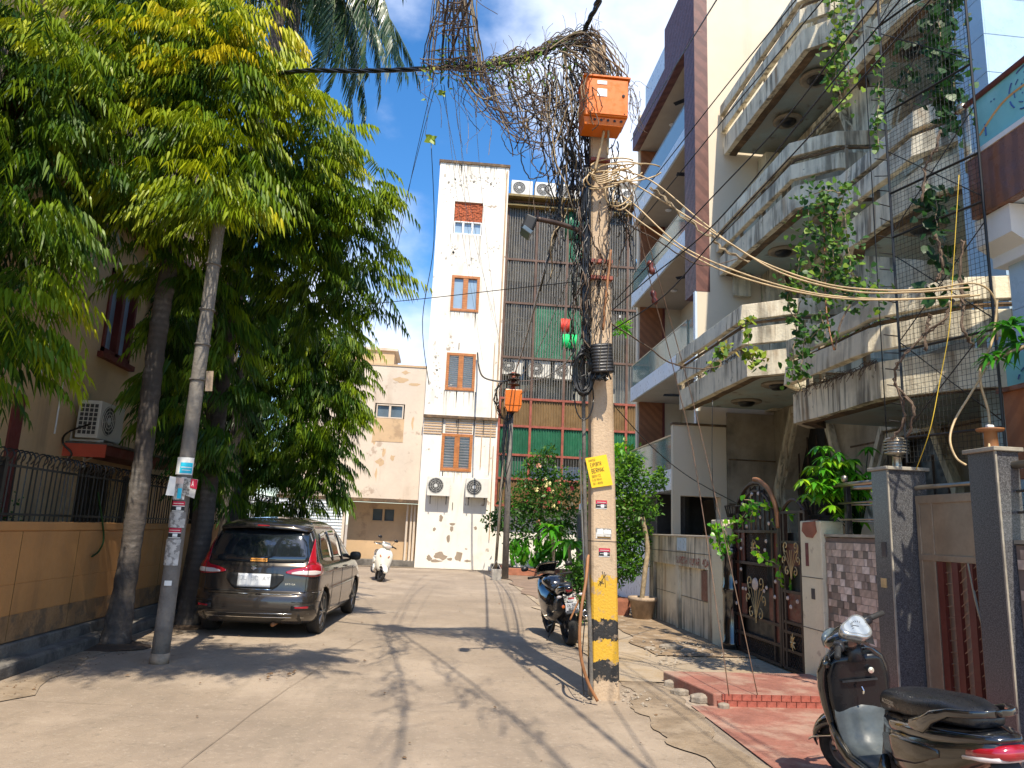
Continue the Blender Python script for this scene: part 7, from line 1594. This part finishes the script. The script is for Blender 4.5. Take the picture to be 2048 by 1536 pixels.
# spoiler
R=[]
for (y,z,hx,th) in ((.245,1.515,.60,.010),(.27,1.53,.64,.025),(.36,1.55,.655,.035),(.5,1.575,.65,.045),(.62,1.60,.62,.03)):
    R.append([Vector((hx*a,y+.12*abs(a)**2.5,z+th*b-.035*abs(a)**3)) for a,b in [(-1,-1),(-.66,-1),(-.33,-1),(0,-1),(.33,-1),(.66,-1),(1,-1),(1,.6),(.66,1),(.33,1),(0,1),(-.33,1),(-.66,1),(-1,.6)]])
MB().loft(R).build('spoiler','carpaint',car,True); MB().box((0,.262,1.545),(.17,.03,.016)).build('brake_light','redlens',car)
for sg_ in (1,-1):
    spatch('side_window','carglass',[(.60,1.08,1.24),(.80,1.055,1.45),(1.27,1.04,1.50)],sg_=sg_); spatch('side_window','carglass',[(1.32,1.04,1.48),(2.05,1.03,1.505)],sg_=sg_); spatch('side_window','carglass',[(2.13,1.03,1.505),(2.6,1.02,1.47),(2.95,1.015,1.30),(3.25,1.01,1.06)],sg_=sg_)
    for y in (1.28,2.09,3.12): spatch('door_seam','carblack',[(y,.30,1.0),(y+.008,.30,1.0)],.002,n=1,sg_=sg_)
    spatch('door_seam','carblack',[(1.28,.285,.295),(3.12,.285,.295)],.002,sg_=sg_)
    for y in (1.42,2.24): o=MB().loft([superring(cside(y+q,.92,.012+.02*math.sin(PI*(q/.18)),sg_),.012,.012,8,2,Matrix.Rotation(PI/2,3,'X')) for q in (0,.05,.09,.14,.18)]).build('door_handle','carpaint',car,True)
    c=cside(3.0,1.06,.13,sg_); mm_=MB().loft([superring(c+Vector((0,dy,0)),.10*s,.075*s,16,3,Matrix.Rotation(PI/2,3,'X')) for dy,s in ((-.05,.9),(-.04,1),(.03,.9),(.08,.5))]).build('mirror','carblack',car,True); MB().tube([cside(3.02,1.02,-.02,sg_),c-Vector((0,0,.02))],.02,6).build('mirror_arm','carblack',mm_)
    spatch('mudflap','carblack',[(.40,.2,.3),(.44,.2,.3)],.0,sg_=sg_,n=1)
def wheel(par,c,r=.315,w_=.195,rim=.215,spokes=8,side=1,name='wheel',m2='alloy'):
    t_=MB().lathe([(rim,-w_/2+.01),(r-.035,-w_/2),(r-.008,-w_/2+.025),(r,-w_/2+.05),(r,w_/2-.05),(r-.008,w_/2-.025),(r-.035,w_/2),(rim,w_/2-.01)],c,40,'x',close=True).build(name,'rubber',par,True)
    mb=MB(); x=side*(w_/2-.02); mb.lathe([(rim-.012,x),(rim+.002,x+side*.012),(rim+.002,-side*.05),(rim-.012,-side*.05)],c,36,'x',close=True)
    for k in range(spokes):
        a=k*2*PI/spokes
        for d in (-.10,.10): mb.tube([Vector(c)+Vector((x+side*.005,math.cos(a)*.03,math.sin(a)*.03)),Vector(c)+Vector((x,math.cos(a+d)*rim*.97,math.sin(a+d)*rim*.97))],.011*rim/.215+.004,5)
    mb.lathe([(0,x+side*.02),(.04,x+side*.015),(.05,x-side*.01)],c,16,'x'); mb.build('rim',m2,t_)
    MB().lathe([(0,-side*.01),(rim-.01,-side*.01)],c,24,'x').build('brake_disc','carblack',t_)
for y in (.80,3.54):
    for sg_ in (1,-1): wheel(car,(sg_*.755,y,.315),side=sg_)
MB().b2(-.6,.6,.5,3.9,.16,.24).build('underbody','carblack',car); MB().tube([(.3,.12,.19),(.3,.5,.2)],.03,10).build('exhaust','rustpipe',car,True)
for sg_ in (1,-1): spatch('headlight','clearlens',[(3.85,.68,.80),(4.1,.66,.78)],.004,sg_=sg_)
car.location=(-2.56,10.95,0); car.rotation_euler=(0,0,math.radians(-3.0))
# ================= SCOOTER =================
def ringxz(y,z,hx,hz,n=20,e=2.6,x=0): return [Vector((x+p.x,y,z+p.y)) for p in superring((0,0,0),hx,hz,n,e)]
def scooter(label,cols,steer=0.0,seatword=None):
    t=thing('scooter',label,'scooter'); P,B,S_=cols['panel'],cols['body'],cols['shield']
    ax=Vector((0,1.00,.80)); A=Matrix.Translation(ax)@Matrix.Rotation(steer,4,Vector((0,-.42,1)).normalized())@Matrix.Translation(-ax)
    def fb(mb,name,m,par=None,**k): return mb.xf(A).build(name,m,par or t,**k)
    wheel(t,(0,0,.215),.215,.09,.13,5)
    r=.215; c=(0,1.24,.215)
    ty=fb(MB().lathe([(.13,-.035),(.18,-.045),(.205,-.036),(.215,-.015),(.215,.015),(.205,.036),(.18,.045),(.13,.035)],c,36,'x',close=True),'wheel','rubber',smooth=True)
    mb=MB(); mb.lathe([(.118,-.03),(.132,-.035),(.132,.035),(.118,.03)],c,30,'x',close=True)
    for k in range(5): a=k*2*PI/5; mb.tube([(0,1.24,.215),(0,1.24+math.cos(a)*.12,.215+math.sin(a)*.12)],.018,6)
    mb.lathe([(0,-.05),(.04,-.05),(.04,.05),(0,.05)],c,14,'x'); fb(mb,'rim','alloy' if cols['k'] else 'satinblack',ty)
    # fender
    R=[]
    for k in range(13):
        a=math.radians(12+150*k/12); rr=.245+.015*math.sin(math.radians(150*k/12)); sc=.55+.45*math.sin(PI*k/12)**.5
        cy,cz=1.24+math.cos(a)*rr,.215+math.sin(a)*rr; nv=Vector((0,math.cos(a),math.sin(a)))
        R.append([Vector((math.sin(b)*.088*sc,cy,cz))+nv*(math.cos(b)*.045*sc-.03)-nv*0 for b in [math.radians(-105+210*j/10) for j in range(11)]])
    fe=fb(MB().loft(R,close=False),'front_fender',S_,smooth=True,solid=.006)
    for sx in (-1,1):
        mb=MB().tube(smoothpath([(sx*.05,1.50,.30),(sx*.082,1.42,.34),(sx*.088,1.28,.36),(sx*.086,1.18,.36)],4),.008,6); fb(mb,'fender_guard','chrome',fe,smooth=True)
        fb(MB().tube([(sx*.055,1.24,.215),(sx*.055,1.08,.55)],.016,8),'fork','satinblack',smooth=True)
    # apron (leg shield)
    R=[ringxz(0,0,1,1)]; R=[]
    for z,w_,yc,hy in ((.30,.13,1.06,.05),(.36,.17,1.055,.06),(.46,.21,1.05,.065),(.58,.235,1.045,.07),(.70,.25,1.03,.07),(.80,.245,1.01,.07),(.88,.21,.99,.065),(.93,.15,.975,.055),(.955,.09,.97,.045)):
        R.append([Vector((p.x,yc+p.y+.05*(1-(p.x/w_)**2)-.02,z)) for p in superring((0,0,0),w_,hy,28,2.4)])
    sh=MB().loft(R).build('leg_shield',S_,t,True)
    R=[]
    for z,w_,yc in ((.40,.15,.985),(.5,.185,.968),(.64,.205,.955),(.78,.205,.94),(.86,.18,.925),(.90,.13,.92)):
        R.append([Vector((p.x,yc+p.y+.02*(1-(p.x/w_)**2),z)) for p in superring((0,0,0),w_,.03,24,3)])
    MB().loft(R).build('inner_panel',cols['inner'],sh,True)
    MB().box((0,.915,.74),(.24,.015,.012)).build('panel_line','satinblack',sh); MB().tube([(0,.90,.70),(0,.88,.68),(0,.89,.66)],.006,6).build('bag_hook','chrome',sh); MB().lathe([(0,-.012),(.02,-.01),(.022,0)],(.08,.905,.80),14,'y').build('ignition_lock','chrome',sh)
    MB().loft([superring((0,.94,z),hx,hy,18,2.5) for z,hx,hy in ((.86,.07,.06),(.92,.055,.05),(.98,.05,.05))]).build('steering_neck','satinblack',t,True)
    # front apron details (for the side facing forward)
    for sx in (-1,1): MB().prism([(sx*.09,1.13,.72),(sx*.15,1.11,.77),(sx*.145,1.11,.735),(sx*.11,1.125,.70)],(0,.012,0)).build('indicator','amber' if not cols['k'] else 'clearlens',sh)
    # handlebar cowl
    R=[superring((0,yc,z),hx,hy,28,2.3) for z,yc,hx,hy in ((.93,.985,.06,.07),(.965,.985,.10,.11),(1.0,.98,.14,.125),(1.035,.965,.165,.12),(1.06,.955,.155,.10),(1.075,.945,.11,.07),(1.08,.94,.05,.035))]
    hd=fb(MB().loft(R),'handlebar_cowl',S_,smooth=True)
    fb(MB().loft([superring((0,1.095+dy,1.015),.085*s,.055*s,20,2.6,Matrix.Rotation(PI/2,3,'X')) for dy,s in ((-.03,1.05),(.0,1),(.012,.7))]),'headlight','glassdark' if cols['k'] else 'clearlens',hd,smooth=True)
    # instrument cluster: rounded triangle tilted to the rider
    Mt=Matrix.Rotation(math.radians(38),3,'X'); cc=Vector((0,.862,1.082))
    tri=[]
    for k in range(30):
        a=2*PI*k/30; rr=.088*(1+.16*math.cos(3*(a-PI/2)-0)*-1); tri.append((math.cos(a)*rr*1.28,math.sin(a)*rr*.86))
    def tp(s,h,dy=0): return [cc+Mt@Vector((x*s,y*s+dy,h)) for x,y in tri]
    ic=fb(MB().loft([tp(1.12,-.05),tp(1.16,.0),tp(1.08,.016),tp(.96,.012)]),'instrument_cluster','dialrim',hd,smooth=True)
    fb(MB().loft([tp(.95,.008),tp(.92,.017)]),'dial','dial',ic)
    mb=MB()
    for k in range(9): a=PI*.1+PI*.8*k/8; mb.tube([cc+Mt@Vector((math.cos(a)*.045,math.sin(a)*.036-.01,.019)),cc+Mt@Vector((math.cos(a)*.062,math.sin(a)*.05-.01,.019))],.0016,4)
    mb.tube([cc+Mt@Vector((0,-.012,.020)),cc+Mt@Vector((-.03,.022,.020))],.0018,4); mb.lathe([(.026,-.001),(.029,.0)],cc+Mt@Vector((.055,-.02,.018)),14); fb(mb,'dial_mark','inkblack',ic)
    fb(MB().prism([cc+Mt@Vector(q) for q in ((-.05,-.085,-.01),(.05,-.085,-.01),(.0,-.13,-.03))],(0,.0,-.02)),'cluster_tip','satinblack',ic)
    for sx in (-1,1):
        fb(MB().tube(smoothpath([(sx*.12,.93,1.03),(sx*.20,.905,1.045),(sx*.26,.885,1.045)],3),.018,10),'handlebar','satinblack',hd,smooth=True)
        fb(MB().tube([(sx*.25,.888,1.045),(sx*.26,.885,1.045),(sx*.365,.845,1.035),(sx*.37,.843,1.035)],[.016,.02,.019,.014],12),'grip','rubber',hd,smooth=True)
        fb(MB().loft([superring((sx*.205+dx*sx,.905-dx*.3,1.045),.030*s,.034*s,12,4,Matrix.Rotation(PI/2,3,'Y')) for dx,s in ((-.03,.8),(-.02,1),(.025,1),(.035,.8))]),'switch_gear','satinblack',hd,smooth=True)
        fb(MB().tube(smoothpath([(sx*.20,.95,1.035),(sx*.26,.955,1.025),(sx*.36,.91,1.015)],4),.006,6),'brake_lever','chrome' if sx>0 else 'satinblack',hd,smooth=True)
    if cols['k']==0:
        for sx in (-1,1): 
            fb(MB().tube([(sx*.17,.93,1.06),(sx*.24,.92,1.20)],.006,6),'mirror_stem','satinblack',hd); fb(MB().loft([superring((sx*.27,.92+dy,1.24),.06,.04,14,2.5,Matrix.Rotation(PI/2,3,'X')) for dy in (-.012,.012)]),'mirror','satinblack',hd,smooth=True)
    else:
        m=MB().loft([superring((-.20,1.04+dy,.93),.055*s,.035*s,14,2.2,Matrix.Rotation(PI/2,3,'X')) for dy,s in ((-.012,.9),(0,1),(.015,.6))]); fb(m,'folded_mirror',cols['body'],hd,smooth=True)
        fb(MB().tube([(-.17,.93,1.03),(-.22,1.0,.98),(-.2,1.04,.94)],.005,6),'mirror_stem','satinblack',hd)
    # floor board
    path=[(.985,.62,.185),(.975,.52,.185),(.955,.42,.18),(.91,.345,.175),(.83,.305,.17),(.70,.295,.165),(.55,.295,.165),(.47,.315,.165),(.425,.37,.16),(.40,.46,.15),(.385,.58,.13),(.375,.68,.11)]
    R=[]
    for i,(y,z,hx) in enumerate(path):
        a=path[max(i-1,0)];b=path[min(i+1,len(path)-1)]; d=Vector((0,b[0]-a[0],b[1]-a[1])).normalized(); nn=Vector((0,-d.z,d.y))
        if nn.z<0 and abs(nn.z)>.5: nn=-nn
        nn=Vector((0,d.z,-d.y)) # outward/below
        R.append([Vector((x,y,z))+nn*h for x,h in ((-hx,-.004),(-hx*.9,-.012),(0,-.006),(hx*.9,-.012),(hx,-.004),(hx,.03),(-hx,.03))])
    fl=MB().loft(R).build('footboard','floorgrey' if cols['k'] else 'satinblack',t,True)
    mb=MB()
    for k in range(7): mb.b2(-.13+k*.043-.006,-.13+k*.043+.006,.50,.82,.302,.309)
    mb.build('foot_rib','satinblack',fl)
    for sx in (-1,1): MB().loft([[Vector((sx*.19+p.x,y,z+p.y)) for p in superring((0,0,0),.03,h,12,3)] for y,z,h in ((1.0,.42,.05),(.92,.34,.05),(.8,.285,.035),(.5,.275,.03),(.40,.32,.05),(.34,.40,.06))]).build('side_sill',B,t,True)
    # rear body
    Y=[(.42,.50,.11,.13),(.36,.50,.155,.17),(.22,.51,.195,.19),(.02,.53,.215,.18),(-.18,.58,.205,.145),(-.34,.635,.175,.105),(-.46,.675,.13,.07),(-.54,.70,.08,.035)]
    bd_=MB().loft([ringxz(y,z,hx,hz,28,2.8) for y,z,hx,hz in Y]).build('rear_body',B,t,True)
    Y2=[(.43,.625,.10,.05),(.36,.63,.15,.06),(.2,.645,.19,.06),(0,.665,.20,.06),(-.2,.69,.19,.055),(-.36,.715,.16,.045),(-.48,.735,.11,.03),(-.55,.745,.06,.012)]
    MB().loft([ringxz(y,z,hx,hz,28,3) for y,z,hx,hz in Y2]).build('upper_panel',P,t,True)
    for sx in (-1,1):
        MB().loft([[Vector((sx*(.212 if k in (1,2) else .19)+p.x,y,z+p.y)) for p in superring((0,0,0),.012,h,10,3)] for k,(y,z,h) in enumerate(((.30,.54,.05),(.15,.55,.075),(-.05,.575,.06),(-.25,.62,.02)))]).build('side_bulge',B,bd_,True)
    # seat
    Y3=[(.475,.70,.06,.03),(.46,.71,.105,.055),(.38,.735,.14,.068),(.2,.762,.155,.068),(.02,.775,.165,.072),(-.10,.79,.158,.072),(-.22,.805,.14,.066),(-.34,.805,.115,.052),(-.42,.80,.08,.03)]
    se=MB().loft([ringxz(y,z,hx,hz,32,3.2) for y,z,hx,hz in Y3]).build('seat','seatvinyl',t,True)
    if seatword:
        mb=MB(); letter_mb(mb,seatword,lambda a,b:Vector((-.168,.30-a,.752+b*1.0)),.022,th=.15); mb2=mb; letter_mb(mb,'125',lambda a,b:Vector((-.170,.24-a,.735+b)),.010,th=.15); mb.build('seat_lettering','dialrim',se,fix=False)
    # grab rail
    for sx in (-1,1):
        MB().loft([[Vector((sx*x,y,z))+Vector((sx*p.x,0,p.y)) for p in superring((0,0,0),a,b,12,3)] for x,y,z,a,b in ((.155,.10,.70,.012,.02),(.178,-.02,.705,.018,.035),(.182,-.14,.735,.018,.05),(.175,-.22,.79,.018,.035),(.15,-.34,.835,.018,.022),(.11,-.46,.85,.018,.02),(.05,-.50,.852,.02,.018),(0,-.505,.853,.02,.018))]).build('grab_rail','glossblack',t,True)
    # tail lamp
    tl_=MB().loft([[Vector((p.x,y,z+p.y)) for p in superring((0,0,0),hx,hz,24,2.6)] for y,z,hx,hz in ((-.42,.665,.150,.045),(-.48,.675,.128,.045),(-.54,.685,.098,.04),(-.575,.69,.06,.025))]).build('tail_light','redlens',t,True)
    MB().loft([[Vector((p.x,y,z+p.y)) for p in superring((0,0,0),hx,hz,24,2.6)] for y,z,hx,hz in ((-.40,.645,.162,.022),(-.50,.655,.13,.02),(-.56,.665,.09,.015))]).build('clear_lens','clearlens',tl_,True)
    MB().loft([[Vector((x,y,z)) for x in (-.07,.07) for dz in (0,)] and [Vector((-.07,y,z)),Vector((.07,y,z)),Vector((.07,y+.015,z+.01)),Vector((-.07,y+.015,z+.01))] for y,z in ((-.48,.62),(-.56,.50),(-.60,.36))]).build('rear_mudguard','satinblack',t)
    MB().box((0,-.575,.50),(.2,.008,.12),M=Matrix.Rotation(.25,3,'X')).build('number_plate','plate',t)
    # engine, stand, exhaust
    MB().loft([[Vector((-.13+p.x,y,z+p.y)) for p in superring((0,0,0),.04,h,16,3)] for y,z,h in ((.30,.26,.07),(.15,.25,.09),(0,.22,.09),(-.1,.21,.06))]).build('engine_case','satinblack',t,True)
    MB().tube(smoothpath([(.12,.3,.2),(.15,.1,.2),(.16,-.1,.24),(.16,-.35,.30)],3),[.02,.02,.02,.03,.05,.055,.055,.055,.055,.05],12).build('exhaust','satinblack',t,True)
    MB().tube([(-.12,.35,.22),(-.22,.38,.02)],.010,6).build('side_stand','blackmetal',t); MB().tube([(-.1,.15,.2),(-.12,.05,.06)],.012,6).build('kick_lever','steel',t)
    return t
sc=scooter('glossy black scooter with grey footboard at the lower right corner',dict(panel='glossblack',body='olivepaint',shield='glossblack',inner='glossinner',k=1),math.radians(40),'ACCESS')
sc.location=(2.88,4.06,.0); sc.rotation_euler=Euler((0,math.radians(-7),math.radians(-4)),'XYZ')
ws=scooter('white scooter facing the viewer beside the pink house',dict(panel='scooterwhite',body='scooterwhite',shield='scooterwhite',inner='satinblack',k=0),math.radians(18))
ws.location=(-1.85,23.6,0); ws.rotation_euler=Euler((0,math.radians(-7),math.radians(190)),'XYZ')
# ================= MOTORCYCLE =================
bk=thing('motorcycle','black sports motorcycle on its side stand left of the big pole','motorcycle')
r=.30
def moto_wheel(c,w_):
    ty=MB().lathe([(.215,-w_/2+.01),(.26,-w_/2),(.285,-w_*.38),(.30,0),(.285,w_*.38),(.26,w_/2),(.215,w_/2-.01)],c,40,'x',close=True).build('wheel','rubber',bk,True)
    mb=MB(); mb.lathe([(.20,-.04),(.218,-.045),(.218,.045),(.20,.04)],c,36,'x',close=True)
    for k in range(10): a=k*PI/5; mb.tube([Vector(c),Vector(c)+Vector((0,math.cos(a)*.21,math.sin(a)*.21))],.010,5)
    mb.lathe([(0,-.06),(.05,-.06),(.05,.06),(0,.06)],c,14,'x'); mb.build('rim','satinblack',ty)
moto_wheel((0,0,r),.15); moto_wheel((0,1.33,r),.11)
def ml(Y,n=22,e=2.4): return MB().loft([ringxz(y,z,hx,hz,n,e) for y,z,hx,hz in Y])
ml([(-.30,.84,.035,.02),(-.24,.84,.075,.045),(-.10,.83,.11,.065),(.06,.79,.12,.08),(.22,.75,.11,.08)]).build('tail_cowl','glossblack',bk,True)
ml([(-.22,.875,.06,.02),(-.10,.885,.10,.03),(.03,.875,.10,.03)]).build('pillion_seat','seatvinyl',bk,True); ml([(.03,.84,.11,.03),(.2,.80,.13,.035),(.38,.79,.12,.035),(.5,.80,.09,.03)]).build('seat','seatvinyl',bk,True)
ml([(.42,.80,.10,.06),(.52,.86,.15,.09),(.68,.89,.17,.10),(.85,.87,.15,.09),(.98,.83,.10,.07)]).build('fuel_tank','glossblack',bk,True)
ml([(.35,.50,.14,.20),(.6,.50,.19,.26),(.85,.52,.21,.28),(1.02,.62,.20,.26),(1.15,.78,.17,.18),(1.28,.84,.10,.10),(1.34,.84,.04,.04)]).build('fairing','glossblack',bk,True)
ml([(-.1,.62,.09,.10),(.15,.55,.12,.16),(.4,.45,.14,.2)]).build('engine','satinblack',bk,True)
R=[]
for k in range(6):
    q=k/5; y=1.22-.34*q; z=.93+.20*math.sin(q*1.5); w_=.15+.03*q
    R.append([Vector((w_*math.sin(a),y+.0+.10*math.cos(a)-.06,z+.0*math.cos(a)+.03*math.cos(a))) for a in [-1.35+2.7*j/10 for j in range(11)]])
MB().loft(R,close=False).build('windscreen','carglass',bk,True,solid=.006)
for sx in (-1,1):
    MB().tube([(sx*.10,.96,.94),(sx*.34,.84,.955)],.014,8).build('handlebar','satinblack',bk); MB().tube([(sx*.24,.89,.952),(sx*.36,.83,.955)],.019,8).build('grip','rubber',bk)
    MB().tube([(sx*.15,1.1,1.0),(sx*.33,1.02,1.07)],.008,6).build('mirror_stem','satinblack',bk); MB().loft([superring((sx*.37,1.0+dy,1.09),.06*s,.04*s,14,3,Matrix.Rotation(PI/2,3,'X')) for dy,s in ((-.015,1),(.01,.95),(.03,.6))]).build('mirror','satinblack',bk,True)
    MB().tube([(sx*.04,-.27,.74),(sx*.14,-.30,.74)],.008,6).build('indicator_stem','satinblack',bk); MB().loft([superring((sx*.165,-.31+dy,.74),.04*s,.022*s,12,2,Matrix.Rotation(PI/2,3,'X')) for dy,s in ((-.02,.7),(0,1),(.03,.6))]).build('indicator','clearlens',bk,True)
    MB().tube([(sx*.10,0,.30),(sx*.09,.45,.36)],.022,8).build('swingarm','satinblack',bk)
    MB().tube([(sx*.12,.55,.40),(sx*.24,.53,.39)],.012,6).build('foot_peg','steel',bk); MB().tube([(sx*.12,.15,.50),(sx*.20,.12,.49)],.010,6).build('rear_peg','steel',bk); MB().tube([(sx*.09,1.33,.30),(sx*.09,1.10,.85)],.024,8).build('fork','satinblack',bk)
    MB().b2(sx*.05-.012,sx*.05+.012,-.272,-.25,.79,.86).build('lamp_fin','glossblack',bk)
MB().loft([superring((0,-.275+dy,.825),.05*s,.045*s,14,2.5,Matrix.Rotation(PI/2,3,'X')) for dy,s in ((-.022,.7),(0,1),(.04,1))]).build('tail_light','redlens',bk,True)
R=[[Vector((-.09,y,z)),Vector((.09,y,z)),Vector((.09,y+.02,z+.01)),Vector((-.09,y+.02,z+.01))] for y,z in ((-.24,.76),(-.32,.62),(-.36,.50))]
MB().loft(R).build('plate_holder','satinblack',bk); np_=MB().box((0,-.355,.585),(.20,.006,.13),M=Matrix.Rotation(.28,3,'X')).build('number_plate','plate',bk)
mb=MB(); MbR=Matrix.Rotation(.28,3,'X')
def mpt(a,b): return Vector((0,-.362,.585))+MbR@Vector((a,0,b))
letter_mb(mb,'DL5SAY',lambda a,b:mpt(-.07+a,.012+b),.034,th=.17); letter_mb(mb,'8601',lambda a,b:mpt(-.055+a*1.15,-.05+b),.042,th=.17); mb.build('plate_letters','inkblack',np_,fix=False)
MB().box((0,-.34,.675),(.10,.006,.035),M=MbR).build('plate_lamp','stickerwhite',bk); MB().box((0,-.335,.705),(.09,.02,.025)).build('reflector','redlens',bk); MB().lathe([(0,-.02),(.022,-.015),(.024,0)],(-.12,-.30,.60),12,'y').build('side_reflector','amber',bk)
MB().loft([[Vector((math.sin(a)*.10,math.cos(q)*-.34+0,.30+math.sin(q)*.34*1.0+math.cos(a)*.02)) for a in [-1.2+2.4*j/8 for j in range(9)]] for q in [.5,.75,1.0,1.3]],close=False).build('rear_hugger','satinblack',bk,True,solid=.006)
ex=MB().tube(smoothpath([(.14,.5,.28),(.17,.2,.30),(.20,-.02,.38),(.22,-.18,.44)],4),[.025,.025,.025,.03,.035,.045,.055,.055,.055,.055,.055,.055,.05],14).build('exhaust','satinblack',bk,True); MB().lathe([(.032,0),(.056,-.005),(.056,.02),(.03,.02)],(.222,-.195,.447),16,'y',close=True).build('exhaust_tip','chrome',ex,True)
MB().lathe([(0,.004),(.03,.0)],(.222,-.185,.447),12,'y').build('exhaust_bore','inkblack',ex)
MB().tube([(-.10,.50,.30),(-.26,.44,.04),(-.28,.44,.02)],.012,6).build('side_stand','blackmetal',bk); MB().tube([(-.08,.6,.25),(-.18,.62,.22)],.008,6).build('gear_lever','steel',bk)
bk.location=(2.02,11.25,0); bk.rotation_euler=Euler((0,math.radians(-9),math.radians(5)),'XYZ')
